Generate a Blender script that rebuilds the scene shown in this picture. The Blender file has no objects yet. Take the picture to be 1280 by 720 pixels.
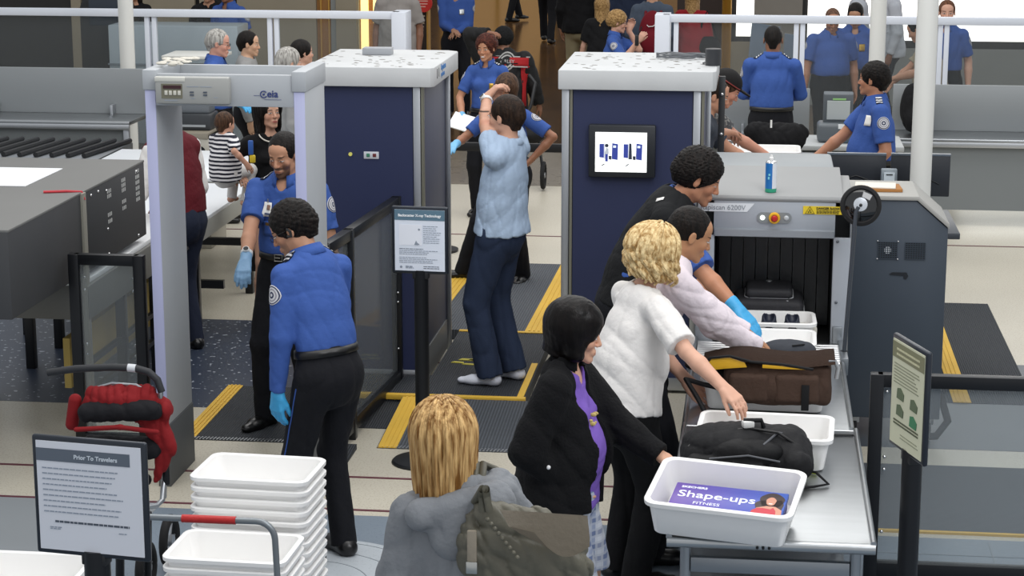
import bpy, bmesh, math, random, time
import numpy as np
from mathutils import Vector, Matrix, noise as mnoise
from mathutils.bvhtree import BVHTree
C = bpy.context.scene.collection
random.seed(7)
PI = math.pi
# ---------------------------------------------------------------- camera frame (f in px of a 1280x720 frame)
FPX, PITCH, YAW, CAMH = 2550.0, math.radians(12.39), math.radians(6.88), 3.4
def ray(px, py):
    x = (px-640)/FPX; u = (360-py)/FPX
    fw = math.cos(PITCH)+u*math.sin(PITCH); up = -math.sin(PITCH)+u*math.cos(PITCH)
    return Vector((x*math.cos(YAW)-fw*math.sin(YAW), x*math.sin(YAW)+fw*math.cos(YAW), up))
def atz(px, py, z=0.0):
    r = ray(px, py); t = (z-CAMH)/r.z
    return Vector((r.x*t, r.y*t, z))
def aty(px, py, y):
    r = ray(px, py); t = y/r.y
    return Vector((r.x*t, y, CAMH+r.z*t))
# ---------------------------------------------------------------- materials
MATS = {}
def N(nt, typ, **kw):
    n = nt.nodes.new(typ)
    for k, v in kw.items(): setattr(n, k, v)
    return n
def srgb(h):
    if isinstance(h, str):
        h = h.lstrip('#'); v = [int(h[i:i+2], 16)/255 for i in (0, 2, 4)]
    else: v = [c/255 for c in h]
    return tuple(c/12.92 if c <= .04045 else ((c+.055)/1.055)**2.4 for c in v)
def mat(name, col, rough=.5, metal=0., bump=None, var=0., spec=.5, alpha=None, emit=None, coat=0., stretch=None, sheen=0., trans=0.):
    if name in MATS: return MATS[name]
    c = srgb(col) if isinstance(col, (str,)) or max(col) > 1.001 else tuple(col)
    m = bpy.data.materials.new(name); m.use_nodes = True; nt = m.node_tree
    b = nt.nodes['Principled BSDF']
    b.inputs['Base Color'].default_value = (*c, 1); b.inputs['Roughness'].default_value = rough
    b.inputs['Metallic'].default_value = metal; b.inputs['Specular IOR Level'].default_value = spec
    b.inputs['Coat Weight'].default_value = coat; b.inputs['Sheen Weight'].default_value = sheen
    if trans: b.inputs['Transmission Weight'].default_value = trans
    if alpha is not None: b.inputs['Alpha'].default_value = alpha
    if emit: b.inputs['Emission Color'].default_value = (*c, 1); b.inputs['Emission Strength'].default_value = emit
    if bump or var:
        tc = N(nt, 'ShaderNodeTexCoord'); mp = N(nt, 'ShaderNodeMapping')
        nt.links.new(tc.outputs['Object'], mp.inputs[0])
        if stretch: mp.inputs['Scale'].default_value = stretch
    if var:
        nz = N(nt, 'ShaderNodeTexNoise'); nz.inputs['Scale'].default_value = 3.5; nz.inputs['Detail'].default_value = 6
        nt.links.new(mp.outputs[0], nz.inputs['Vector'])
        mx = N(nt, 'ShaderNodeMix', data_type='RGBA')
        mx.inputs[6].default_value = (*[max(0, x*(1-var)) for x in c], 1); mx.inputs[7].default_value = (*[min(1, x*(1+var)) for x in c], 1)
        nt.links.new(nz.outputs[0], mx.inputs[0]); nt.links.new(mx.outputs[2], b.inputs['Base Color'])
    if bump:
        nb = N(nt, 'ShaderNodeTexNoise'); nb.inputs['Scale'].default_value = bump[0]; nb.inputs['Detail'].default_value = 4
        nt.links.new(mp.outputs[0], nb.inputs['Vector'])
        bp = N(nt, 'ShaderNodeBump'); bp.inputs['Strength'].default_value = bump[1]; bp.inputs['Distance'].default_value = .01
        nt.links.new(nb.outputs[0], bp.inputs['Height']); nt.links.new(bp.outputs[0], b.inputs['Normal'])
    MATS[name] = m
    return m
def glassm(name, col=(1, 1, 1), rough=.02, alpha=.15):
    """thin pane: mostly transparent with a glossy reflection"""
    if name in MATS: return MATS[name]
    m = bpy.data.materials.new(name); m.use_nodes = True; nt = m.node_tree; nt.nodes.clear()
    o = N(nt, 'ShaderNodeOutputMaterial'); mix = N(nt, 'ShaderNodeMixShader')
    tr = N(nt, 'ShaderNodeBsdfTransparent'); tr.inputs[0].default_value = (*col, 1)
    gl = N(nt, 'ShaderNodeBsdfPrincipled'); gl.inputs['Base Color'].default_value = (.6, .63, .65, 1); gl.inputs['Roughness'].default_value = rough
    mix.inputs[0].default_value = alpha
    nt.links.new(tr.outputs[0], mix.inputs[1]); nt.links.new(gl.outputs[0], mix.inputs[2]); nt.links.new(mix.outputs[0], o.inputs[0])
    MATS[name] = m
    return m
# ---------------------------------------------------------------- object helpers
def root(name, loc, label, cat, group=None, rz=0.):
    o = bpy.data.objects.new(name, None); C.objects.link(o); o.empty_display_size = .1
    o.location = loc; o.rotation_euler = (0, 0, rz); o['label'] = label; o['category'] = cat
    if group: o['group'] = group
    return o
def tag(o, label, cat, group=None):
    o['label'] = label; o['category'] = cat
    if group: o['group'] = group
    return o
class MB:
    """collects shapes with a material slot each and links them as one mesh object"""
    def __init__(s): s.bm = bmesh.new(); s.mats = []
    def mi(s, m):
        if m not in s.mats: s.mats.append(m)
        return s.mats.index(m)
    def _fin(s, geom_faces, m, smooth=False):
        i = s.mi(m)
        for f in geom_faces: f.material_index = i; f.smooth = smooth
    def box(s, lo, hi, m, bev=0., rz=0., mtx=None, seg=2):
        lo = Vector(lo); hi = Vector(hi); c = (lo+hi)/2; d = hi-lo
        M = Matrix.Translation(c) @ Matrix.Rotation(rz, 4, 'Z') @ Matrix.Diagonal((d.x, d.y, d.z, 1))
        t = bmesh.new(); bmesh.ops.create_cube(t, size=1, matrix=M)
        if bev: bmesh.ops.bevel(t, geom=t.edges[:], offset=bev, segments=seg, affect='EDGES', profile=.5)
        if mtx: bmesh.ops.transform(t, matrix=mtx, verts=t.verts)
        s.merge(t, m, bev > 0)
        return s
    def merge(s, t, m, smooth=False, keep=False):
        i = s.mi(m)
        for f in t.faces:
            if not keep: f.material_index = i
            f.smooth = smooth
        me = bpy.data.meshes.new('tmp'); t.to_mesh(me); t.free(); s.bm.from_mesh(me); bpy.data.meshes.remove(me)
    def prism(s, pts, axis, a, b, m, bev=0.):
        """2D outline pts extruded along axis ('x','y','z') from a to b"""
        t = bmesh.new()
        def v3(p, w):
            return {'x': (w, p[0], p[1]), 'y': (p[0], w, p[1]), 'z': (p[0], p[1], w)}[axis]
        v0 = [t.verts.new(v3(p, a)) for p in pts]; v1 = [t.verts.new(v3(p, b)) for p in pts]
        t.faces.new(v0); t.faces.new(v1[::-1]); n = len(pts)
        for i in range(n): t.faces.new((v0[i], v1[i], v1[(i+1) % n], v0[(i+1) % n]))
        bmesh.ops.recalc_face_normals(t, faces=t.faces)
        if bev: bmesh.ops.bevel(t, geom=t.edges[:], offset=bev, segments=2, affect='EDGES', profile=.5)
        s.merge(t, m, bev > 0); return s
    def cyl(s, a, b, r, m, r2=None, n=20, caps=True, smooth=True):
        a = Vector(a); b = Vector(b); d = b-a; r2 = r if r2 is None else r2
        q = d.to_track_quat('Z', 'Y').to_matrix().to_4x4()
        t = bmesh.new(); bmesh.ops.create_cone(t, cap_ends=caps, segments=n, radius1=r, radius2=r2, depth=d.length, matrix=Matrix.Translation((a+b)/2) @ q)
        i = s.mi(m)
        s.merge(t, m, smooth); return s
    def tube(s, pts, r, m, n=10, closed=False, rs=None):
        pts = [Vector(p) for p in pts]; t = bmesh.new(); rings = []; k = len(pts)
        prev = None
        for i, p in enumerate(pts):
            a = pts[(i-1) % k] if (i > 0 or closed) else p; b = pts[(i+1) % k] if (i < k-1 or closed) else p
            d = (b-a).normalized()
            if prev is None:
                u = d.orthogonal().normalized()
            else:
                u = (prev-d*prev.dot(d))
                u = u.normalized() if u.length > 1e-6 else d.orthogonal().normalized()
            prev = u; w = d.cross(u); rr = rs[i] if rs else r
            rings.append([t.verts.new(p+(u*math.cos(2*PI*j/n)+w*math.sin(2*PI*j/n))*rr) for j in range(n)])
        for i in range(k-1 if not closed else k):
            A = rings[i]; B = rings[(i+1) % k]
            for j in range(n): t.faces.new((A[j], A[(j+1) % n], B[(j+1) % n], B[j]))
        if not closed: t.faces.new(rings[0][::-1]); t.faces.new(rings[-1])
        bmesh.ops.recalc_face_normals(t, faces=t.faces)
        s.merge(t, m, True); return s
    def ball(s, c, r, m, sc=(1, 1, 1), n=16, mtx=None):
        t = bmesh.new(); M = Matrix.Translation(c) @ (mtx or Matrix.Identity(4)) @ Matrix.Diagonal((*sc, 1))
        bmesh.ops.create_uvsphere(t, u_segments=n, v_segments=max(6, n//2), radius=r, matrix=M); s.merge(t, m, True); return s
    def lathe(s, prof, c, m, n=28, axis=None):
        t = bmesh.new(); c = Vector(c); Mx = Matrix.Translation(c) @ (axis or Matrix.Identity(4)); rings = []
        for r, z in prof: rings.append([t.verts.new(Mx @ Vector((r*math.cos(2*PI*j/n), r*math.sin(2*PI*j/n), z))) for j in range(n)])
        for i in range(len(prof)-1):
            for j in range(n): t.faces.new((rings[i][j], rings[i][(j+1) % n], rings[i+1][(j+1) % n], rings[i+1][j]))
        bmesh.ops.remove_doubles(t, verts=t.verts, dist=1e-5); bmesh.ops.recalc_face_normals(t, faces=t.faces)
        s.merge(t, m, True); return s
    def quad(s, pts, m, th=0.):
        t = bmesh.new(); f = t.faces.new([t.verts.new(p) for p in pts])
        if th:
            f.normal_update(); nrm = f.normal.copy()
            r = bmesh.ops.extrude_face_region(t, geom=[f]); bmesh.ops.translate(t, verts=[v for v in r['geom'] if isinstance(v, bmesh.types.BMVert)], vec=nrm*th)
            bmesh.ops.recalc_face_normals(t, faces=t.faces)
        s.merge(t, m); return s
    def xf(s, M):
        bmesh.ops.transform(s.bm, matrix=M, verts=s.bm.verts); return s
    def build(s, name, parent=None, loc=None):
        me = bpy.data.meshes.new(name); s.bm.to_mesh(me); s.bm.free()
        for m in s.mats: me.materials.append(m)
        try: me.set_sharp_from_angle(angle=math.radians(38))
        except Exception: pass
        o = bpy.data.objects.new(name, me); C.objects.link(o)
        if parent: o.parent = parent
        if loc: o.location = loc
        return o
def struct(name, mb, parent=None):
    o = mb.build(name, parent); o['kind'] = 'structure'; return o
def clone(o, loc=None, label=None, group=None, rz=None, parent=None):
    c = o.copy(); C.objects.link(c); c.parent = parent
    if loc is not None: c.location = loc
    if rz is not None: c.rotation_euler = (0, 0, rz)
    if label: c['label'] = label
    if group: c['group'] = group
    for ch in list(o.children): clone(ch, parent=c)
    return c
_fc = {}
def text(s, size, m, M, parent=None, name='lettering', th=.0008, align='LEFT', bold=0.):
    cu = bpy.data.curves.new('t', 'FONT'); cu.body = s; cu.size = size; cu.extrude = th; cu.align_x = align; cu.offset = bold; cu.resolution_u = 3
    ob = bpy.data.objects.new('t', cu); C.objects.link(ob); dg = bpy.context.evaluated_depsgraph_get()
    me = bpy.data.meshes.new_from_object(ob.evaluated_get(dg)); bpy.data.objects.remove(ob); bpy.data.curves.remove(cu)
    me.materials.clear(); me.materials.append(m); me.transform(M)
    o = bpy.data.objects.new(name, me); C.objects.link(o)
    if parent: o.parent = parent
    return o
def wall_mtx(p, right, up):
    """text/decal frame: x=right, y=up, z=out"""
    r = Vector(right).normalized(); u = Vector(up).normalized(); n = r.cross(u)
    M = Matrix((r, u, n)).transposed().to_4x4(); M.translation = Vector(p); return M
# ---------------------------------------------------------------- signed-distance modelling (smooth blends, one surface)
def V(*a): return np.array(a, float)
def nrm(v): return v/ (np.linalg.norm(v)+1e-12)
class Rc:      # tapered capsule; q squashes along axis e
    def __init__(s, a, b, ra, rb, k=.02, e=None, q=1., cut=None, sub=False):
        s.a = np.array(a, float); s.b = np.array(b, float); s.ra, s.rb, s.k, s.q, s.sub = ra, rb, k, q, sub
        s.e = None if e is None else nrm(np.array(e, float)); s.cut = cut
    def box(s):
        m = max(s.ra, s.rb)
        return np.minimum(s.a, s.b)-m, np.maximum(s.a, s.b)+m
    def d(s, P):
        ba = s.b-s.a; pa = P-s.a; L = ba@ba
        t = np.clip(pa@ba/(L+1e-12), 0, 1); v = pa-t[:, None]*ba
        if s.e is not None:
            v = v+np.outer(v@s.e*(1/s.q-1), s.e)
        d = (np.sqrt((v*v).sum(1))-(s.ra+(s.rb-s.ra)*t))*(s.q if s.e is not None else 1)
        if s.cut is not None:
            for (c, n) in s.cut: d = np.maximum(d, (P-c)@n)
        return d
class El:      # ellipsoid, axes = 3 rows
    def __init__(s, c, r, ax=None, k=.02, sub=False, cut=None):
        s.c = np.array(c, float); s.r = np.array(r, float); s.ax = np.eye(3) if ax is None else np.array(ax); s.k = k; s.sub = sub; s.cut = cut
    def box(s):
        m = s.r.max(); return s.c-m, s.c+m
    def d(s, P):
        q = (P-s.c)@s.ax.T; k0 = np.sqrt(((q/s.r)**2).sum(1)); k1 = np.sqrt(((q/s.r**2)**2).sum(1))+1e-9
        d = k0*(k0-1)/k1
        if s.cut is not None:
            for (c, n) in s.cut: d = np.maximum(d, (P-c)@n)
        return d
class Bx:      # rounded box, axes rows
    def __init__(s, c, h, ax=None, r=.01, k=.01, sub=False):
        s.c = np.array(c, float); s.h = np.array(h, float)-r; s.ax = np.eye(3) if ax is None else np.array(ax); s.r = r; s.k = k; s.sub = sub; s.cut = None
    def box(s):
        m = np.linalg.norm(s.h)+s.r; return s.c-m, s.c+m
    def d(s, P):
        q = np.abs((P-s.c)@s.ax.T)-s.h
        return np.sqrt((np.maximum(q, 0)**2).sum(1))+np.minimum(q.max(1), 0)-s.r
def field(prims, P, marg, disp=None, planes=None):
    D = np.full(len(P), .3)
    for p in prims:
        lo, hi = p.box(); mg = marg+p.k
        m = np.all((P > lo-mg) & (P < hi+mg), axis=1)
        if not m.any(): continue
        d = p.d(P[m]); a = D[m]; k = p.k
        if p.sub:
            d = -d; h = np.clip(.5+.5*(d-a)/k, 0, 1); D[m] = a+(d-a)*h+k*h*(1-h)
        else:
            h = np.clip(.5+.5*(a-d)/k, 0, 1); D[m] = a+(d-a)*h-k*h*(1-h)
    if disp is not None: D = D+disp(P)
    if planes:
        for c, n in planes: D = np.maximum(D, (P-c)@n)
    return D
def sdf_mesh(prims, h, disp=None, planes=None, pad=.03):
    los = []; his = []
    for p in prims:
        if p.sub: continue
        a, b = p.box(); los.append(a); his.append(b)
    lo = np.min(los, 0)-pad; hi = np.max(his, 0)+pad; B = 8
    nb = np.ceil((hi-lo)/(h*B)).astype(int)+1; n = nb*B+1
    D = np.full(n, 1., np.float32)
    marg = B*h*.9+.02
    g = np.stack(np.meshgrid(*[np.arange(x) for x in nb], indexing='ij'), -1).reshape(-1, 3)
    cen = lo+(g+.5)*B*h; dc = field(prims, cen, marg, None, planes)
    act = np.abs(dc) < B*h*.9+.025
    P32 = True
    for (i, j, k) in g[dc < -(B*h*.9+.025)]:
        D[i*B:i*B+B+1, j*B:j*B+B+1, k*B:k*B+B+1] = -1
    ga = g[act]
    off = np.stack(np.meshgrid(*[np.arange(B+1)]*3, indexing='ij'), -1).reshape(-1, 3)
    bl = np.array([p.box()[0]-.02-p.k for p in prims]); bh = np.array([p.box()[1]+.02+p.k for p in prims])
    for G in ga:
        o_ = lo+G*B*h; rel = np.nonzero(np.all((bl < o_+B*h) & (bh > o_), axis=1))[0]; pts = o_+off*h; a_ = np.full(len(pts), .3)
        for q in rel:
            p = prims[q]; d = p.d(pts); k = p.k
            if p.sub: d = -d; hh = np.clip(.5+.5*(d-a_)/k, 0, 1); a_ = a_+(d-a_)*hh+k*hh*(1-hh)
            else: hh = np.clip(.5+.5*(a_-d)/k, 0, 1); a_ = a_+(d-a_)*hh-k*hh*(1-hh)
        if disp is not None: a_ = a_+disp(pts)
        if planes:
            for c, n_ in planes: a_ = np.maximum(a_, (pts-c)@n_)
        D[G[0]*B:G[0]*B+B+1, G[1]*B:G[1]*B+B+1, G[2]*B:G[2]*B+B+1] = a_.reshape(B+1, B+1, B+1)
    D[0] = D[-1] = 1; D[:, 0] = D[:, -1] = 1; D[:, :, 0] = D[:, :, -1] = 1
    S = D < 0; cells = []; pos = []; quads = []
    nc = n
    st = np.array([nc[1]*nc[2], nc[2], 1])
    for ax in range(3):
        sl0 = [slice(None)]*3; sl1 = [slice(None)]*3; sl0[ax] = slice(0, -1); sl1[ax] = slice(1, None)
        I = np.argwhere(S[tuple(sl0)] != S[tuple(sl1)])
        if len(I) == 0: continue
        J = I.copy(); J[:, ax] += 1
        a = D[I[:, 0], I[:, 1], I[:, 2]]; b = D[J[:, 0], J[:, 1], J[:, 2]]
        t = a/(a-b); X = lo+I*h; X[:, ax] += t*h
        u, v = [(1, 2), (2, 0), (0, 1)][ax]
        base = I@st; c4 = [base, base-st[u], base-st[u]-st[v], base-st[v]]
        for c in c4: cells.append(c); pos.append(X)
        q = np.stack(c4, 1); fl = a < 0
        q[~fl] = q[~fl][:, ::-1]; quads.append(q)
    cells = np.concatenate(cells); pos = np.concatenate(pos); quads = np.concatenate(quads)
    uq, inv = np.unique(cells, return_inverse=True); cnt = np.bincount(inv)
    vs = np.stack([np.bincount(inv, pos[:, i])/cnt for i in range(3)], 1)
    return vs, np.searchsorted(uq, quads)
def np_obj(name, vs, qs, mats, parent=None, attrs=None, extra=None, fmat=None, origin=(0, 0, 0)):
    """extra: list of (verts, faces(list), matindex)"""
    vs = vs-np.array(origin)
    me = bpy.data.meshes.new(name); nv = len(vs); nq = len(qs)
    me.vertices.add(nv); me.vertices.foreach_set('co', vs.astype(np.float32).ravel())
    me.loops.add(nq*4); me.loops.foreach_set('vertex_index', qs.astype(np.int32).ravel())
    me.polygons.add(nq); me.polygons.foreach_set('loop_start', np.arange(0, nq*4, 4, dtype=np.int32))
    if fmat is not None: me.polygons.foreach_set('material_index', fmat.astype(np.int32))
    me.polygons.foreach_set('use_smooth', np.ones(nq, bool))
    me.update(calc_edges=True); me.validate()
    if attrs:
        for k, a in attrs.items():
            at = me.attributes.new(k, 'FLOAT_VECTOR', 'POINT'); at.data.foreach_set('vector', a.astype(np.float32).ravel())
    for m in mats: me.materials.append(m)
    o = bpy.data.objects.new(name, me); C.objects.link(o)
    if parent: o.parent = parent
    return o
def wrinkle(amp, scale=14., seed=0, stretch=(1, 1, .45)):
    rs = np.random.RandomState(seed); K = rs.randn(7, 3)*scale*np.array(stretch); K2 = rs.randn(7, 3)*scale*.5; ph = rs.rand(7)*6.28; A = np.array([1, .8, .7, .6, .5, .45, .4])
    def f(P):
        o = np.zeros(len(P))
        for i in range(7): o += A[i]*(1.9*(1-np.abs(np.sin(P@K[i]+ph[i]+1.3*np.sin(P@K2[i]))))**2.6-.45)
        return o*amp/2.5
    return f
# ---------------------------------------------------------------- people
def skin_mat(key, base, lip=None, brow='#1a120e', stub=0., teeth=False, lid=1.):
    if key in MATS: return MATS[key]
    base = srgb(base); lip = srgb(lip) if lip else (base[0]*.80, base[1]*.58, base[2]*.58); brow = srgb(brow)
    m = bpy.data.materials.new(key); m.use_nodes = True; nt = m.node_tree; L = nt.links.new
    b = nt.nodes['Principled BSDF']; b.inputs['Roughness'].default_value = .48; b.inputs['Specular IOR Level'].default_value = .4
    b.inputs['Subsurface Weight'].default_value = 0.0
    at = N(nt, 'ShaderNodeAttribute', attribute_name='hp'); sp = N(nt, 'ShaderNodeSeparateXYZ'); L(at.outputs['Vector'], sp.inputs[0])
    ab = N(nt, 'ShaderNodeMath', operation='ABSOLUTE'); L(sp.outputs[0], ab.inputs[0])
    fr = N(nt, 'ShaderNodeMath', operation='GREATER_THAN'); L(sp.outputs[1], fr.inputs[0]); fr.inputs[1].default_value = .04
    def ma(op, a, bb):
        n = N(nt, 'ShaderNodeMath', operation=op)
        for i, x in enumerate((a, bb)):
            if x is None: continue
            if isinstance(x, (int, float)): n.inputs[i].default_value = x
            else: L(x, n.inputs[i])
        return n.outputs[0]
    cur = [None]
    nz = N(nt, 'ShaderNodeTexNoise'); nz.inputs['Scale'].default_value = 30; tc = N(nt, 'ShaderNodeTexCoord'); L(tc.outputs['Object'], nz.inputs['Vector'])
    mx = N(nt, 'ShaderNodeMix', data_type='RGBA'); mx.inputs[6].default_value = (*[c*.92 for c in base], 1); mx.inputs[7].default_value = (*[min(1, c*1.07) for c in base], 1); L(nz.outputs[0], mx.inputs[0])
    cur[0] = mx.outputs[2]
    def layer(r0, u0, a, bb, col, st=1., soft=.35, tilt=0.):
        x = ma('DIVIDE', ma('SUBTRACT', ab.outputs[0], r0), a)
        uu = sp.outputs[2] if not tilt else ma('SUBTRACT', sp.outputs[2], ma('MULTIPLY', ma('SUBTRACT', ab.outputs[0], r0), tilt))
        y = ma('DIVIDE', ma('SUBTRACT', uu, u0), bb)
        q = ma('ADD', ma('MULTIPLY', x, x), ma('MULTIPLY', y, y))
        mr = N(nt, 'ShaderNodeMapRange'); L(q, mr.inputs[0]); mr.inputs[1].default_value = 1+soft; mr.inputs[2].default_value = 1-soft; mr.inputs[3].default_value = 0; mr.inputs[4].default_value = st
        f = ma('MULTIPLY', mr.outputs[0], fr.outputs[0])
        m2 = N(nt, 'ShaderNodeMix', data_type='RGBA'); L(f, m2.inputs[0]); L(cur[0], m2.inputs[6]); m2.inputs[7].default_value = (*col, 1); cur[0] = m2.outputs[2]
    layer(.035, -.03, .025, .02, (base[0]*1.03, base[1]*.82, base[2]*.8), .5, .8)
    if stub:
        dk = tuple(c*(.42 if stub < .7 else .16) for c in base)
        layer(.0, -.100, .07, .030, dk, stub, .5); layer(.0, -.050, .034, .008, dk, stub, .5); layer(.045, -.06, .016, .05, dk, stub*.8, .5)
        layer(.0, -.066, .028, .009, base, .6, .3)
    layer(0, -.066, .0215, .0085, lip, .9, .3)
    if teeth: layer(0, -.066, .018, .005, (.85, .83, .8), 1., .2)
    else: layer(0, -.0662, .0215, .0011, tuple(c*.35 for c in lip), .9, .5)
    layer(.010, -.040, .0035, .0022, tuple(c*.25 for c in base), .8, .4)
    layer(.0315, .0225, .0185, .0042, brow, .9, .4, tilt=.05)
    layer(.031, .0006, .0165, .0056*max(.55, lid), tuple(c*.3 for c in base), .85, .3)
    layer(.031, -.0002, .0140, .0038*lid, (.62, .60, .58), 1., .2)
    layer(.031, -.0004, .0050, .0044*lid, (.018, .010, .007), 1., .2)
    L(cur[0], b.inputs['Base Color'])
    bp = N(nt, 'ShaderNodeBump'); bp.inputs['Strength'].default_value = .12; bp.inputs['Distance'].default_value = .004; n2 = N(nt, 'ShaderNodeTexNoise'); n2.inputs['Scale'].default_value = 160
    L(tc.outputs['Object'], n2.inputs['Vector']); L(n2.outputs[0], bp.inputs['Height']); L(bp.outputs[0], b.inputs['Normal'])
    MATS[key] = m
    return m
def hairmat(key, col, col2, rough=.5, sc=70, stretch=(1, 1, .12), bst=.8):
    if key in MATS: return MATS[key]
    a = srgb(col); c = srgb(col2)
    m = bpy.data.materials.new(key); m.use_nodes = True; nt = m.node_tree; L = nt.links.new; b = nt.nodes['Principled BSDF']
    tc = N(nt, 'ShaderNodeTexCoord'); mp = N(nt, 'ShaderNodeMapping'); mp.inputs['Scale'].default_value = stretch; L(tc.outputs['Object'], mp.inputs[0])
    nz = N(nt, 'ShaderNodeTexNoise'); nz.inputs['Scale'].default_value = sc; nz.inputs['Detail'].default_value = 3; L(mp.outputs[0], nz.inputs['Vector'])
    r = N(nt, 'ShaderNodeValToRGB'); r.color_ramp.elements[0].position = .35; r.color_ramp.elements[1].position = .65
    r.color_ramp.elements[0].color = (*a, 1); r.color_ramp.elements[1].color = (*c, 1); L(nz.outputs[0], r.inputs[0]); L(r.outputs[0], b.inputs['Base Color'])
    bp = N(nt, 'ShaderNodeBump'); n3 = N(nt, 'ShaderNodeTexNoise'); n3.inputs['Scale'].default_value = sc*3.2; L(mp.outputs[0], n3.inputs['Vector']); bp.inputs['Strength'].default_value = bst; bp.inputs['Distance'].default_value = .006; L(n3.outputs[0], bp.inputs['Height']); L(bp.outputs[0], b.inputs['Normal'])
    b.inputs['Roughness'].default_value = rough; b.inputs['Specular IOR Level'].default_value = .18
    MATS[key] = m
    return m
def cloth(key, col, rough=.85, bump=(60, .25), var=.06, sheen=0.): return mat(key, col, rough, bump=bump, var=var, spec=.25, sheen=sheen)
def rot(v, ax, a):
    ax = nrm(np.array(ax, float)); v = np.array(v, float)
    return v*math.cos(a)+np.cross(ax, v)*math.sin(a)+ax*(ax@v)*(1-math.cos(a))
def ik(a, t, l1, l2, pole):
    a = np.array(a, float); t = np.array(t, float); d = t-a; L = np.linalg.norm(d); mx = (l1+l2)*.995
    if L > mx: t = a+d/L*mx; L = mx
    d = nrm(t-a); x = (l1*l1-l2*l2+L*L)/(2*L); hh = math.sqrt(max(l1*l1-x*x, 0)); p = np.array(pole, float); p = p-d*(p@d)
    return a+d*x+nrm(p)*hh, t
Z3 = V(0, 0, 1)
class Person:
    def __init__(s, label, pos, face=180, H=1.75, w=1., fem=False, lean=0, side=0, twist=0, head=(0, 0, 0), nod=0, hl=None, hr=None, el=None, er=None, fl=None, fr=None,
                 hand_l=None, hand_r=None, skin='#c79a7e', h=.008, group=None, z0=0., category='person', crouch=0, seated=None, heads=1., skinkw=None, bare=('hands', 'feet'), sw=1., upper=False, name='person', barelegs=False):
        s.barelegs = barelegs
        s.k = H/1.75; k = s.k; s.h = h; a = math.radians(face); s.w = w; s.fem = fem; s.upper = upper
        s.F = V(math.sin(a), math.cos(a), 0); s.R = V(math.cos(a), -math.sin(a), 0)
        R, F = s.R, s.F; L = lambda r, f, u: R*r*k+F*f*k+Z3*u*k
        s.L = L; le = math.radians(lean); sd = math.radians(side)
        def up(le, sd): return nrm(F*math.sin(le)+R*math.sin(sd)+Z3*math.cos(le)*math.cos(sd))
        s.pel = L(0, -.35*math.sin(le)*.45, .93-crouch); D1 = up(le*.55, sd*.5); D2 = up(le, sd); D3 = up(le*1.15, sd*1.1)
        s.D1, s.D2, s.D3 = D1, D2, D3
        s.waist = s.pel+D1*.15*k; s.chest = s.waist+D2*.15*k; s.uch = s.chest+D2*.14*k; s.neck = s.uch+D3*.095*k
        tw = math.radians(twist); s.TR = nrm(rot(R, Z3, -tw)); s.TR = nrm(s.TR-D2*(s.TR@D2)); s.TF = nrm(np.cross(D2, s.TR)); s.HF = nrm(F-D1*(F@D1)*.5)
        sh = (.148 if fem else .170)*sw
        s.S = {-1: s.uch+D2*.022*k-s.TR*sh*k, 1: s.uch+D2*.022*k+s.TR*sh*k}
        # head
        y, p, ro = [math.radians(x) for x in head]
        hf = rot(F, Z3, -y); hr_ = rot(R, Z3, -y); hu = Z3.copy(); base = math.radians(lean*.35)+p
        hf2 = hf*math.cos(base)-hu*math.sin(base); hu2 = hu*math.cos(base)+hf*math.sin(base)
        hr3 = rot(hr_, hf2, ro); hu3 = rot(hu2, hf2, ro); s.hF, s.hR, s.hU = hf2, hr3, hu3; s.hs = k*heads
        nk = nrm(D3*.6+hu3*.5+hf2*.12)
        s.hc = s.neck+nk*.145*k+hf2*.012*k
        if len(pos) == 2:      # seen head top in the frame: the figure stands where its own height puts it
            tp = s.hc+s.hU*.118*s.hs; w_ = atz(pos[0], pos[1], float(tp[2])+z0); pos = (w_.x-tp[0], w_.y-tp[1], z0)
        s.pos = np.array(pos, float); s.root = root(name, Vector(pos), label, category, group)
        s.l1, s.l2 = .285*k, .255*k; s.t1, s.t2 = .43*k, .42*k
        s.E = {}; s.W = {}
        for sg, T, pole in ((-1, hl, el), (1, hr, er)):
            if T is None: T = s.S[sg]+L(sg*.07, .04, -.52)-0*Z3
            elif len(T) == 4: T = np.array(T[:3], float)-s.pos   # world target      # world target
            else: T = L(*T)
            pl = L(sg*.5, -.8, -.3) if pole is None else L(*pole)
            s.E[sg], s.W[sg] = ik(s.S[sg], T, s.l1, s.l2, pl)
        s.hip = {sg: s.pel+R*sg*.088*k-Z3*.02*k for sg in (-1, 1)}
        s.K = {}; s.A = {}; s.toe = {}
        for sg, T in ((-1, fl), (1, fr)):
            T = (sg*.1, 0, 0, 0) if T is None else T   # r, f, u, toe-out deg
            an = L(T[0], T[1], T[2]+.085); to = math.radians((T[3] if len(T) > 3 else 0)+sg*8)
            s.K[sg], s.A[sg] = ik(s.hip[sg], an, s.t1, s.t2, F+R*sg*.12); s.toe[sg] = F*math.cos(to)+R*math.sin(to)
        s.hand = {-1: hand_l, 1: hand_r}; s.bare = bare
        s.skinm = skin_mat('skin'+skin+str(sorted((skinkw or {}).items())), skin, **(skinkw or {}))
        s.make_body()
    def hw(s, r, f, u): return s.hc+(s.hR*r+s.hF*f+s.hU*u)*s.hs
    def hax(s): return np.stack([s.hR, s.hF, s.hU])
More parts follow.
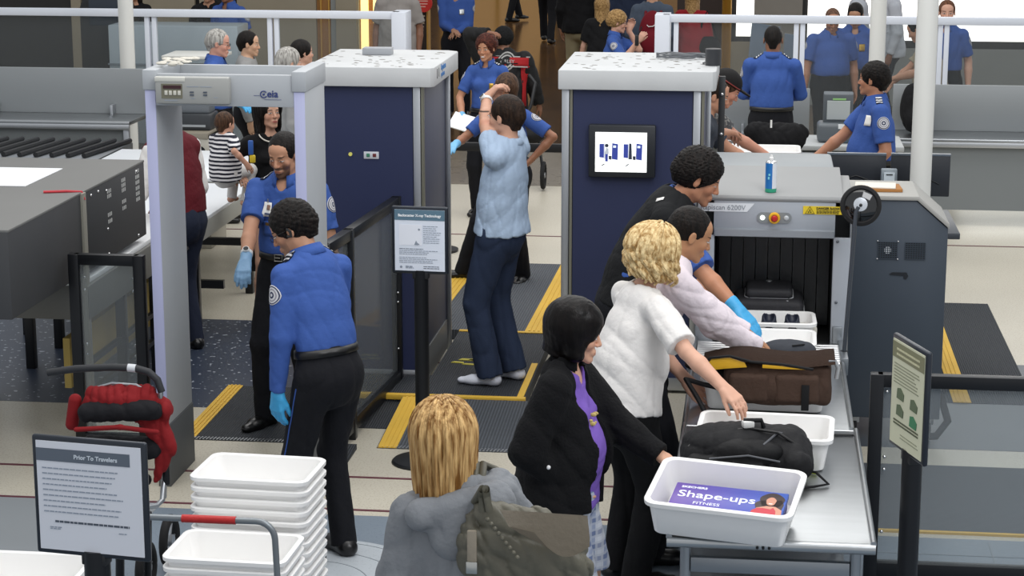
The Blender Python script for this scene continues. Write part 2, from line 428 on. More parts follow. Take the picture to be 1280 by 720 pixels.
    def handf(s, sg):
        d = nrm(s.W[sg]-s.E[sg]); o = dict(curl=.35, n=None, bend=0, spread=1., thumb=.6); o.update(s.hand[sg] or {})
        n = o['n']
        if n is None: n = nrm(-s.R*sg*1.0+s.F*.15-0*Z3) if abs(d[2]) > .6 else -Z3
        else: n = s.R*n[0]+s.F*n[1]+Z3*n[2]
        if 'd' in o: dd = o['d']; d = nrm(s.R*dd[0]+s.F*dd[1]+Z3*dd[2])
        n = nrm(n-d*(n@d)); t = np.cross(d, n)*sg*-1
        # thumb side: for a hanging right hand palm-in the thumb points forward
        return d, n, nrm(t), o
    def hand_prims(s, sg, inf=0.):
        k = s.k*1.02; d, n, t, o = s.handf(sg); W = s.W[sg]; c = o['curl']; P = []
        offs = (.029, .0098, -.0098, -.028); lens = (.92, 1.03, .96, .76)
        P.append(Rc(W-d*.015*k, W+d*.03*k, (.026+inf)*k, (.030+inf)*k, .015, e=n, q=.62))
        for i in range(4):
            b = W+(d*(.088-.004*abs(i-1.3))+t*offs[i])*k
            P.append(Rc(W+(d*.02+t*offs[i]*.55)*k, b, (.0150+inf)*k, (.0115+inf)*k, .012))
        for i in range(4):
            b = W+(d*(.088-.004*abs(i-1.3))+t*offs[i])*k; ang = c*.55+.06*i*c; dd = nrm(d+t*offs[i]*3*o['spread'])
            r = .0093
            for j, ln in enumerate((.042, .026, .021)):
                dd2 = nrm(dd*math.cos(ang)+n*math.sin(ang)); e = b+dd2*ln*lens[i]*k
                P.append(Rc(b, e, (r+inf)*k, (r-.0007+inf)*k, .0025)); b = e; r -= .0007; ang += c*(.75 if j == 0 else .55)
        th = o['thumb']; b0 = W+(d*.022+t*.020)*k; b1 = b0+nrm(d*.7+t*.62*th+n*.35)*.045*k; b2 = b1+nrm(d*.85+t*.35*th+n*(.2+.4*c))*.032*k; b3 = b2+nrm(d*.9+t*.12*th+n*(.25+.6*c))*.026*k
        P += [Rc(b0, b1, (.0155+inf)*k, (.0118+inf)*k, .012), Rc(b1, b2, (.0112+inf)*k, (.0100+inf)*k, .003), Rc(b2, b3, (.0100+inf)*k, (.0085+inf)*k, .002)]
        return P
    def torso(s, inf=0., cut=None, ease=(0, 0, 0, 0)):
        k, w = s.k, s.w; fem = s.fem
        a, b, c, d = (.160, .122, .140, .118) if fem else (.154, .143, .158, .140)
        a, b, c = a*w, b*w, c*(1+(w-1)*.6); q0 = .68 if not fem else .70; q1 = min(.95, .70+(w-1)*.6)
        ci = [(p, n) for p, n in (cut or [])]
        R_ = lambda p, r: r
        P = [Rc(s.pel-s.D1*.02*k, s.waist, (a+inf+ease[0])*k, (b+inf+ease[1])*k, .018, s.HF, q0 if w < 1.05 else q1, ci),
             Rc(s.waist, s.chest, (b+inf+ease[1])*k, (c+inf+ease[2])*k, .018, s.TF, q1, ci),
             Rc(s.chest, s.uch, (c+inf+ease[2])*k, (d+inf+ease[3])*k, .018, s.TF, .70, ci)]
        if w > 1.1: P.append(El(s.waist+s.F*.045*k, V(.125, .12, .14)*k*w*.92+inf+ease[1], k=.05, cut=ci))
        if fem:
            for sg in (-1, 1): P.append(El(s.chest+s.D2*.035*k+s.TR*sg*.068*k+s.TF*.075*k, V(.058, .055, .056)*k+inf, k=.03, cut=ci))
        for sg in (-1, 1):
            P.append(Rc(s.neck-s.D3*.035*k+s.TR*sg*.02*k, s.S[sg]-s.TR*sg*.02*k, (.042+inf)*k, (.046+inf)*k, .03, cut=ci))
        return P
    def make_body(s):
        k = s.k; hs = s.hs; P = s.torso(-.006); ax = s.hax(); hw = s.hw
        for sg in (-1, 1):
            S, E, W = s.S[sg], s.E[sg], s.W[sg]; aw = 1+(s.w-1)*.6
            if s.fem: aw *= .88
            P += [Rc(S, S+(E-S)*.35, .050*k*aw, .047*k*aw, .025), Rc(S+(E-S)*.3, E, .049*k*aw, .039*k*aw, .015), Rc(E, E+(W-E)*.35, .038*k*aw, .0415*k*aw, .01), Rc(E+(W-E)*.35, W, .0415*k*aw, .0265*k*aw, .01)]
            if s.hand[sg] is not False: P += s.hand_prims(sg)
            if not s.upper:
                h_, K, A = s.hip[sg], s.K[sg], s.A[sg]; lw = (.95 if s.fem else 1)*(1+(s.w-1)*.5)*(1 if s.barelegs else .84)
                P += [Rc(h_, K, .080*k*lw, .053*k*lw, .03), Rc(K, K+(A-K)*.4-s.F*.012*k, .050*k*lw, .053*k*lw, .02), Rc(K+(A-K)*.4-s.F*.012*k, A, .053*k*lw, .036*k, .02)]
                P += s.foot_prims(sg)
        # neck, head
        P += [Rc(s.neck-s.D3*.03*k, hw(0, -.018, -.055), (.050 if s.fem else .060)*k, (.047 if s.fem else .055)*k, .022)]
        E_ = lambda c, r, kk=.02, sub=False: El(hw(*c), V(*r)*hs, ax, kk*hs, sub)
        R2 = lambda a, b, ra, rb, kk=.01, sub=False: Rc(hw(*a), hw(*b), ra*hs, rb*hs, kk*hs, sub=sub)
        jw = .92 if s.fem else 1.
        P += [E_((0, -.018, .034), (.074, .093, .086)), E_((0, .022, -.028), (.061*jw, .064, .078), .03), E_((0, .040, .045), (.056, .046, .046), .03)]
        for sg in (-1, 1):
            P += [R2((sg*.046*jw, .004, -.060), (sg*.012, .070, -.097), .017, .015, .02), E_((sg*.036, .060, -.026), (.022, .022, .022), .02)]
        P += [R2((-.034, .079, .019), (.034, .079, .019), .0095, .0095, .012), E_((0, .074, -.100), (.018*jw, .015, .014), .012)]
        for sg in (-1, 1): P += [E_((sg*.031, .103, -.002), (.017, .016, .012), .012, True)]
        P += [R2((0, .085, .010), (0, .104, -.030), .0075, .0105, .010), E_((0, .082, -.066), (.026, .013, .018), .012)]
        for sg in (-1, 1): P += [E_((sg*.0115, .094, -.034), (.0075, .009, .007), .006), E_((sg*.031, .0775, -.001), (.0130, .0125, .0120), .003), E_((sg*.079, -.006, -.006), (.0075, .018, .031), .006)]
        P += [R2((-.014, .0915, -.0615), (.014, .0915, -.0615), .0045, .0045, .005), R2((-.012, .0915, -.0715), (.012, .0915, -.0715), .0052, .0052, .005), R2((-.019, .099, -.0665), (.019, .099, -.0665), .0028, .0028, .003, True)]
        for sg in (-1, 1): P += [E_((sg*.086, .003, -.002), (.005, .009, .014), .006, True)]
        s.bodyP = P
        vs, qs = sdf_mesh(P, s.h)
        hp = (vs-s.hc)@ax.T/hs
        s.body = np_obj('body', vs, qs, [s.skinm], s.root, {'hp': hp})
        return s
    def foot_prims(s, sg, inf=0.):
        k = s.k; A, t = s.A[sg], s.toe[sg]; fl = -.085*k+.0
        z = A+Z3*fl
        return [Rc(A, z-t*.035*k+Z3*.035*k, .038*k, .033*k, .02), Rc(z-t*.035*k+Z3*.032*k, z+t*.10*k+Z3*.024*k, .033*k, .036*k, .03, Z3, .75), Rc(z+t*.10*k+Z3*.022*k, z+t*.165*k+Z3*.018*k, .037*k, .028*k, .02, Z3, .6)]
    # ------------------------------------------------ clothing
    def piece(s, name, prims, m, h=None, disp=None, planes=None, label=None):
        h = h or max(s.h*1.25, .007)
        vs, qs = sdf_mesh(prims, h, disp, planes); o = np_obj(name, vs, qs, m if isinstance(m, list) else [m], s.root)
        if label: o['label'] = label
        return o, vs, qs
    def shirt(s, m, sleeve='short', ease=.010, hem=None, tuck=True, name='shirt', neckr=.062, vneck=0., wr=.007, seed=1, stripes=None, open_front=False, slen=.78, inf=.0, label=None, sleeves=True, collar=True, hemr=0., puff=0., back=0.):
        k = s.k; e = ease+inf
        hp_ = s.pel+s.D1*(hem if hem is not None else (.108 if tuck else -.10))*k
        cut = [(hp_, -s.D1)]
        ez = (e+.004, e+.014, e, e) if tuck else (e+.02+hemr, e+.016+hemr*.5, e, e)
        P = s.torso(0, cut, ez)
        if not tuck:
            P.append(El(s.pel-s.F*.035*k-Z3*.02*k, V(.14*s.w+.012, .105+.022, .12+.02)*k+e*k, np.stack([s.R, s.F, Z3]), .03, cut=cut))
            P.append(Rc(s.waist, s.pel-s.D1*.18*k, (.150*s.w+e+.006)*k, ((.184 if s.fem else .176)*s.w+e+.008+hemr)*k, .03, s.HF, .80, cut))
        if open_front: P.append(Bx(s.chest+s.TF*.16*k-s.D2*.05*k+s.TR*.02*k, V(open_front, .14, .55)*k, np.stack([s.TR, s.TF, s.D2]), .01, .012, True))
        for sg in (-1, 1):
            S, E, W = s.S[sg], s.E[sg], s.W[sg]; aw = (1+(s.w-1)*.6)*(.9 if s.fem else 1); d = nrm(E-S); d2 = nrm(W-E)
            if not sleeves:
                continue
            if sleeve == 'short':
                c = S+(E-S)*slen; P += [Rc(S, S+(E-S)*.5, (.050*aw+e)*k, (.051*aw+e)*k, .022), Rc(S+(E-S)*.3, E, (.050*aw+e)*k, (.055*aw+e)*k, .015, cut=[(c, d)])]
            else:
                c = W-d2*(.004 if sleeve == 'long' else .1)*k
                P += [Rc(S, E, (.050*aw+e)*k, (.045*aw+e*1.1+puff)*k, .022), Rc(E, W, (.044*aw+e+puff)*k, (.030*aw+e*.75+puff*.6)*k, .015, cut=[(c, d2)])]
        P.append(Rc(s.neck-s.D3*.055*k+s.TF*.012*k, s.hw(0, -.016, -.05), neckr*k*(.86 if s.fem else 1), (neckr+.03)*k, .01, sub=True))
        if vneck: P.append(El(s.neck+s.TF*.07*k-s.D3*.03*k, V(.035, .05, vneck)*k, np.stack([s.TR, s.TF, s.D3]), .01, True))
        if False: P.append(Bx(s.chest+s.TF*.16*k-s.D2*.05*k, V(open_front, .14, .55)*k, np.stack([s.TR, s.TF, s.D2]), .01, .012, True))
        o, vs, qs = s.piece(name, P, m, disp=wrinkle(wr, 16, seed, (1, 1, .6)) if wr else None, label=label)
        s.top = BVHTree.FromPolygons(vs.tolist(), qs.tolist()); s.shirtP = P
        return o
    def pants(s, m, name='trousers', ease=.012, top=.112, length=1., wr=.006, seed=3, flare=.0, short=None, label=None):
        k = s.k; cp = s.pel+s.D1*top*k; lw = (.97 if s.fem else 1)*(1+(s.w-1)*.5); hipw = (.166 if s.fem else .158)*s.w
        P = [Rc(s.pel-s.D1*.03*k, s.waist, (hipw+ease)*k, ((.135 if s.fem else .150)*s.w+ease)*k, .04, s.HF, .72 if s.w < 1.05 else min(.97, .72+(s.w-1)*.6), [(cp, s.D1)])]
        P.append(El(s.pel-s.F*.035*k-Z3*.02*k, V(.14*s.w, .105, .12)*k, np.stack([s.R, s.F, Z3]), .04, cut=[(cp, s.D1)]))
        if s.w > 1.1: P.append(El(s.waist+s.F*.045*k, V(.125, .12, .14)*k*s.w*.92+.012, k=.05, cut=[(cp, s.D1)]))
        for sg in (-1, 1):
            h_, K, A = s.hip[sg], s.K[sg], s.A[sg]; d = nrm(A-K)
            if short is not None:
                P += [Rc(h_, K, (.088*lw+ease)*k, (.072*lw+ease)*k, .035, cut=[(h_+(K-h_)*short, nrm(K-h_))])]
            else:
                e2 = A+d*(.045*length)*k
                P += [Rc(h_, K, (.086*lw+ease)*k, (.060*lw+ease)*k, .035), Rc(K, e2, (.058*lw+ease)*k, (.050+ease+flare)*k, .02, cut=[(e2-d*.004, d)])]
        o, vs, qs = s.piece(name, P, m, disp=wrinkle(wr, 12, seed, (1, 1, .6)), label=label)
        s.bot = BVHTree.FromPolygons(vs.tolist(), qs.tolist())
        return o
    def skirt(s, m, bottom=.35, wid=.24, name='skirt', top=.12, wr=.006):
        k = s.k; b = s.L(0, 0, bottom)
        P = [Rc(s.waist, s.pel, .15*k, .185*k, .04, s.F, .75, [(s.pel+s.D1*top*k, s.D1)]), Rc(s.pel, b, .185*k, wid*k, .04, s.F, .75, [(b+Z3*.0, -Z3)])]
        return s.piece(name, P, m, disp=wrinkle(wr, 14, 5, (1, 1, .1)))[0]
    def shoes(s, m, sole=None, name='shoe', boot=False):
        for sg in (-1, 1):
            k = s.k; A, t = s.A[sg], s.toe[sg]; z = A-Z3*.085*k
            P = [Rc(A+Z3*(.06 if boot else .0)*k, z-t*.03*k+Z3*.045*k, .046*k, .044*k, .02), Rc(z-t*.045*k+Z3*.034*k, z+t*.10*k+Z3*.032*k, .043*k, .046*k, .03, Z3, .85), Rc(z+t*.09*k+Z3*.028*k, z+t*.175*k+Z3*.024*k, .047*k, .036*k, .02, Z3, .72)]
            lo = z+Z3*.001
            o, vs, qs = s.piece(name, P, m, planes=[(lo, -Z3)])
    def sock(s, m, name='sock'):
        for sg in (-1, 1):
            P = [Rc(p.a, p.b, p.ra+.004*s.k, p.rb+.004*s.k, p.k, p.e, p.q) for p in s.foot_prims(sg)]+[Rc(s.A[sg], s.A[sg]+Z3*.1*s.k, .042*s.k, .044*s.k, .02)]
            s.piece(name, P, m, h=.006, planes=[(s.A[sg]-Z3*.084*s.k, -Z3)])
    def glove(s, sg, m, label=None):
        d = nrm(s.W[sg]-s.E[sg]); k = s.k
        P = s.hand_prims(sg, .0022)+[Rc(s.W[sg]-d*.045*k, s.W[sg]+d*.01*k, .034*k, .030*k, .01)]
        s.piece('glove', P, m, h=min(.0055, s.h), label=label)
    def hair(s, style, m, seed=2, t=None, fr=.012):
        hs = s.hs; ax = s.hax(); hw = s.hw
        E_ = lambda c, r, kk=.015, sub=False: El(hw(*c), V(*r)*hs, ax, kk*hs, sub)
        R2 = lambda a, b, ra, rb, kk=.02, sub=False, q=1.: Rc(hw(*a), hw(*b), ra*hs, rb*hs, kk*hs, sub=sub, e=None if q == 1 else s.hF, q=q)
        T = {'buzz': .004, 'short': .009, 'curly': .022, 'wavy': .016, 'bob': .02, 'long': .014, 'bun': .010, 'puff': .022}[style] if t is None else t
        P = [E_((0, -.020, .036), (.075+T, .094+T, .087+T))]
        pl = []
        ears = [E_((sg*.086, .004, -.018), (.020, .020, .034), .008, True) for sg in (-1, 1)]
        face = [E_((0, .118, -.036), (.074, .086, .110), .008, True)]
        if style in ('buzz', 'short', 'wavy', 'curly', 'bun', 'puff'):
            P.append(R2((0, -.075, .0), (0, -.062, -.055), .045+T, .032+T*.6))
            P += face+ears; pl = [(hw(0, 0, -.078), -s.hU), (hw(0, .02, -.045), nrm(s.hF*.8-s.hU*.9))]
            if style == 'curly': pl = [(hw(0, 0, -.062), -s.hU), (hw(0, .02, -.030), nrm(s.hF*.8-s.hU*.9))]
        if style == 'puff': P.insert(1, E_((0, -.045, .035), (.105, .09, .085), .03))
        if style == 'bob':
            for sg in (-1, 1): P.append(R2((sg*.052, -.012, .02), (sg*.060, .012, -.075), .046, .034, .02, q=1.2))
            P += [R2((0, -.045, .02), (0, -.06, -.085), .078, .062, .03), E_((0, .045, .065), (.07, .05, .045), .02)]
            P += [E_((0, .122, -.040), (.052, .072, .085), .008, True)]; pl = [(hw(0, 0, -.122), nrm(-s.hU*1.+s.hF*-.25))]
        if style == 'long':
            for sg in (-1, 1): P.append(R2((sg*.050, -.012, .02), (sg*.062, -.02, -.16), .042, .028, .02))
            P += [R2((0, -.04, .02), (0, -.075, -.22), .078, .058, .03, q=.8), E_((0, .118, -.036), (.056, .078, .105), .008, True)]
        amp = {'buzz': .0005, 'short': .0018, 'curly': .0065, 'wavy': .005, 'bob': .0022, 'long': .003, 'bun': .002, 'puff': .006}[style]
        sc = {'curly': 120, 'wavy': 75, 'short': 100, 'puff': 100}.get(style, 60)
        st = (1, 1, .15) if style in ('long', 'bob') else (1, 1, 1)
        o, vs, qs = s.piece('hair', P, m, h=min(.0065, s.h) if s.h < .01 else .009, disp=wrinkle(amp, sc, seed, st), planes=pl or None)
        return o
    def locks(s, m, n=90, length=.25, r=.011, curl=.0, seed=4, spread=(50, 310), out=.022, endr=.3, part=.0, turn=6., face_gap=0):
        """strands laid over the skull and falling to the shoulders; one mesh"""
        rs = random.Random(seed); mb = MB(); hs = s.hs
        for i in range(n):
            az = math.radians(spread[0]+(spread[1]-spread[0])*(i+rs.random())/n); dr, df = math.sin(az), math.cos(az); o_ = out*(.75+.5*rs.random()); pts = []; th0 = math.radians(rs.uniform(2, 45)); ln = length*(.8+.35*rs.random())
            L0 = 0; prev = None; j = 0; ph = rs.random()*6.28; th = th0; pts_=[]
            c = V(part*(1 if dr > 0 else -1)*0, -.020, .036)
            while th < math.radians(100):
                p = c+V((.075+o_)*math.sin(th)*dr, (.094+o_)*math.sin(th)*df, (.087+o_)*math.cos(th)); pts_.append(p); th += math.radians(13)
            p = pts_[-1]; steps = 9; base = s.hw(*p)
            wp = [s.hw(*q) for q in pts_]; back = -s.hF
            for q in range(1, steps+1):
                t = q/steps; pp = base-Z3*ln*t*hs-(s.hR*dr+s.hF*df)*(.022*t*hs); cc = curl*math.sin(min(1, t*2)*PI/2)
                pp = pp+(s.hR*math.cos(ph+t*turn)+s.hF*math.sin(ph+t*turn))*cc; wp.append(pp)
            m_ = len(wp); rsz = [r*(.35+.65*min(1, a/3))*(1 if a < m_-4 else max(endr*.4, (m_-a)/4)) for a in range(m_)]
            mb.tube([Vector(w) for w in wp], r, m, n=6, rs=rsz)
        return mb.build('hair_locks', s.root)
    # small things laid onto the shirt
    def hit(s, p, n, bvh=None):
        n = nrm(n); r = (bvh or s.top).ray_cast(Vector(p+n*.35), Vector(-n), .7)
        return np.array(r[0]) if r[0] else None
    def decal(s, p, n, up, w, hgt, m, name='badge', round_=False, rings=None, off=.0022, th=.002, bvh=None, res=None):
        """p centre guess, n outward. conforming plate; rings: list of (frac, material)"""
        n = nrm(n); up = nrm(np.array(up)-n*(np.array(up)@n)); rt = np.cross(up, n); bm = bmesh.new(); mats = []
        def hit(o):
            h = s.hit(p+o, n, bvh); 
            return (h if h is not None else p+o)+n*off
        c0 = s.hit(p, n, bvh)
        if c0 is None: c0 = p
        d0 = c0@n
        def fix(o):
            h = hit(o)
            if abs(h@n-d0) > .03: h = h+n*(d0-h@n+ (.03 if h@n > d0 else -.03))
            return h
        if round_:
            NA = 20; fr = [f for f, _ in rings]; mats = []
            for _, mm in rings:
                if mm not in mats: mats.append(mm)
            cv = bm.verts.new(fix(V(0, 0, 0))); prev = None; prevr = None
            for (f, mm) in rings:
                ring = [bm.verts.new(fix(rt*math.cos(a)*w/2*f+up*math.sin(a)*hgt/2*f)) for a in [2*PI*j/NA for j in range(NA)]]
                for j in range(NA):
                    fa = bm.faces.new((cv, ring[j], ring[(j+1) % NA])) if prev is None else bm.faces.new((prev[j], ring[j], ring[(j+1) % NA], prev[(j+1) % NA]))
                    fa.material_index = mats.index(mm); fa.smooth = True
                prev = ring
        else:
            nx = 4; ny = 4; g = [[bm.verts.new(fix(rt*(i/nx-.5)*w+up*(j/ny-.5)*hgt)) for i in range(nx+1)] for j in range(ny+1)]
            for j in range(ny):
                for i in range(nx): bm.faces.new((g[j][i], g[j][i+1], g[j+1][i+1], g[j+1][i])).smooth = True
            mats = [m]
        me = bpy.data.meshes.new(name); bm.to_mesh(me); bm.free()
        for mm in mats: me.materials.append(mm)
        o = bpy.data.objects.new(name, me); C.objects.link(o); o.parent = s.root
        sd = o.modifiers.new('s', 'SOLIDIFY'); sd.thickness = th; sd.offset = 1
        return o
    def shoulder_patch(s, sg, big=1.):
        k = s.k; S, E = s.S[sg], s.E[sg]; p = S+(E-S)*.30; n = nrm(s.TR*sg+0*s.TF); d = nrm(S-E)
        n = nrm(n-d*(n@d)) if abs(n@d) < .9 else nrm(s.TR*sg)
        if s.__dict__.get('pn') is not None: n = nrm(s.pn-d*(s.pn@d))
        w_ = mat('patch_white', '#c9c9cc', .8); b_ = mat('patch_navy', '#2a3050', .8); g_ = mat('patch_grey', '#8d8a93', .8)
        s.decal(p, n, d, .088*k*big, .092*k*big, None, 'shoulder_patch', True, [(.16, w_), (.34, b_), (.52, w_), (.64, g_), (.80, w_), (.92, b_), (1., w_)])
    def epaulet(s, sg, bars=3):
        k = s.k; c = (s.S[sg]*.52+s.neck*.48); n = nrm(s.D3+s.TR*sg*.25); nv = mat('epaulet_navy', '#14182a', .8)
        o = s.decal(c+s.TR*sg*.01, n, s.TF, .095*k, .048*k, nv, 'epaulette', off=.004)
        for i in range(bars):
            s.decal(c+s.TR*sg*(.03-.022*i)*k, n, s.TF, .010*k, .046*k, mat('stripe_white', '#e6e6e8', .7), 'epaulette_stripe', off=.0075).parent = o
    def belt(s, m, top=.092, buckle=True, w=.036):
        k = s.k; vs = []; n = 40; c = s.pel+s.D1*top*k; bv = s.bot; mb = MB(); bm = bmesh.new(); rings = [[], []]
        for j in range(n):
            a = 2*PI*j/n; d = nrm(s.R*math.cos(a)+s.F*math.sin(a)); d = nrm(d-s.D1*(d@s.D1))
            for i, u in enumerate((-w/2, w/2)):
                rr = 0
                for bvh in (s.bot,):
                    h = bvh.ray_cast(Vector(c+s.D1*(min(u, 0)-.012)*k+d*.4), Vector(-d), .5)
                    if h[0]: rr = max(rr, (np.array(h[0])-c)@d)
                rings[i].append(bm.verts.new(c+s.D1*u*k+d*(rr+.004)))
        for j in range(n): bm.faces.new((rings[0][j], rings[0][(j+1) % n], rings[1][(j+1) % n], rings[1][j])).smooth = True
        me = bpy.data.meshes.new('belt'); bm.to_mesh(me); bm.free(); me.materials.append(m); o = bpy.data.objects.new('belt', me); C.objects.link(o); o.parent = s.root
        sd = o.modifiers.new('s', 'SOLIDIFY'); sd.thickness = .006; sd.offset = 1
        if buckle:
            h = bv.ray_cast(Vector(c-s.D1*.02*k+s.F*.4), Vector(-s.F), .5); r_ = (np.array(h[0])-c)@s.F if h[0] else .13
            p = Vector(c+s.F*(r_+.014)); sl = mat('buckle_steel', '#b9b9b4', .3, 1.)
            M = wall_mtx(p, -s.R, s.D1); b = MB(); q = [(-.024, -.019, 0), (.024, -.019, 0), (.024, .019, 0), (-.024, .019, 0)]
            b.tube([M @ Vector(x) for x in q], .0035, sl, n=8, closed=True); b.tube([M @ Vector((-.024, 0, 0)), M @ Vector((.012, 0, .003))], .0025, sl, n=6)
            bo = b.build('buckle', s.root)
        return o
    def collar(s, m, gap=22, hgt=.050, rb=.073, name='collar', flare=.022, wings=True):
        k = s.k*(1.0); c = s.neck+s.D3*.004*k+s.TF*.004*k; f = .86 if s.fem else 1.; n = 26; t = bmesh.new(); rows = []
        ax = nrm(s.D3*.8+(s.hc-s.neck)*2)
        TF = nrm(s.TF-ax*(s.TF@ax)); TR = np.cross(TF, ax)
        for j in range(n+1):
            a = math.radians(gap+(360-2*gap)*j/n); fr = math.cos(a); d = TR*math.sin(a)+TF*math.cos(a); wing = max(0, (abs(a-PI)/PI-.62)/.38) if wings else 0
            top = c+d*(rb-.004)*f*k+ax*(hgt*.75-.012*wing-.010*(fr > 0)*fr)*k; fold = c+d*(rb+.003)*f*k+ax*(hgt*.80-.012*wing-.010*(fr > 0)*fr)*k
            bot = c+d*(rb+flare)*f*k+ax*(-.012-.045*wing)*k+TF*.018*wing*k; inn = c+d*(rb-.002)*f*k-ax*.03*k
            rows.append([t.verts.new(x) for x in (inn, top, fold, bot)])
        for j in range(n):
            for i in range(3): t.faces.new((rows[j][i], rows[j+1][i], rows[j+1][i+1], rows[j][i+1])).smooth = True
        bmesh.ops.recalc_face_normals(t, faces=t.faces)
        me = bpy.data.meshes.new(name); t.to_mesh(me); t.free(); me.materials.append(m); o = bpy.data.objects.new(name, me); C.objects.link(o); o.parent = s.root
        sd = o.modifiers.new('s', 'SOLIDIFY'); sd.thickness = .004; sd.offset = 0
        return o
    def id_card(s, r, u, m2='#e8e6e0', size=(.055, .08), name='id_card'):
        k = s.k; p = s.chest+s.TR*r*k+s.D2*u*k; w_ = mat('card_white', m2, .5)
        o = s.decal(p, s.TF, s.D2, size[0]*k, size[1]*k, w_, name, off=.008)
        s.decal(p+s.D2*.012*k-s.TR*.008*k, s.TF, s.D2, .022*k, .028*k, mat('card_photo', '#8c6a58', .6), 'photo', off=.0115).parent = o
        s.decal(p-s.D2*.024*k, s.TF, s.D2, .040*k, .010*k, mat('card_print', '#4a5570', .6), 'printed_line', off=.0115).parent = o
        mb = MB(); h = s.hit(p+s.D2*(size[1]/2)*k, s.TF)
        if h is not None: mb.tube([Vector(h+s.TF*.012), Vector(h+s.TF*.014+s.D2*.02*k)], .004, mat('clip_metal', '#c8c8c4', .3, .9), n=8); mb.build('clip', s.root).parent = s.root
        return o
    def plate(s, r, u, w_, h_, m, name='name_plate'):
        k = s.k; return s.decal(s.chest+s.TR*r*k+s.D2*u*k, s.TF, s.D2, w_*k, h_*k, m, name, off=.004)
    def watch(s, sg, m, md, off=.055):
        k = s.k; d, n, t, _ = s.handf(sg); ax = nrm(s.W[sg]-s.E[sg]); c = s.W[sg]-ax*off*k; rr = .033*k; mb = MB(); e1 = nrm(np.cross(ax, n)); e2 = np.cross(ax, e1); pr = [(rr, -.011), (rr+.003, -.009), (rr+.003, .009), (rr, .011)]
        q = Vector(ax).to_track_quat('Z', 'Y').to_matrix().to_4x4(); mb.lathe([(r_*1., z) for r_, z in pr], c, m, 22, q)
        mb.cyl(Vector(c-n*(rr-.002)), Vector(c-n*(rr+.010)), .019*k, m, n=20)
        o = mb.build('watch', s.root); m3 = MB(); m3.cyl(Vector(c-n*(rr+.010)), Vector(c-n*(rr+.0115)), .015*k, md, n=20); m3.build('watch_face', o); return o
    def glasses(s, m):
        mb = MB(); hw = s.hw; r = .0012*1.3
        for sg in (-1, 1):
            pts = [hw(sg*.031+.020*math.cos(a), .100, -.002+.013*math.sin(a)) for a in [2*PI*i/14 for i in range(14)]]; mb.tube([Vector(p) for p in pts], r, m, n=6, closed=True)
            mb.tube([Vector(hw(sg*.051, .099, .004)), Vector(hw(sg*.080, .06, .006)), Vector(hw(sg*.083, .0, .006)), Vector(hw(sg*.080, -.02, -.01))], r, m, n=6)
        mb.tube([Vector(hw(-.011, .101, .002)), Vector(hw(0, .105, .006)), Vector(hw(.011, .101, .002))], r, m, n=6)
        return mb.build('glasses', s.root)
# ---------------------------------------------------------------- shared materials
def ribmat(name, col, scale=60, axis='X', rough=.7, strength=.8, dark=.5):
    if name in MATS: return MATS[name]
    c = srgb(col); m = bpy.data.materials.new(name); m.use_nodes = True; nt = m.node_tree; L = nt.links.new; b = nt.nodes['Principled BSDF']; b.inputs['Roughness'].default_value = rough
    tc = N(nt, 'ShaderNodeTexCoord'); w = N(nt, 'ShaderNodeTexWave', wave_type='BANDS', bands_direction=axis); w.inputs['Scale'].default_value = scale
    L(tc.outputs['Object'], w.inputs['Vector']); bp = N(nt, 'ShaderNodeBump'); bp.inputs['Strength'].default_value = strength; bp.inputs['Distance'].default_value = .006
    L(w.outputs['Fac'], bp.inputs['Height']); L(bp.outputs[0], b.inputs['Normal']); mx = N(nt, 'ShaderNodeMix', data_type='RGBA'); mx.inputs[6].default_value = (*[x*dark for x in c], 1); mx.inputs[7].default_value = (*c, 1)
    L(w.outputs['Fac'], mx.inputs[0]); L(mx.outputs[2], b.inputs['Base Color']); MATS[name] = m; return m
def speckle(name, base, specks, scale=60, rough=.3, big=.0, th=.62):
    if name in MATS: return MATS[name]
    c = srgb(base); d = srgb(specks); m = bpy.data.materials.new(name); m.use_nodes = True; nt = m.node_tree; L = nt.links.new; b = nt.nodes['Principled BSDF']; b.inputs['Roughness'].default_value = rough
    tc = N(nt, 'ShaderNodeTexCoord'); v = N(nt, 'ShaderNodeTexNoise'); v.inputs['Scale'].default_value = scale; v.inputs['Detail'].default_value = 1; L(tc.outputs['Object'], v.inputs['Vector'])
    r = N(nt, 'ShaderNodeValToRGB'); r.color_ramp.elements[0].position = th; r.color_ramp.elements[1].position = th+.03; r.color_ramp.elements[0].color = (0, 0, 0, 1); r.color_ramp.elements[1].color = (1, 1, 1, 1); L(v.outputs[0], r.inputs[0])
    n2 = N(nt, 'ShaderNodeTexNoise'); n2.inputs['Scale'].default_value = 1.2; n2.inputs['Detail'].default_value = 5; L(tc.outputs['Object'], n2.inputs['Vector'])
    m1 = N(nt, 'ShaderNodeMix', data_type='RGBA'); m1.inputs[6].default_value = (*[x*.88 for x in c], 1); m1.inputs[7].default_value = (*[min(1, x*1.08) for x in c], 1); L(n2.outputs[0], m1.inputs[0])
    mx = N(nt, 'ShaderNodeMix', data_type='RGBA'); L(r.outputs[0], mx.inputs[0]); L(m1.outputs[2], mx.inputs[6]); mx.inputs[7].default_value = (*d, 1); L(mx.outputs[2], b.inputs['Base Color']); MATS[name] = m; return m
BLK = mat('black_metal', '#16181c', .38, .3); BLKM = mat('black_plastic', '#131417', .5); RUB = mat('rubber', '#0d0d0f', .8)
STEEL = mat('stainless', '#aeb1b3', .30, 1., bump=(25, .04), var=.10, stretch=(1, 6, 1)); STEELD = mat('stainless_dull', '#9a9ea2', .42, 1., bump=(30, .05), var=.12)
ALU = mat('aluminium', '#b9bcc0', .4, .9); WHITEP = mat('white_paint', '#d9dee8', .45); BINW = mat('bin_plastic', '#f1f0ee', .38, bump=(200, .03))
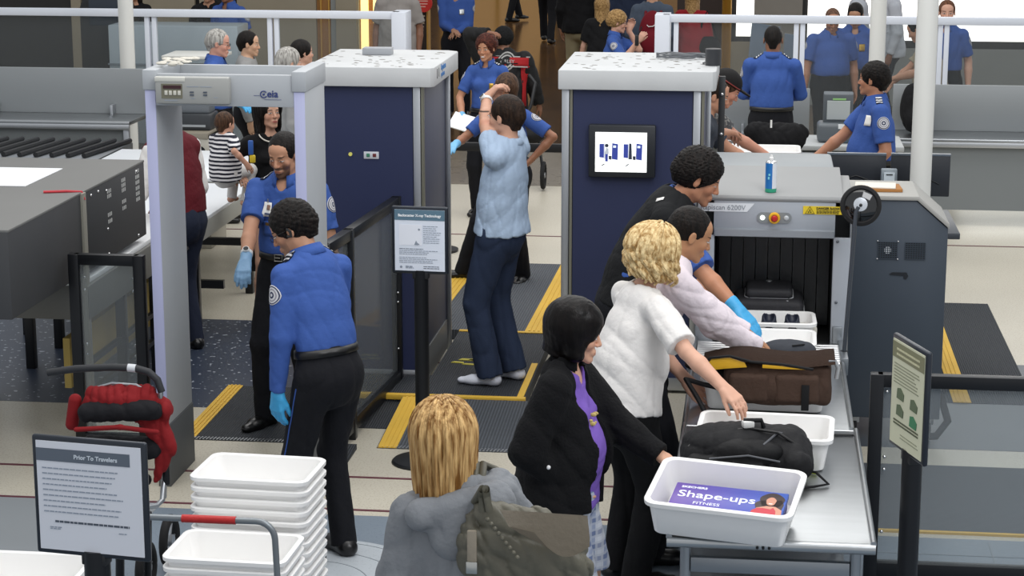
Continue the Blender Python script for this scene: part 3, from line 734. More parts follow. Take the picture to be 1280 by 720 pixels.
NAVY = mat('booth_navy', '#242c4e', .55, bump=(90, .05), var=.05); ROOFG = mat('booth_grey', '#c3c5c6', .6, bump=(14, .12), var=.12); DETG = mat('detector_grey', '#a9adb1', .5, bump=(60, .03), var=.04); DETL = mat('detector_lilac', '#b3b6d6', .5, var=.03)
BOOTHS = mat('booth_side_grey', '#4c4f62', .5, var=.05); PAPER = mat('paper', '#dfe6f2', .7); INK = mat('print_grey', '#8e98a6', .8); INKD = mat('print_dark', '#4c5460', .8); TEAL = mat('header_slate', '#5c7a8c', .6)
YEL = mat('yellow_strip', '#dcb13c', .6, bump=(120, .3), var=.12); MATG = ribmat('ribbed_mat', '#565b62', 17, 'X'); MATD = ribmat('ribbed_mat_dark', '#34383e', 22, 'X'); MATY = ribmat('ribbed_mat_cross', '#50555b', 22, 'Y')
GLASS = glassm('clear_glass', (.88, .90, .90), .03, .05); GLASSD = glassm('smoke_glass', (.80, .83, .84), .05, .14)
# ---------------------------------------------------------------- floor and building
TER = speckle('terrazzo_beige', '#c9c3b3', '#b5ac9a', 90, .32, th=.58); TERG = speckle('terrazzo_grey', '#76828e', '#69747f', 80, .35); TERD = speckle('terrazzo_dark', '#333c4d', '#aab0ba', 26, .35, th=.665); TERW = speckle('terrazzo_pale', '#b3bac0', '#a5adb3', 80, .35)
HALL = speckle('hall_floor', '#543b20', '#432e18', 3, .16, th=.55); BURG = mat('burgundy_strip', '#5d2a35', .5); LINE = mat('inlay_line', '#7f868d', .5)
fl = MB(); fl.box((-16, 3, -.2), (10, 9.85, 0), TERG); fl.box((-16, 9.85, -.2), (10, 20.2, 0), TER); fl.box((-16, 20.2, -.2), (14, 62, 0), HALL)
fl.box((-9, 11.75, 0), (-2.45, 14.05, .0015), TERD); fl.box((.5, 11.4, 0), (4, 13.4, .0015), mat('dark_floor', '#4a5058', .3))
fl.box((-4, 20.15, 0), (.5, 22.6, .002), speckle('hall_band', '#7d7466', '#6c6355', 10, .25))
fl.box((-6.5, 8.7, 0), (-3.05, 9.95, .0015), mat('grey_tile', '#8b9094', .35))
for y in (10.48, 9.93, 17.5, 13.0): fl.box((-4.9 if y != 13.0 else -2.4, y-.012, 0), (5, y+.012, .003), BURG)
for i in range(9):
    x = .35+i*.42; fl.box((x, 8.2, 0), (x+.006, 9.8, .002), LINE)
for y in (8.5, 9.1, 9.6): fl.box((.2, y, 0), (5, y+.006, .002), LINE)
cx, cy = -2.05, 8.85
for k, (r, m_) in enumerate(((.62, TERW),)):
    fl.cyl((cx, cy, 0), (cx, cy, .003), r, m_, n=64, smooth=False)
for r in (.58, .44, .30): fl.tube([(cx+r*math.cos(a), cy+r*math.sin(a), .001) for a in [2*PI*i/72 for i in range(72)]], .004, LINE, n=6, closed=True)
struct('floor', fl)
# back of the hall
CONC = mat('concrete', '#88837a', .8, bump=(8, .1), var=.10); CONB = mat('stone_beige', '#968c78', .7, var=.08); WOOD = mat('wood_trim', '#9a6b35', .45, var=.2); DBR = mat('dark_brown', '#2e2018', .5, var=.3); GOLD = mat('gold_metal', '#b98a34', .35, .7)
GREYP = mat('grey_panel', '#888a86', .55, var=.06); DARKG = mat('dark_shop', '#1d1c1b', .4)
LIT = mat('lit_panel', (1., .97, .92), .5, emit=1.6); LITY = mat('lit_yellow', (1., .74, .30), .5, emit=1.3)
w = MB(); Y = 26.0
def fx(px, y=Y): return aty(px, 40, y).x
def slab(m, x0, x1, z0, z1, y=Y, t=.15, d=0): m_ = w.box((fx(x0, y), y-d, z0), (fx(x1, y), y+t, z1), m)
slab(DARKG, -160, 330, 0, 4.6, d=0, t=.3)
for a, b in ((92, 104), (116, 122), (178, 246), (252, 258)): slab(CONB, a, b, 0, 4.6, d=.06)
slab(CONB, 300, 398, 0, 4.6, d=.12); slab(WOOD, 398, 416, 0, 4.6, d=.05); slab(mat('gold_line', '#d6a552', .4, .5), 402, 404, 0, 4.6, d=.07); slab(mat('gold_line', '#d6a552', .4, .5), 412, 414, 0, 4.6, d=.07)
slab(GREYP, 416, 450, 0, 4.6, d=.1); slab(CONB, 423, 449, 0, 4.6, d=.14); slab(WOOD, 450, 468, 0, 4.6, d=.0); slab(LITY, 452, 461, 0, 4.6, d=.04); slab(LITY, 467.5, 471, 1.1, 4.6, d=.04)
slab(DBR, 471, 534, 0, 4.6); slab(mat('gold_line', '#d6a552', .4, .5), 534, 536, 0, 4.6, d=.05)
struct('wall_left', w)
w = MB(); Y = 27.0
slab(DBR, 846, 905, 0, 4.6, y=27.); slab(GOLD, 905, 912, 0, 4.6, y=27., d=.08); slab(DARKG, 912, 1420, 0, 4.6, y=27.)
slab(CONC, 942, 1002, 0, 4.6, y=27., d=.15); slab(CONB, 912, 960, 0, aty(930, 52, 27.).z, y=27., d=.04); slab(GREYP, 1009, 1420, 0, aty(1100, 60, 27.).z, y=27., d=.04)
struct('wall_right', w)
w = MB(); w.box((-26, 60, 0), (8, 60.3, 9), DBR)
struct('wall_back', w)
w = MB(); slab(LIT, 920, 942, aty(930, 45, 27.).z, 4.4, y=27., t=0.02, d=.04); struct('window_1', w)
w = MB(); slab(LIT, 1009, 1400, aty(1100, 50, 27.).z, 4.4, y=27., t=.02, d=.04); struct('window_2', w)
# storefront disc sign
r_ = root('shop_sign', aty(529, 4, 25.8), 'round red shop sign with pale lettering on the brown storefront', 'sign')
m_ = MB(); m_.cyl((0, 0, 0), (0, .03, 0), .115, mat('sign_red', '#c22418', .5), n=40); m_.build('disc', r_)
m_ = MB(); P_ = mat('sign_pale', '#d9a89a', .5)
for i, (a, b) in enumerate(((-.05, .04), (-.075, .06), (-.06, .055), (-.04, .03))): m_.box((a, -.003, .055-i*.035), (b, .0, .068-i*.035), P_)
m_.build('pale_lines', r_)
m_ = MB()
for i, (a, b) in enumerate(((-.045, .02), (-.045, .0), (-.045, .012), (-.045, .005), (-.03, 0))): m_.box((a, 0, -.17-i*.045), (b, .003, -.155-i*.045), mat('sign_line', '#a89a84', .6))
m_.build('window_lines', r_)
# column of brass and far lamps reflected in the floor
m_ = MB(); m_.lathe([(.09, 0), (.09, .05), (.06, .08), (.06, 1.9), (.075, 1.93), (.06, 1.96), (.06, 2.4)], (fx(908, 25.6), 25.6, 0), GOLD)
tag(m_.build('brass_post'), 'polished brass post in front of the dark wall beside the lit panel', 'post')
# hallway lit shopfronts far away (their glow shows in the polished floor)
def shopfront(x0, x1, y, h, label, m):
    r = root('far_shop', (0, 0, 0), label, 'shop front'); a = MB(); a.box((x0, y, 0), (x1, y+.3, h), DBR); a.build('surround', r)
    a = MB(); a.box((x0+.25, y-.03, .1), (x1-.25, y, h-.6), m); a.build('lit_window', r); a = MB()
    n = max(2, int((x1-x0)/1.2))
    for i in range(n+1):
        xx = x0+.22+(x1-x0-.44)*i/n; a.box((xx-.04, y-.08, 0), (xx+.04, y-.03, h-.6), GOLD)
    a.build('mullion', r)
AMB = mat('amber_window', (.50, .29, .11), .5, emit=.34); AMD = mat('amber_window_dim', (.28, .16, .07), .5, emit=.3)
shopfront(-12.5, -9.3, 52, 4.2, 'dim amber shop front at the far left end of the hall', AMD); shopfront(-8.6, -5.2, 54, 4.2, 'bright amber shop front closing the middle of the far hall', AMB); shopfront(-4.6, 1.2, 53, 4.2, 'long dim shop front at the far right end of the hall', AMD)
# tall white poles
def pole(px, y, r, label):
    p = aty(px, 100, y); m = MB(); m.lathe([(r*1.9, 0), (r*1.9, .02), (r*1.05, .03), (r, .05), (r, 4.6)], (p.x, y, 0), mat('pole_white', '#d8d8d3', .45, var=.03)); return tag(m.build('support_pole'), label, 'pole', 'tall white poles')
pole(160.5, 19.0, .072, 'leftmost tall white pole, in front of the left glass partition'); pole(1095, 19.2, .074, 'tall white pole behind the officer with the shoulder badge, middle one of three'); pole(1156, 12.6, .0645, 'rightmost tall white pole beside the dark side cabinet of the scanner')
# ---------------------------------------------------------------- glass partitions
def partition(name_label, x0, x1, y, zt, uprights, endpost=None):
    r = root('glass_partition', (0, y, 0), name_label, 'partition'); m = MB(); m.box((x0, -.05, zt-.075), (x1, .05, zt), WHITEP, .006); m.build('top_rail', r)
    for a in uprights: m = MB(); m.box((a-.024, -.03, .03), (a+.024, .03, zt-.07), WHITEP, .004); m.build('upright', r)
    if endpost is not None: m = MB(); m.box((endpost-.075, -.07, .0), (endpost+.075, .25, zt), WHITEP, .006); m.build('end_post', r)
    m = MB(); m.box((x0, -.03, .0), (x1, .03, .08), WHITEP, .004); m.build('bottom_rail', r)
    u = sorted([x0]+list(uprights)+[x1])
    for a, b in zip(u[:-1], u[1:]):
        if b-a > .2: m = MB(); m.box((a+.02, -.004, .08), (b-.02, .004, zt-.07), GLASS); m.build('pane', r)
    return r
gx = lambda px: aty(px, 50, 20.5).x
partition('white framed glass partition behind the metal detector at the left', -10.5, gx(500), 20.5, 1.70, [gx(185), gx(194), gx(338), gx(346.5), -8.6, -8.5], gx(500))
partition('white framed glass partition in front of the bright windows at the right', gx(828), 3.6, 20.5, 1.70, [gx(845), gx(995), gx(1003), gx(1175), gx(1183)], gx(828))
# ---------------------------------------------------------------- metal detector
r_ = root('metal_detector', (-2.71, 10.2, 0), 'grey walk-through metal detector gate with display panel on its crossbar', 'metal detector')
for x in (-.432, .352):
    m = MB(); m.box((x, 0, .34), (x+.062, .47, 2.2), DETG, .008)
    lp = m.build('side_panel', r_); m = MB(); m.box((x+.003, -.005, .34), (x+.059, .004, 2.14), DETL, .003); m.build('front_strip', lp)
    m = MB(); m.box((x-.003, -.006, 0), (x+.065, .476, .34), mat('detector_base', '#55585a', .6), .004); m.build('base', lp)
    m = MB(); m.box((x-.006, -.012, 2.14), (x+.068, .48, 2.245), DETG, .006); m.build('corner_cap', lp)
m = MB(); m.box((-.40, .0, 2.06), (.37, .03, 2.225), DETG, .004); m.box((-.40, .44, 2.06), (.37, .47, 2.225), DETG, .004); m.box((-.40, .02, 2.06), (.37, .45, 2.09), DETG); cb = m.build('crossbar', r_)
m = MB(); m.box((-.36, -.055, 2.075), (.03, .0, 2.215), mat('panel_grey', '#9b9c99', .5), .012); m.box((-.36, -.058, 2.19), (-.20, -.02, 2.215), mat('panel_light', '#c7c7bf', .5), .004); pn = m.build('control_panel', r_)
m = MB(); m.box((-.325, -.058, 2.105), (-.215, -.054, 2.18), mat('panel_dark', '#6f6d5c', .5)); m.build('display_plate', pn)
m = MB(); m.box((-.315, -.061, 2.155), (-.22, -.057, 2.172), mat('led_dark', '#35141a', .3)); m.build('display', pn)
for i in range(4): m = MB(); m.box((-.308+i*.023, -.062, 2.122), (-.292+i*.023, -.056, 2.145), mat('button_pale', '#c8c6bb', .5), .002); m.build('button', pn)
for i, x in enumerate((-.175, -.105)):
    m = MB(); m.box((x, -.059, 2.135), (x+.02, -.055, 2.142), INKD); m.box((x, -.059, 2.12), (x+.02, -.055, 2.128), INKD); m.build('indicator_mark', pn)
m = MB()
for x0, x1, z in ((-.19, -.13, 2.165), (-.12, -.06, 2.165), (-.31, -.24, 2.092), (-.17, -.15, 2.105), (-.05, -.03, 2.11)): m.box((x0, -.0565, z), (x1, -.0545, z+.003), INK)
m.build('printed_lines', pn)
NV = mat('logo_navy', '#2c3a72', .5)
text('eia', .052, NV, wall_mtx((.215, -.003, 2.112), (1, 0, 0), (0, 0, 1)), r_, 'logo_lettering', bold=.001)
m = MB(); c_ = Vector((.198, -.003, 2.126)); m.tube([c_+Vector((.017*math.cos(a), 0, .017*math.sin(a))) for a in [math.radians(35+290*i/20) for i in range(21)]], .0028, NV, n=6); m.ball(c_, .006, NV); m.box((.145, -.002, 2.118), (.175, .0, 2.1195), NV); m.box((.2, -.002, 2.098), (.29, .0, 2.0995), NV); m.build('logo_mark', r_)
def debris(name, label, pts, m, parent=None):
    mb = MB()
    for (x, y, z, r) in pts: mb.ball((x, y, z), r, m, sc=(1, .8, .35), n=8)
    o = mb.build(name, parent); tag(o, label, 'debris'); o['kind'] = 'stuff'; return o
rs = random.Random(3)
debris('dust_clumps', 'grey dust clumps along the top of the metal detector', [(-2.71+rs.uniform(-.42, -.25), 10.3+rs.uniform(0, .3), 2.262+rs.uniform(-.003, .004), rs.uniform(.012, .03)) for _ in range(26)], mat('dust', '#c9c5ba', .95, var=.2))
# ---------------------------------------------------------------- body scanner booths
def booth(x0, x1, y0, y1, label, right=False):
    r = root('body_scanner_booth', ((x0+x1)/2, y0, 0), label, 'body scanner', 'navy body scanner booths'); h = (x1-x0)/2; d = y1-y0
    m = MB(); m.box((-h+.07, 0, .10), (h-.09, .03, 1.915), NAVY); m.build('front_panel', r)
    m = MB(); m.box((-h+.03, .02, .08), (h-.03, d-.05, 1.92), BOOTHS, .004); m.build('cabinet', r)
    for x in (-h+.0, h-.085):
        m = MB(); m.box((x, -.01, .0), (x+.045, .035, 1.92), ALU, .003); m.box((x+.05, -.006, .0), (x+.066, .03, 1.92), mat('brass_edge', '#8c8a7c', .4, .7)); m.build('corner_trim', r)
    m = MB(); m.box((h-.03, d-.06, 0), (h, d-.02, 1.9), ALU, .003); m.build('rear_trim', r)
    m = MB(); m.box((-h+.05, -.005, .02), (h-.06, .025, .10), ALU, .003); m.build('kick_plate', r)
    m = MB(); m.box((h-.032, .06, .02), (h-.022, d-.08, .22), mat('side_kick', '#8c8d8c', .4, .5)); m.build('side_kick_plate', r)
    m = MB(); m.prism([(-h-.02, -.04), (h+.03, -.04), (h+.05, -.0), (h+.05, d-.0), (h-.02, d+.06), (-h-.02, d+.06)], 'z', 1.91, 2.03, ROOFG, .006); rf = m.build('roof', r)
    m = MB()
    for _ in range(70):
        a, b = rs.uniform(-h, h), rs.uniform(0, d); m.ball((a, b, 2.031), rs.uniform(.005, .016), mat('grime', '#8b8883', .95), sc=(1.4, .7, .12), n=7)
    g = m.build('grime_spots', rf); g['kind'] = 'stuff'
    return r, h, d
rb, h, d = booth(-2.77, -2.03, 12.42, 13.42, 'navy body scanner booth at the left with control buttons on its front')
m = MB(); m.box((.17-.20, -.006, 1.455), (.265-.20, .0, 1.50), mat('plate_pale', '#c9ccd2', .5), .002); cp = m.build('switch_plate', rb)
for i, (x, c) in enumerate(((-.002, '#3f7d63'), (.038, '#6b3130'))): m = MB(); m.box((x-.011, -.010, 1.467), (x+.011, -.005, 1.489), mat('btn'+c, c, .4), .002); m.build('switch_button', cp)
m = MB(); m.cyl((-.115, -.008, 1.482), (-.115, .0, 1.482), .012, mat('lamp_yellow', '#e2dc74', .3), n=20); m.build('indicator_lamp', rb)
m = MB()
m.cyl((.2, -.008, .06), (.2, -.004, .06), .006, BLKM, n=10)
m.build('screw', rb)
RO = [c for c in rb.children if c.name.startswith('roof')][0]
m = MB(); m.box((h+.05, .10, 1.95), (h+.052, .115, 2.01), BLKM); m.box((h+.05, .17, 1.955), (h+.052, .178, 2.01), BLKM); m.build('black_mark', rb)
M_ = wall_mtx((h+.0515, .26, 1.985), (0, 1, 0), (0, 0, 1)); BLU = mat('logo_blue', '#3f7fc0', .5)
text('Rapiscan', .055, BLU, M_, rb, 'logo_lettering', bold=.001); M_ = wall_mtx((h+.0515, .26, 1.945), (0, 1, 0), (0, 0, 1)); text('systems', .045, BLU, M_, rb, 'logo_lettering', bold=.001)
o = MB().box((-.09, -.05, 0), (.10, .05, .045), mat('box_grey', '#9a9da2', .5), .004).build('junction_box', None, Vector((aty(466, 62, 13.0).x, 13.15, 2.031))); tag(o, 'small grey junction box lying on the roof of the left booth', 'junction box')
rb, h, d = booth(-1.19, -.30, 12.42, 13.42, 'navy body scanner booth at the right with wall screen on its front')
m = MB(); m.box((-.275, -.055, 1.375), (.135, 0, 1.70), mat('screen_frame', '#22252a', .4), .010); sc_ = m.build('wall_screen', rb)
m = MB(); m.box((-.233, -.058, 1.41), (.083, -.054, 1.655), mat('screen_lit', (.93, .95, .93), .4, emit=.75)); m.build('display', sc_)
SB = mat('screen_blue', (.03, .05, .28), .5, emit=.4); SG = mat('screen_grey', (.42, .45, .5), .5, emit=.4); SK = mat('screen_dark', (.03, .04, .07), .5); SW = mat('screen_pale', (.7, .8, .9), .5, emit=.5)
m = MB()
for dx in (0, .148):
    x0 = -.207+dx
    m.prism([(x0, 1.500), (x0+.028, 1.497), (x0+.028, 1.583), (x0, 1.583)], 'y', -.0595, -.058, SB); m.prism([(x0+.076, 1.490), (x0+.112, 1.485), (x0+.114, 1.583), (x0+.078, 1.588)], 'y', -.0595, -.058, SB); m.prism([(x0+.058, 1.488), (x0+.074, 1.486), (x0+.074, 1.51), (x0+.056, 1.51)], 'y', -.0597, -.058, SK)
    m.box((x0+.084, -.0605, 1.56), (x0+.102, -.0590, 1.574), SW); m.box((x0+.030, -.0600, 1.49), (x0+.035, -.058, 1.585), SG)
    if dx == 0: m.prism([(x0+.036, 1.475), (x0+.052, 1.475), (x0+.052, 1.52), (x0+.036, 1.52)], 'y', -.060, -.058, SB); m.prism([(x0+.034, 1.52), (x0+.057, 1.52), (x0+.056, 1.555), (x0+.040, 1.56)], 'y', -.0602, -.058, SG); m.cyl((x0+.045, -.0605, 1.573), (x0+.045, -.058, 1.573), .011, SK, n=12)
    else: m.prism([(x0+.030, 1.49), (x0+.052, 1.49), (x0+.048, 1.585), (x0+.036, 1.59)], 'y', -.060, -.058, SK)
    m.prism([(x0+.014, 1.445), (x0+.034, 1.458), (x0+.030, 1.462), (x0+.012, 1.449)], 'y', -.060, -.058, SK)
m.build('picture', sc_)
o = MB().lathe([(0, 0), (.05, 0), (.05, .10), (.047, .103), (0, .105)], (0, 0, 0), mat('lamp_dark', '#2b2d31', .35)).build('beacon_lamp', None, Vector((aty(891, 72, 12.6).x, 12.75, 2.031))); tag(o, 'dark round beacon at the right edge of the right booth roof', 'beacon lamp')
m = MB(); cxx, cyy = aty(850, 66, 12.9).x, 13.1
pts = [(cxx+(.14+.012*math.sin(5*a))*math.cos(a)+.02*math.sin(2*a), cyy+.05*math.sin(a)+.01*math.cos(3*a), 2.041+.012*(1+math.sin(1.7*a))) for a in [6.283*3*i/90 for i in range(91)]]
m.tube(pts, .006, mat('cable_grey', '#63666a', .5), n=8); m.tube([(cxx+.13, cyy, 2.05), (cxx+.2, cyy-.08, 2.04), (-.34, 12.78, 2.04)], .006, mat('cable_grey', '#63666a', .5), n=8)
tag(m.build('cable_coil'), 'coil of grey cable lying on the roof of the right booth', 'cable')
m = MB(); m.box((-.02, -.02, 0), (.02, .02, 1.96), mat('panel_side_black', '#1c1d20', .4), .003); 
o = m.build('barrier_edge_post', None, Vector((-.22, 12.78, 0))); tag(o, 'slim black post with chrome studs beside the right booth', 'post')
for i in range(7): MB().ball((.0, -.024, .35+i*.25), .012, mat('chrome', '#d8d8d8', .15, 1.)).build('stud', o)
# ---------------------------------------------------------------- mats
def wedge(name, label, x0, x1, y0, y1, z0, z1, m, strips=(), edge=None, group=None, cat='floor mat'):
    r = root(name, ((x0+x1)/2, y0, 0), label, cat, group); cxm = (x0+x1)/2; b = MB(); D = y1-y0
    b.prism([(0, 0), (D, 0), (D, z1), (0, z0)], 'x', x0-cxm, x1-cxm, m); b.build('mat_body', r)
    for (a, c) in strips:
        b = MB(); b.prism([(0, z0), (D, z1), (D, z1+.004), (0, z0+.004)], 'x', a-cxm, c-cxm, YEL)
        for q in range(1, 4): xx = a-cxm+(c-a)*q/4; b.prism([(0, z0+.004), (D, z1+.004), (D, z1+.008), (0, z0+.008)], 'x', xx-.006, xx+.006, YEL)
        b.build('yellow_strip', r)
    if edge:
        b = MB(); n = int((x1-x0)/.02)
        for i in range(n): xx = x0-cxm+(i+.2)*(x1-x0)/n; b.prism([(xx, 0.002), (xx+.008, 0.002), (xx+.016, .045), (xx+.008, .045)], 'z', z0+.001, z0+.005, ALU)
        b.build('grip_edge', r)
    return r
wedge('ribbed_floor_mat', 'ribbed grey mat with yellow strip under the bearded officer', -3.29, -2.42, 11.07, 12.23, .004, .012, MATD, [(-3.29, -3.195)], True, 'rubber floor mats')
rp = root('scanner_platform', (-1.9, 11.9, 0), 'raised ribbed platform with yellow edge where the barefoot man stands', 'platform')
m = MB(); m.prism([(-.9, 0), (.54, 0), (.54, 1.72), (-.11, 1.72), (-.11, .50), (-.9, .50)], 'z', 0, .075, MATD); m.build('deck', rp)
m = MB(); m.box((-.9, -.01, .05), (.545, .035, .082), YEL, .003); m.build('front_edge', rp); m = MB(); m.box((.49, .03, .07), (.53, .86, .081), YEL); m.build('side_edge', rp); m = MB(); m.box((-.11, 1.69, .07), (.54, 1.73, .081), YEL); m.build('rear_edge', rp)
p_ = atz(583, 452, .08); m = MB(); x0, y0 = p_.x+1.9, p_.y-11.9
for (a, b, c, d_) in ((-.10, -.02, .09, .02), (-.06, .05, .12, .03), (-.02, -.06, .1, .015), (.0, .05, .05, .012)): m.prism([(x0+a, y0+b), (x0+a+c, y0+b-.015), (x0+a+c*.9, y0+b+d_), (x0+a+.02, y0+b+d_+.01)], 'z', .075, .079, mat('paint_yellow', '#c9bd3f', .6))
m.build('worn_footprint_mark', rp)
wedge('ribbed_ramp_mat', 'ribbed ramp with yellow strip leading up to the scanner platform', -2.11, -1.30, 11.03, 11.88, .004, .07, MATG, [(-2.105, -1.995)], True, 'rubber floor mats')
wedge('ribbed_ramp_mat', 'small dark ribbed ramp beside the glass barrier posts', -2.32, -2.115, 11.42, 12.28, .004, .06, MATD, [], None, 'rubber floor mats')
wedge('ribbed_ramp_mat', 'long ribbed ramp with yellow sides behind the body scanner', -2.37, -1.42, 13.66, 16.3, .07, .004, MATG, [(-2.36, -2.22), (-1.56, -1.43)], None, 'rubber floor mats')
rr = wedge('ribbed_floor_mat', 'grey ribbed mat with thin yellow edge beyond the right barrier', .62, 2.6, 9.92, 11.05, .006, .010, MATY, [], None, 'rubber floor mats'); m = MB(); m.box((-.99, -.012, 0), (.99, .012, .012), YEL); m.build('yellow_edge', rr)
wedge('ribbed_floor_mat', 'mat with yellow strip behind the dark cabinet at right edge', 1.15, 1.75, 12.4, 15.2, .004, .010, MATD, [(1.25, 1.36)], None, 'rubber floor mats')
wedge('ribbed_ramp_mat', 'black metal floor ramp at the foot of the glass barrier', -2.40, -2.22, 10.66, 11.0, .004, .03, MATD, [], None, 'rubber floor mats')
# ---------------------------------------------------------------- barriers
def barrier(label, pts, h, group='black framed glass barriers', pw=.06, studs=True):
    A = Vector(pts[0]); r = root('glass_barrier', (A.x, A.y, 0), label, 'barrier', group); P = [Vector(p)-Vector((A.x, A.y)) for p in [Vector(q) for q in pts]]
    for i, p in enumerate(P): MB().box((p.x-pw/2, p.y-pw/2, 0), (p.x+pw/2, p.y+pw/2, h), BLK, .005).build('post', r)
    for a, b in zip(P[:-1], P[1:]):
        d = (b-a); L = d.length; ang = math.atan2(d.y, d.x); c = (a+b)/2; M = Matrix.Translation((c.x, c.y, 0)) @ Matrix.Rotation(ang, 4, 'Z')
        MB().box((-L/2, -.028, h-.06), (L/2, .028, h), BLK, .004, mtx=M).build('top_rail', r); MB().box((-L/2, -.028, .05), (L/2, .028, .13), BLK, .004, mtx=M).build('bottom_rail', r)
        MB().box((-L/2+.03, -.004, .13), (L/2-.03, .004, h-.06), GLASSD, mtx=M).build('glass_pane', r)
        if studs:
            for z in (.28, .58, .64, .95, 1.02):
                if z < h-.08:
                    for e_ in (-1, 1): MB().ball(M @ Vector((e_*(L/2-.045), -.018, z)), .008, mat('chrome', '#d8d8d8', .15, 1.), n=10).build('stud', r)
    return r
barrier('black glass barrier running back beside the officer to the left booth', [(-2.335, 10.75), (-2.29, 11.2), (-2.21, 12.30)], 1.24)
barrier('black glass barrier left of the metal detector', [(-3.37, 10.72), (-3.74, 10.72)], 1.16)
barrier('black glass barrier behind the tilted sign at the right', [(.575, 9.12), (1.75, 9.12), (3.0, 9.12)], 1.03)
# ---------------------------------------------------------------- sign stands
def sign_stand(loc, rz, w_, h_, z0, label, draw, postr=.035, pm=BLK):
    r = root('sign_stand', loc, label, 'sign', 'sign stands', rz)
    m = MB(); m.lathe([(0, 0), (.17, 0), (.17, .008), (.16, .018), (.05, .03), (0, .03)], (0, 0, 0), BLK); m.build('base', r)
    MB().cyl((0, .03, .02), (0, .03, z0+.02), postr, pm, n=24).build('post', r)
    MB().box((-.045, .0, z0-.03), (.045, .055, z0+.015), BLKM, .006).build('bracket', r)
    m = MB(); m.box((-w_/2, 0, z0), (w_/2, .022, z0+h_), mat('sign_frame', '#2b3038', .3, .4), .010, seg=3); f = m.build('frame', r)
    m = MB(); m.box((-w_/2+.018, -.003, z0+.018), (w_/2-.018, .002, z0+h_-.018), draw['paper']); f2 = m.build('poster', r)
    draw['fn'](r, f2, w_-.036, h_-.036, z0+.018)
    return r
def lines(m, x0, x1, zt, zb, n, mt, jit=.3, y=-.0045, t=.003, rs=random.Random(5)):
    for i in range(n):
        z = zt+(zb-zt)*i/max(1, n-1); x = x0
        xe = x1-(x1-x0)*jit*rs.random()
        while x < xe:
            ww = rs.uniform(.008, .022); m.box((x, y, z-t), (min(x+ww, xe), y+.001, z), mt); x += ww+.003
def dr_center(r, f, w_, h_, z):
    m = MB(); m.box((-w_/2, -.0045, z+h_*.83), (w_/2, -.003, z+h_), TEAL); m.build('header_band', f)
    text('Backscatter X-ray Technology', .0195, mat('text_white', '#f2f4f6', .6), wall_mtx((0, -.005, z+h_*.89), (1, 0, 0), (0, 0, 1)), f, align='CENTER', bold=.0006)
    m = MB(); lines(m, .02, .12, z+h_*.74, z+h_*.47, 9, INK); lines(m, -.115, .02, z+h_*.365, z+h_*.36, 1, INKD, 0); lines(m, -.115, .10, z+h_*.335, z+h_*.28, 3, INK); lines(m, -.115, .10, z+h_*.225, z+h_*.14, 4, INK); lines(m, -.08, -.03, z+h_*.08, z+h_*.05, 3, INK); lines(m, .02, .115, z+h_*.08, z+h_*.05, 2, INKD); m.build('printed_lines', f)
    m = MB(); m.box((-.115, -.0042, z+h_*.42), (.012, -.0032, z+h_*.76), mat('paper_pale', '#e8ecf5', .7)); m.prism([(-.03, z+h_*.43), (-.02, z+h_*.50), (-.012, z+h_*.46), (.0, z+h_*.44), (-.012, z+h_*.425)], 'y', -.0055, -.004, INK); m.cyl((-.003, -.0052, z+h_*.68), (-.003, -.004, z+h_*.68), .006, INK, n=12); m.cyl((-.105, -.0052, z+h_*.06), (-.105, -.004, z+h_*.06), .007, INK, n=14); m.build('picture', f)
pc = atz(521, 577)
sign_stand((pc.x+.03, 10.8, 0), math.radians(-3), .315, .375, 1.075, 'white information sign on a black post beside the left booth', dict(paper=PAPER, fn=dr_center), .040)
def dr_left(r, f, w_, h_, z):
    m = MB(); m.box((-w_/2+.0, -.0045, z+h_*.82), (w_/2-.04, -.003, z+h_*.935), mat('header_grey', '#5b6470', .6)); m.build('header_band', f)
    text('Prior To Travelers', .021, mat('text_pale', '#ccd4dc', .6), wall_mtx((w_/2-.085, -.005, z+h_*.855), (1, 0, 0), (0, 0, 1)), f, align='RIGHT', bold=.0005)
    m = MB(); lines(m, -w_/2+.02, w_/2-.06, z+h_*.76, z+h_*.36, 9, INK, .25, t=.004); lines(m, -w_/2+.06, w_/2-.05, z+h_*.275, z+h_*.27, 1, INKD, 0, t=.007); lines(m, -w_/2+.04, -w_/2+.09, z+h_*.215, z+h_*.2, 2, INK); lines(m, w_/2-.09, w_/2-.05, z+h_*.205, z+h_*.2, 1, INK); m.build('printed_lines', f)
ps = aty(116, 690, 6.35)
sign_stand((ps.x, 6.35, 0), math.radians(-8), .42, .42, 1.02, 'large white notice on a black stand in the left foreground', dict(paper=mat('paper_b', '#d5d8e0', .7), fn=dr_left), .045)
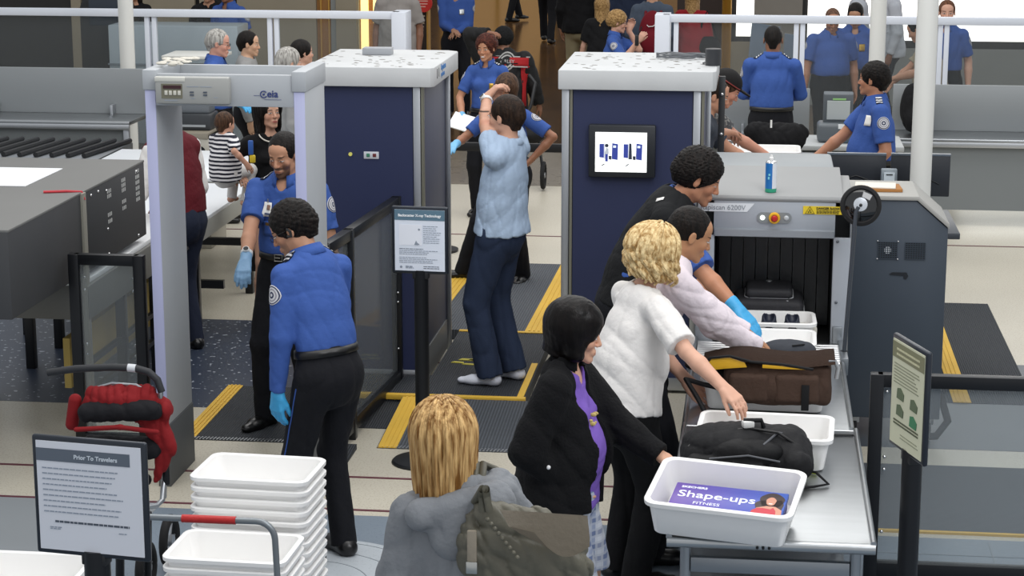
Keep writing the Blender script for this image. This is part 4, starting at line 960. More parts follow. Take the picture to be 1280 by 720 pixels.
def dr_right(r, f, w_, h_, z):
    m = MB(); m.box((-w_/2, -.0045, z+h_*.83), (w_/2, -.003, z+h_*.98), mat('header_olive', '#7d7d60', .6)); m.build('header_band', f)
    m = MB(); W_ = mat('text_cream', '#c9c7a4', .6); lines(m, -.11, .11, z+h_*.93, z+h_*.88, 2, W_, 0, y=-.0055, t=.008); lines(m, -w_/2+.02, w_/2-.02, z+h_*.78, z+h_*.60, 7, mat('print_olive', '#8d9078', .7), .3, t=.004); lines(m, -.12, .12, z+h_*.24, z+h_*.21, 2, mat('print_olive_dark', '#5b5f4a', .7), 0, t=.007); lines(m, -.05, .13, z+h_*.12, z+h_*.09, 2, mat('print_olive', '#8d9078', .7), .2); m.build('printed_lines', f)
    m = MB(); G1 = mat('icon_green', '#5d6a50', .7); G2 = mat('icon_green_bright', '#3f7d57', .7)
    for x, zz, g in ((-.06, .50, G1), (.07, .47, G1), (-.06, .34, G1), (.07, .31, G2)): m.prism([(x-.035, z+h_*zz-.02), (x+.03, z+h_*zz-.022), (x+.035, z+h_*zz+.006), (x, z+h_*zz+.026), (x-.03, z+h_*zz+.02)], 'y', -.0055, -.004, g)
    m.build('pictogram', f)
sr = sign_stand((.605, 7.72, 0), math.radians(-71), .34, .45, 1.07, 'obliquely seen cream sign with green pictograms by the steel table', dict(paper=mat('paper_cream', '#c9cab0', .7), fn=dr_right), .04)
# ---------------------------------------------------------------- trays
def rrect(hx, hy, r, n=5):
    out = []
    for cxx, cyy, a0 in ((hx-r, hy-r, 0), (-hx+r, hy-r, 90), (-hx+r, -hy+r, 180), (hx-r, -hy+r, 270)):
        for i in range(n+1): a = math.radians(a0+90*i/n); out.append((cxx+r*math.cos(a), cyy+r*math.sin(a)))
    return out
def bin_mesh(hx=.285, hy=.20, h=.145, tp=.035, m=BINW):
    mb = MB(); t = bmesh.new(); prof = [(-tp-.006, 0.), (-tp, .006), (-.016, h-.022), (-.016, h-.020), (0, h-.020), (0.001, h-.004), (-.004, h), (-.016, h), (-.021, h-.004), (-tp-.005, .012), (-tp-.02, .008)]
    rings = [[t.verts.new((x, y, z)) for x, y in rrect(hx+o, hy+o, .05+o*.5)] for o, z in prof]; n = len(rings[0])
    for a, b in zip(rings[:-1], rings[1:]):
        for j in range(n): t.faces.new((a[j], a[(j+1) % n], b[(j+1) % n], b[j]))
    t.faces.new(rings[0][::-1]); t.faces.new(rings[-1]); bmesh.ops.recalc_face_normals(t, faces=t.faces); mb.merge(t, m, True)
    return mb
def mkbin(loc, rz, label, group=None, tilt=None, **kw):
    o = bin_mesh(**kw).build('security_tray'); o.location = loc; o.rotation_euler = (0, 0, rz) if tilt is None else (tilt[0], tilt[1], rz); return tag(o, label, 'tray', group)
ORD = ['topmost', 'second', 'third', 'fourth', 'fifth', 'sixth', 'seventh', 'eighth', 'ninth', 'tenth', 'eleventh', 'twelfth', 'thirteenth', 'fourteenth']
def stack(x, y, rz, ztop, n, where, pitch=.046):
    proto = None
    for i in range(n):
        z = ztop-.145-i*pitch; lab = ('topmost white tray of the ' if i == 0 else ORD[i]+' white tray from the top of the ')+where
        if proto is None: proto = mkbin((x, y, z), rz, lab, 'nested white trays', hx=.262, hy=.185, h=.145); o = proto
        else: o = clone(proto, Vector((x+rs.uniform(-.003, .003), y+rs.uniform(-.003, .003), z)), lab, rz=rz+rs.uniform(-.008, .008))
    return z
stack(-2.105, 8.28, math.radians(-3), .745, 14, 'tall rear stack beside the officer')
stack(-2.115, 7.87, math.radians(-2), .53, 9, 'lower front stack beside the officer')
stack(-2.93, 7.6, 0, .50, 8, 'stack at the far left behind the notice')
# trolley under the stacks, with the grey handle wrapped in red
rt = root('tray_trolley', (-2.1, 7.4, 0), 'grey tube trolley handle with red grip in front of the tray stacks', 'trolley'); GT = mat('grey_tube', '#7e8488', .35, .5)
zc = .875; xa, xb = -.30, .255
arc = [(xb-.0+.07*math.sin(math.radians(a)), -.2, zc-.07+.07*math.cos(math.radians(a))) for a in range(0, 91, 15)]
MB().tube([(-.24, -.2, zc)]+arc+[(xb+.085, -.2, .35), (xb+.085, -.2, .12)], .0125, GT, n=14).build('handle', rt)
MB().cyl((-.035, -.2, zc), (.175, -.2, zc), .0155, mat('red_tape', '#b3201f', .5, bump=(90, .3)), n=18).build('red_grip', rt)
for xx in (-.335, .33): m = MB(); m.box((xx-.012, -.22, .075), (xx+.012, 1.16, .10), GT, .004); m.build('side_rail', rt)
MB().box((-.33, -.22, .075), (.33, -.20, .10), GT, .004).build('cross_rail', rt)
for x in (-.335, .33):
    for y in (-.17, 1.1): m = MB(); m.cyl((x-.012, y, .035), (x+.012, y, .035), .035, RUB, n=18); m.box((x-.016, y-.01, .04), (x+.016, y+.01, .08), GT); m.build('wheel', rt)
# black uprights and folded pushchair at the left
for i, (px, lab) in enumerate(((171, 'black upright tube right of the notice stand'), (140, 'black upright tube behind the notice stand'))): pass
rs2 = root('folded_pushchair', (-2.83, 8.75, 0), 'folded pushchair with black curved handle and red and black fabric', 'pushchair'); RED = cloth('pushchair_red', '#7f191d', .8, (30, .3), .15); PBL = cloth('pushchair_black', '#17171b', .8, (30, .4), .1)
def PL(px, py, y=8.75): return aty(px, py, y)-Vector((-2.83, 8.75, 0))
hp = [PL(60, 466), PL(94, 461), PL(140, 459), PL(168, 460), PL(186, 465), PL(197, 475), PL(202, 490)]
MB().tube(hp, .017, mat('grip_foam', '#202226', .6), n=14).build('handle', rs2)
MB().tube([PL(160, 459.5), PL(170, 460.5)], .0185, mat('grip_white', '#c9ccd0', .5), n=14).build('handle_button', rs2)
MB().tube([PL(201, 487), PL(200, 510), PL(203, 530, 8.8), PL(206, 590, 8.8), PL(205, 622, 8.8)], .012, mat('tube_steel', '#a8acb0', .3, .8), n=12).build('frame_tube', rs2)
MB().tube([PL(110, 500), PL(118, 485), PL(140, 479), PL(170, 481), PL(190, 492), PL(200, 505)], .006, mat('tube_steel', '#a8acb0', .3, .8), n=8).build('canopy_wire', rs2)
def sdfo(name, prims, m, h=.008, parent=None, disp=None, planes=None):
    vs, qs = sdf_mesh(prims, h, disp, planes); return np_obj(name, vs, qs, [m], parent)
A_ = lambda v: np.array(v, float)
sdfo('canopy', [El(A_(PL(155, 498)), (.17, .07, .06), k=.03), Rc(PL(180, 520), PL(212, 560), .05, .03, .03), Rc(PL(212, 556), PL(196, 600), .03, .012, .02), Rc(PL(112, 505), PL(195, 503), .035, .035, .03), Rc(PL(118, 490), PL(185, 488), .03, .03, .03), El(A_(PL(207, 512)), (.03, .05, .045), k=.02), Rc(PL(196, 520), PL(205, 545), .03, .03, .03), Rc(PL(205, 545), PL(196, 590), .03, .012, .02)], RED, .007, rs2, wrinkle(.014, 22, 3))
sdfo('seat_bag', [Rc(PL(110, 515, 8.7), PL(190, 513, 8.7), .045, .045, .03), Rc(PL(115, 560), PL(190, 560), .06, .05, .03), Rc(PL(150, 600), PL(180, 600), .07, .03, .03)], PBL, .008, rs2, wrinkle(.009, 18, 8))
sdfo('red_piping', [Rc(PL(95, 537, 8.64), PL(150, 534, 8.64), .012, .012, .01), Rc(PL(150, 534, 8.64), PL(196, 540, 8.66), .012, .012, .01), Rc(PL(94, 500), PL(90, 530), .03, .03, .02)], RED, .006, rs2)
for px, py in ((206, 640), (212, 660)): pass
MB().tube([PL(205, 600, 8.8), PL(203, 625, 8.75), PL(196, 632, 8.7), PL(178, 634, 8.65)], .013, mat('tube_steel', '#a8acb0', .3, .8), n=12).build('lower_tube', rs2)
MB().tube([PL(184, 640, 8.6), PL(184, 800, 8.6)], .021, BLK, n=14).build('front_leg', rs2); MB().tube([PL(150, 690, 8.4), PL(150, 900, 8.4)], .020, BLK, n=14).build('front_leg', rs2)
MB().tube([PL(206, 560, 8.8), PL(208, 605, 8.8)], .018, BLK, n=12).build('hinge', rs2)
for y_ in (8.62, 9.0):
    wp = PL(205, 700, 8.9); mm = MB(); cw = Vector((wp.x, y_-8.75, .13)); mm.tube([cw+Vector((0, .105*math.cos(a), .105*math.sin(a))) for a in [2*PI*i/28 for i in range(28)]], .022, RUB, n=10, closed=True); mm.cyl(cw-Vector((.02, 0, 0)), cw+Vector((.02, 0, 0)), .03, ALU, n=16)
    for a in range(6): mm.tube([cw, cw+Vector((0, .1*math.cos(a*PI/3), .1*math.sin(a*PI/3)))], .006, ALU, n=6)
    mm.build('wheel', rs2)
# ---------------------------------------------------------------- steel search tables
def steel_table(label, x0, x1, y0, y1, z, rim=True):
    r = root('steel_table', ((x0+x1)/2, (y0+y1)/2, 0), label, 'table', 'stainless steel search tables'); hx, hy = (x1-x0)/2, (y1-y0)/2
    m = MB(); m.box((-hx, -hy, z-.035), (hx, hy, z), STEEL, .012, seg=3); tp = m.build('table_top', r)
    if rim:
        m = MB(); m.tube([(-hx+.008, -hy, z+.002), (-hx+.008, hy, z+.002)], .012, STEEL, n=10); m.tube([(hx-.008, -hy, z+.002), (hx-.008, hy, z+.002)], .012, STEEL, n=10); m.build('side_rim', tp)
        m = MB(); m.tube([(-hx, -hy+.004, z-.018), (hx, -hy+.004, z-.018)], .021, STEEL, n=14); m.build('front_rim', tp)
    for sx in (-1, 1):
        for sy in (-1, 1): 
            m = MB(); m.cyl((sx*(hx-.07), sy*(hy-.08), 0), (sx*(hx-.07), sy*(hy-.08), z-.03), .021, STEELD, n=18); m.cyl((sx*(hx-.07), sy*(hy-.08), 0), (sx*(hx-.07), sy*(hy-.08), .05), .026, BLKM, n=18); m.build('leg', r)
    for sy in (-1, 1): MB().box((-hx+.09, sy*(hy-.08)-.015, z-.16), (hx-.09, sy*(hy-.08)+.015, z-.10), STEELD, .004).build('apron', r)
    MB().box((-hx+.05, -hy+.06, .24), (hx-.05, hy-.06, .27), STEELD, .006).build('under_shelf', r)
    return r
TZ = .80
t1 = steel_table('stainless steel search table nearest the camera', -.30, .487, 7.42, 8.96, TZ)
m = MB()
for x in (.0, .022, .045): MB().ball((x-.05, -.795, TZ-.02), .006, BLKM, n=8).build('small_hole', t1)
t2 = steel_table('stainless steel search table between the near table and the scanner', -.30, .47, 8.98, 10.18, TZ-.004)
r_ = root('roller_conveyor', (.09, 10.4, 0), 'short roller conveyor at the mouth of the scanner tunnel', 'conveyor')
for x in (-.395, .385): MB().box((x-.02, -.2, TZ-.07), (x+.02, .2, TZ+.02), STEELD, .004).build('side_rail', r_)
for i in range(9): MB().cyl((-.37, -.18+i*.045, TZ-.02), (.365, -.18+i*.045, TZ-.02), .019, mat('roller', '#d6d7d8', .3, .8), n=16).build('roller', r_)
for x in (-.36, .35): MB().box((x-.02, -.02, 0), (x+.02, .02, TZ-.06), STEELD).build('leg', r_)
# ---------------------------------------------------------------- x-ray scanner
SX = mat('xray_silver', '#aeb3ba', .42, .35, bump=(120, .02), var=.04); HOODM = mat('xray_hood', '#8e8f8f', .6, bump=(160, .05), var=.04); XD = mat('xray_dark', '#3e4752', .5, bump=(150, .03), var=.05); TUN = mat('tunnel_dark', '#121315', .6)
rx = root('xray_scanner', (.10, 10.62, 0), 'large grey baggage scanner with curtained tunnel and yellow stop button', 'x-ray scanner')
m = MB(); m.box((-.40, 0, .05), (-.305, .035, 1.565), SX, .006); m.box((.315, 0, .05), (.405, .035, 1.565), SX, .006); m.box((-.40, 0, 1.36), (.405, .035, 1.565), SX, .006); m.box((-.40, 0, .05), (.405, .035, .76), SX, .006)
m.build('front_panel', rx)
m = MB(); m.prism([(-.01, 1.405), (-.022, 1.40), (-.022, 1.365), (.02, 1.355), (.02, 1.405)], 'x', -.305, .315, mat('lintel', '#9ea3a9', .35, .5)); m.build('tunnel_lintel', rx)
m = MB(); m.box((-.33, .03, .74), (-.305, 1.45, 1.38), TUN); m.box((.315, .03, .74), (.34, 1.45, 1.38), TUN); m.box((-.33, .03, 1.36), (.34, 1.45, 1.40), TUN); m.box((-.31, .03, .745), (.32, 1.45, .79), RUB); m.build('tunnel', rx)
for i in range(9):
    m = MB(); x = -.285+i*.0665; a = .004*math.sin(i*2.1); m.box((x, .34+a, .815+.01*(i % 2)), (x+.062, .345+a, 1.36), mat('lead_curtain', '#1b1d20', .32, bump=(25, .2)), .0); m.build('curtain_strip', rx)
m = MB(); m.prism([(-.005, 1.55), (-.01, 1.565), (.0, 1.580), (.63, 1.640), (.66, 1.60), (.66, 1.42), (.04, 1.42), (.04, 1.55)], 'x', -.405, .36, HOODM, .004)
m.prism([(-.003, 1.55), (-.006, 1.565), (.0, 1.577), (.60, 1.60), (.66, 1.5), (.66, .2), (.04, .2), (.04, 1.55)], 'x', .34, .410, HOODM, .004); m.build('hood', rx)
m = MB(); m.box((-.36, .64, .70), (.34, 1.36, 1.605), mat('xray_rear', '#8f9497', .5, .2), .02); m.build('rear_hood', rx)
m = MB(); m.box((-.38, .05, .12), (.39, 1.4, .74), XD, .01); m.build('lower_cabinet', rx)
def XP(px, py, y=10.618): return aty(px, py, y)-Vector((.10, 10.62, 0))
# name plate
a = XP(893, 253.5); b = XP(893, 264); m = MB(); x2 = XP(943, 254).x; x3 = XP(934, 264).x
m.prism([(-.395, b.z), (x3, b.z), (x2, a.z), (-.395, a.z)], 'y', -.004, -.001, mat('name_plate', '#e3e6ea', .5)); m.build('name_plate', rx)
text('Rapiscan 6200V', .037, mat('text_grey', '#8f959c', .5), wall_mtx((XP(932, 262).x, -.006, b.z+.010), (1, 0, 0), (0, 0, 1)), rx, align='RIGHT')
c = XP(968, 272); m = MB(); m.prism([(c.x+x, c.z+z) for x, z in [(.062*(1 if math.cos(t) > 0 else -1)+.028*math.cos(t), .028*math.sin(t)) for t in [2*PI*i/32 for i in range(32)]]], 'y', -.010, 0, mat('plate_mid', '#8d9193', .4, .4)); m.build('button_plate', rx)
m = MB(); m.lathe([(0, 0), (.030, 0), (.030, .018), (.026, .024), (.019, .024), (.019, .012), (0, .012)], (c.x, -.008, c.z), mat('stop_yellow', '#e0a81c', .4), axis=Matrix.Rotation(PI/2, 4, 'X')); st = m.build('stop_collar', rx)
m = MB(); m.lathe([(0, .0), (.014, 0), (.017, .018), (.012, .025), (0, .027)], (c.x, -.018, c.z), mat('stop_red', '#b81d1d', .4), axis=Matrix.Rotation(PI/2, 4, 'X')); m.build('stop_button', st)
m = MB(); m.ball((c.x-.062, -.012, c.z), .013, mat('lamp_white', (.9, 1, .9), .3, emit=1.5), sc=(1, .5, 1)); m.build('lamp', rx); m = MB(); m.ball((c.x+.062, -.012, c.z), .014, mat('button_clear', '#b9bdc0', .25), sc=(1, .5, 1)); m.build('round_button', rx)
a = XP(1004, 257.5); b = XP(1052, 268.5); m = MB(); m.box((a.x, -.004, b.z), (b.x+.02, 0, a.z), mat('warn_yellow', '#e3c62b', .5)); wl = m.build('warning_label', rx)
INKB = mat('ink_black', '#22200f', .6)
text('DANGER RADIATION', .0165, INKB, wall_mtx((a.x+.068, -.006, a.z-.016), (1, 0, 0), (0, 0, 1)), wl, bold=.0004); m = MB(); lines(m, a.x+.07, a.x+.19, a.z-.022, b.z+.008, 3, INKB, .05, y=-.006, t=.003)
tx, tz = a.x+.035, (a.z+b.z)/2-.004
q = [(tx-.024, tz-.014), (tx+.024, tz-.014), (tx, tz+.024)]; m.tube([(x, -.006, z) for x, z in q], .0016, INKB, n=5, closed=True)
for k in range(3): aa = math.radians(90+120*k); m.tube([(tx+.003*math.cos(aa), -.006, tz-.002+.003*math.sin(aa)), (tx+.010*math.cos(aa), -.006, tz-.002+.010*math.sin(aa))], .0028, INKB, n=5)
m.build('warning_print', wl)
m = MB()
for px, py in ((1047, 302), (1045, 378), (1046, 420)): p = XP(px, py); m.ball((p.x, -.003, p.z), .008, mat('screw_grey', '#6d7176', .3, .8), n=10)
m.build('screw', rx)
MB().box((.325, -.03, TZ-.0), (.375, .0, TZ+.09), STEELD, .004).build('bracket', rx)
# dark side cabinet
yS = 11.55; SP = lambda px, py: aty(px, py, yS)
xl, xr, zt, zb_ = SP(1063, 300).x, SP(1180, 400).x, SP(1110, 250).z, .13
rs3 = root('scanner_side_cabinet', ((xl+xr)/2, yS, 0), 'tall dark grey cabinet with two fan grilles beside the scanner tunnel', 'cabinet'); hx = (xr-xl)/2; xc = (xl+xr)/2
xch = SP(1146, 250).x-xc; zch = SP(1181, 286).z
m = MB(); m.prism([(-hx, zb_), (hx, zb_), (hx, zch), (xch, zt), (-hx, zt)], 'y', 0, .52, XD, .006); m.build('cabinet_body', rs3)
m = MB(); m.prism([(-hx-.0, zt), (xch+.004, zt), (hx+.006, zch), (hx+.006, zch+.03), (xch+.012, zt+.025), (-hx-.0, zt+.025)], 'y', -.012, .53, mat('lid_grey', '#a5a49f', .6, bump=(90, .04)), .004); m.build('lid', rs3)
for (pa, pb) in (((1098, 302), (1121, 323)), ((1132, 303), (1156, 324))):
    a = SP(*pa); b = SP(*pb); m = MB(); m.box((a.x-xc, -.003, b.z), (b.x-xc, .001, a.z), mat('grille_back', '#15171a', .6))
    n = 8
    for i in range(n+1):
        x = a.x-xc+(b.x-a.x)*i/n; z = b.z+(a.z-b.z)*i/n; m.box((x-.0022, -.007, b.z), (x+.0022, -.002, a.z), XD); m.box((a.x-xc, -.007, z-.0022), (b.x-xc, -.002, z+.0022), XD)
    g = m.build('fan_grille', rs3)
    if pa[0] == 1098:
        m = MB(); m.cyl(((a.x+b.x)/2-xc, -.0035, (a.z+b.z)/2), ((a.x+b.x)/2-xc, -.006, (a.z+b.z)/2), .020, mat('fan_hub', '#c9cdd1', .4), n=20); m.build('fan_hub', g)
        m = MB()
        for x in (a.x-xc-.004, b.x-xc+.004):
            for z in (a.z+.004, b.z-.004): m.ball((x, -.005, z), .005, mat('chrome', '#d8d8d8', .15, 1.), n=8)
        m.build('screw', g)
a = SP(1112, 338); b = SP(1134, 349); m = MB(); m.prism([(a.x-xc+x*(b.x-a.x), b.z+z*(a.z-b.z)) for x, z in ((.15, .8), (0, .6), (.1, .5), (.8, .45), (.8, .1), (.95, .0), (1.05, .4), (.95, .8))], 'y', -.006, .001, mat('slot_dark', '#1b1f26', .5)); m.build('pull_handle', rs3)
for x in (-hx+.06, hx-.06): m = MB(); m.cyl((x-.015, .06, .055), (x+.015, .06, .055), .055, RUB, n=20); m.box((x-.03, .03, .09), (x+.03, .09, .14), ALU, .004); m.build('castor', rs3)
m = MB(); p0 = SP(1172, 515); m.tube([(hx+.01, .1, .25), (hx+.05, .02, .12), (hx-.02, -.06, .05), (hx-.2, -.05, .03)], .022, RUB, n=12); m.build('cable_hose', rs3)
# mirror on pole
pm = aty(1076, 257, 10.36); pf = aty(1055, 442, 10.36)
r_ = root('round_lamp_on_pole', (pf.x, 10.36, 0), 'round black rimmed dish with silver hub on a leaning pole', 'lamp'); o3 = Vector((pf.x, 10.36, 0))
TL = Matrix.Rotation(PI/2-math.radians(10), 4, 'X') 
m = MB(); c = pm-o3; m.lathe([(.097, -.012), (.105, .0), (.101, .014), (.088, .018), (.080, .012)], c, RUB, 40, TL); m.build('rubber_rim', r_)
m = MB(); m.lathe([(.088, -.01), (.082, .010), (.06, .020), (.03, .026), (0, .028)], c, mat('gloss_black', '#0b0c0e', .08, .0, coat=.6), 40, TL); di = m.build('dish', r_)
m = MB(); m.lathe([(.036, .024), (.035, .030), (.012, .034), (0, .034)], c+Vector((-.003, 0, .006)), mat('hub_silver', '#d5d9df', .25, .8), 28, TL); m.ball(c+Vector((-.002, -.034, .008)), .009, BLKM, n=10); m.build('hub', r_)
m = MB(); m.tube([pf-o3, aty(1062, 360, 10.34)-o3, c+Vector((-.025, -.03, -.03)), c+Vector((-.012, -.03, .0))], .011, mat('pole_grey', '#4b5057', .4, .4), n=14); m.build('pole', r_); MB().cyl(pf-o3-Vector((0, 0, .03)), pf-o3+Vector((0, 0, .015)), .02, BLKM, n=16).build('clamp', r_)
# things on top of the scanner
p = aty(963, 249.5, 10.70); m = MB(); m.lathe([(0, 0), (.029, 0), (.030, .006), (.030, .022)], (0, 0, 0), mat('can_green', '#2f9a78', .4), 28); zt_ = 1.586
can = m.build('can_base', None); can.location = (0, 0, 0)
rc = root('spray_can', (p.x, 10.70, zt_+.002), 'blue and white spray can standing on the scanner hood', 'spray can'); can.parent = rc
m = MB(); m.lathe([(.0302, .020), (.0302, .155)], (0, 0, 0), mat('can_blue', '#1f6fb5', .3), 28)
bmx = m; ob = bmx.build('can_body', rc)
ob.data.materials.append(mat('can_white', '#d9dde2', .35)); 
for f in ob.data.polygons:
    if f.center.x > .006: f.material_index = 1
MB().lathe([(.030, .155), (.026, .163), (.013, .168), (.012, .172), (.0, .174)], (0, 0, 0), mat('chrome', '#d8d8d8', .15, 1.)).build('can_shoulder', rc); m = MB(); m.lathe([(.012, .168), (.012, .182), (.007, .186), (.006, .196), (0, .197)], (0, 0, 0), mat('cap_white', '#e6e6e4', .4)); m.build('nozzle', rc)
m = MB(); m.box((-.014, -.0315, .09), (-.004, -.0295, .10), mat('can_cyan', '#7fd0d8', .4)); m.box((-.016, -.0315, .07), (-.008, -.0295, .084), mat('can_cyan', '#7fd0d8', .4)); m.build('label_mark', rc)
p = aty(1096, 236, 11.7); r_ = root('envelope_pile', (p.x, 11.75, zt+.026), 'pile of brown and white envelopes on the dark side cabinet', 'envelopes')
MB().box((-.11, -.09, 0), (.14, .10, .018), mat('kraft', '#a8743e', .8), .002, rz=.05).build('brown_envelope', r_); MB().box((-.12, -.08, .019), (.11, .10, .026), mat('envelope_white', '#e5ddd0', .8), .001, rz=-.07).build('white_envelope', r_)
# monitors behind
for i, (px, lab) in enumerate(((1070, 'black monitor seen from behind, left one beside the right white pole'), (1150, 'black monitor seen from behind, right one at the white pole'))):
    p = aty(px, 215, 13.0 if i == 0 else 13.02); r_ = root('monitor', (p.x, p.y, 1.0), lab, 'monitor', 'operator monitors'); w_ = .185
    MB().box((-w_, -.03, .19), (w_, .0, .455), mat('monitor_back', '#2a2d33', .35), .006).build('screen_back', r_); m = MB(); m.box((-w_, -.034, .45), (w_, .004, .462), mat('monitor_edge', '#5c6570', .3)); m.build('top_edge', r_)
    m = MB(); m.tube([(-.12+.0, -.034, .27), (-.06, -.036, .30), (0, -.037, .32), (.06, -.036, .30), (.12, -.034, .27)], .004, BLKM, n=8); m.build('moulding', r_); m = MB(); m.box((-.03, -.035, .0), (.03, -.005, .26), BLKM); m.box((-.11, -.08, 0), (.11, .08, .015), BLKM, .004); m.build('stand', r_)
m = MB(); m.box((.50, 12.76, .96), (1.28, 13.6, 1.0), mat('desk_dark', '#3b4047', .4), .006); m.box((.52, 12.80, .0), (.56, 13.70, .96), XD, .004); m.box((1.08, 13.3, .0), (1.12, 13.70, .96), XD, .004); 
o = m.build('operator_desk'); tag(o, 'dark operator desk behind the scanner carrying the monitors', 'desk')
p = aty(1112, 218, 12.8); r_ = root('badge_scanner', (p.x, 12.85, 1.0), 'light grey desktop device with small display in front of the monitors', 'device')
m = MB(); m.prism([(-.055, .0), (.06, 0), (.06, .30), (-.02, .30), (-.055, .22)], 'x', -.058, .058, mat('device_grey', '#a3abb0', .4), .008); m.build('device_body', r_); m = MB(); m.prism([(-.03, .30), (.045, .30), (.03, .385), (-.012, .385)], 'x', -.05, .05, mat('device_grey2', '#7d868d', .4), .008); hd = m.build('device_head', r_); m = MB(); m.box((-.033, -.034, .315), (.033, -.024, .365), mat('device_screen', '#c9d3da', .4)); m.box((-.02, -.038, .35), (.02, -.030, .356), BLKM); m.build('device_display', hd)
# ---------------------------------------------------------------- trays and luggage on the tables
def tray_at(px, py, z, rz, label, **kw):
    p = atz(px, py, z+.145); return mkbin((p.x, p.y, z), rz, label, 'white trays on the steel tables', **kw), p
tb, pb5 = tray_at(908, 606, TZ+.030, math.radians(-9.5), 'white tray holding a shoe box at the near end of the table', hx=.285, hy=.205, h=.15)
tb.rotation_euler = (math.radians(9), math.radians(1.5), math.radians(-9.5))
tray_at(957, 531, TZ+.004, math.radians(-3), 'white tray behind the black backpack on the near table', hx=.29, hy=.20)
t3, p3 = tray_at(955, 500, TZ+.001, math.radians(-2), 'white tray under the brown shoulder bag', hx=.30, hy=.20)
t3.location = (p3.x+.01, 9.40, TZ+.001)
tray_at(968, 420, TZ+.006, math.radians(-1), 'white tray under the grey pouch at the end of the far table', hx=.21, hy=.17)
tsh, p1 = tray_at(972, 396, TZ+.006, math.radians(1), 'white tray carrying dark shoes in front of the tunnel', hx=.20, hy=.15)
# shoe box
rb_ = root('shoe_box', (pb5.x, pb5.y, TZ+.03), 'blue and purple shoe box with lettering inside the near tray', 'box'); rb_.rotation_euler = (math.radians(9), math.radians(1.5), math.radians(-8.5)); rb_.location = (pb5.x+.005, pb5.y-.02, TZ+.046)
def gradmat():
    if 'boxlid' in MATS: return MATS['boxlid']
    m = bpy.data.materials.new('boxlid'); m.use_nodes = True; nt = m.node_tree; L = nt.links.new; b = nt.nodes['Principled BSDF']; tc = N(nt, 'ShaderNodeTexCoord'); s_ = N(nt, 'ShaderNodeSeparateXYZ'); L(tc.outputs['Object'], s_.inputs[0]); mr = N(nt, 'ShaderNodeMapRange'); mr.inputs[1].default_value = -.2; mr.inputs[2].default_value = .2; L(s_.outputs[0], mr.inputs[0])
    r = N(nt, 'ShaderNodeValToRGB'); r.color_ramp.elements[0].color = (*srgb('#5d3c9c'), 1); r.color_ramp.elements[1].color = (*srgb('#2f56b0'), 1); L(mr.outputs[0], r.inputs[0]); L(r.outputs[0], b.inputs['Base Color']); b.inputs['Roughness'].default_value = .35; MATS['boxlid'] = m; return m
m = MB(); m.box((-.215, -.135, .0), (.215, .125, .055), mat('box_side', '#43358c', .5), .003); m.build('box_body', rb_); m = MB(); m.box((-.22, -.14, .045), (.22, .13, .068), gradmat(), .004); lid = m.build('lid', rb_)
WT = mat('box_white', '#eef0fa', .5)
text('SKECHERS', .022, WT, wall_mtx((-.195, .088, .0685), (1, 0, 0), (0, 1, 0)), lid, bold=.0006); text('Shape-ups', .075, WT, wall_mtx((-.20, .012, .0685), (1, 0, 0), (0, 1, 0)), lid, bold=.0006); text('FITNESS', .030, WT, wall_mtx((-.13, -.040, .0685), (1, 0, 0), (0, 1, 0)), lid)
zz = .0685; fig = MB(); H_ = mat('print_hair', '#33211f', .5); SK_ = mat('print_skin', '#c98e75', .5); RD = mat('print_red', '#c02a3a', .5)
def disc(m, x, y, rx_, ry, mt, z, n=24): m.prism([(x+rx_*math.cos(t)*(1+.06*math.sin(5*t)), y+ry*math.sin(t)) for t in [2*PI*i/n for i in range(n)]], 'z', z, z+.0006, mt)
disc(fig, .165, .055, .047, .062, H_, zz); disc(fig, .135, .01, .03, .04, H_, zz); disc(fig, .195, .015, .018, .05, H_, zz)
fig.prism([(.10, -.06), (.215, -.06), (.212, -.02), (.185, .005), (.15, .005), (.115, -.015)], 'z', zz+.0006, zz+.0012, SK_); fig.prism([(.095, -.075), (.195, -.075), (.19, -.03), (.178, -.005), (.168, -.02), (.14, -.015), (.118, -.018), (.10, -.04)], 'z', zz+.0012, zz+.0018, RD); disc(fig, .163, .045, .019, .034, SK_, zz+.0012)
fig.prism([(.155, .028), (.171, .028), (.169, .022), (.157, .022)], 'z', zz+.0018, zz+.0022, mat('print_white', '#f0e6e0', .5)); fig.build('printed_figure', lid)
# black backpack
pc = atz(935, 585, TZ+.05); bx, by = pc.x, pc.y+.10
rbk = root('backpack', (bx, by, TZ), 'black backpack lying in front of the trays on the near table', 'backpack'); BK = cloth('backpack_black', '#1b1b1d', .7, (45, .35), .12); BK2 = cloth('backpack_black2', '#121214', .6, (60, .2), .08)
sdfo('bag_body', [Rc((-.20, .02, .09), (.16, .05, .10), .085, .095, .04), Rc((-.22, -.05, .06), (.20, -.08, .06), .055, .06, .05), Rc((.17, -.02, .10), (.20, -.12, .08), .09, .06, .04), El((-.05, 0, .12), (.20, .12, .09), k=.05)], BK, .007, rbk, wrinkle(.008, 18, 4), [(A_((0, 0, .003)), A_((0, 0, -1)))])
sdfo('front_pocket', [El((-.0, -.10, .12), (.15, .06, .055), k=.03), Rc((-.22, -.11, .07), (.05, -.15, .05), .035, .035, .03)], BK2, .007, rbk, wrinkle(.006, 20, 9))
m = MB(); m.tube([(-.25, -.06, .12), (-.2, -.03, .165), (0, -.04, .205), (.12, -.06, .195), (.22, -.09, .14), (.245, -.14, .05)], .006, mat('zip_black', '#0a0a0b', .4), n=8); m.tube([(.06, -.13, .16), (.12, -.04, .19), (.2, .02, .16)], .005, mat('zip_grey', '#55575c', .4), n=8); m.tube([(-.16, -.15, .10), (0, -.17, .125), (.13, -.16, .10)], .004, mat('zip_grey', '#55575c', .4), n=8); m.build('zipper', rbk)
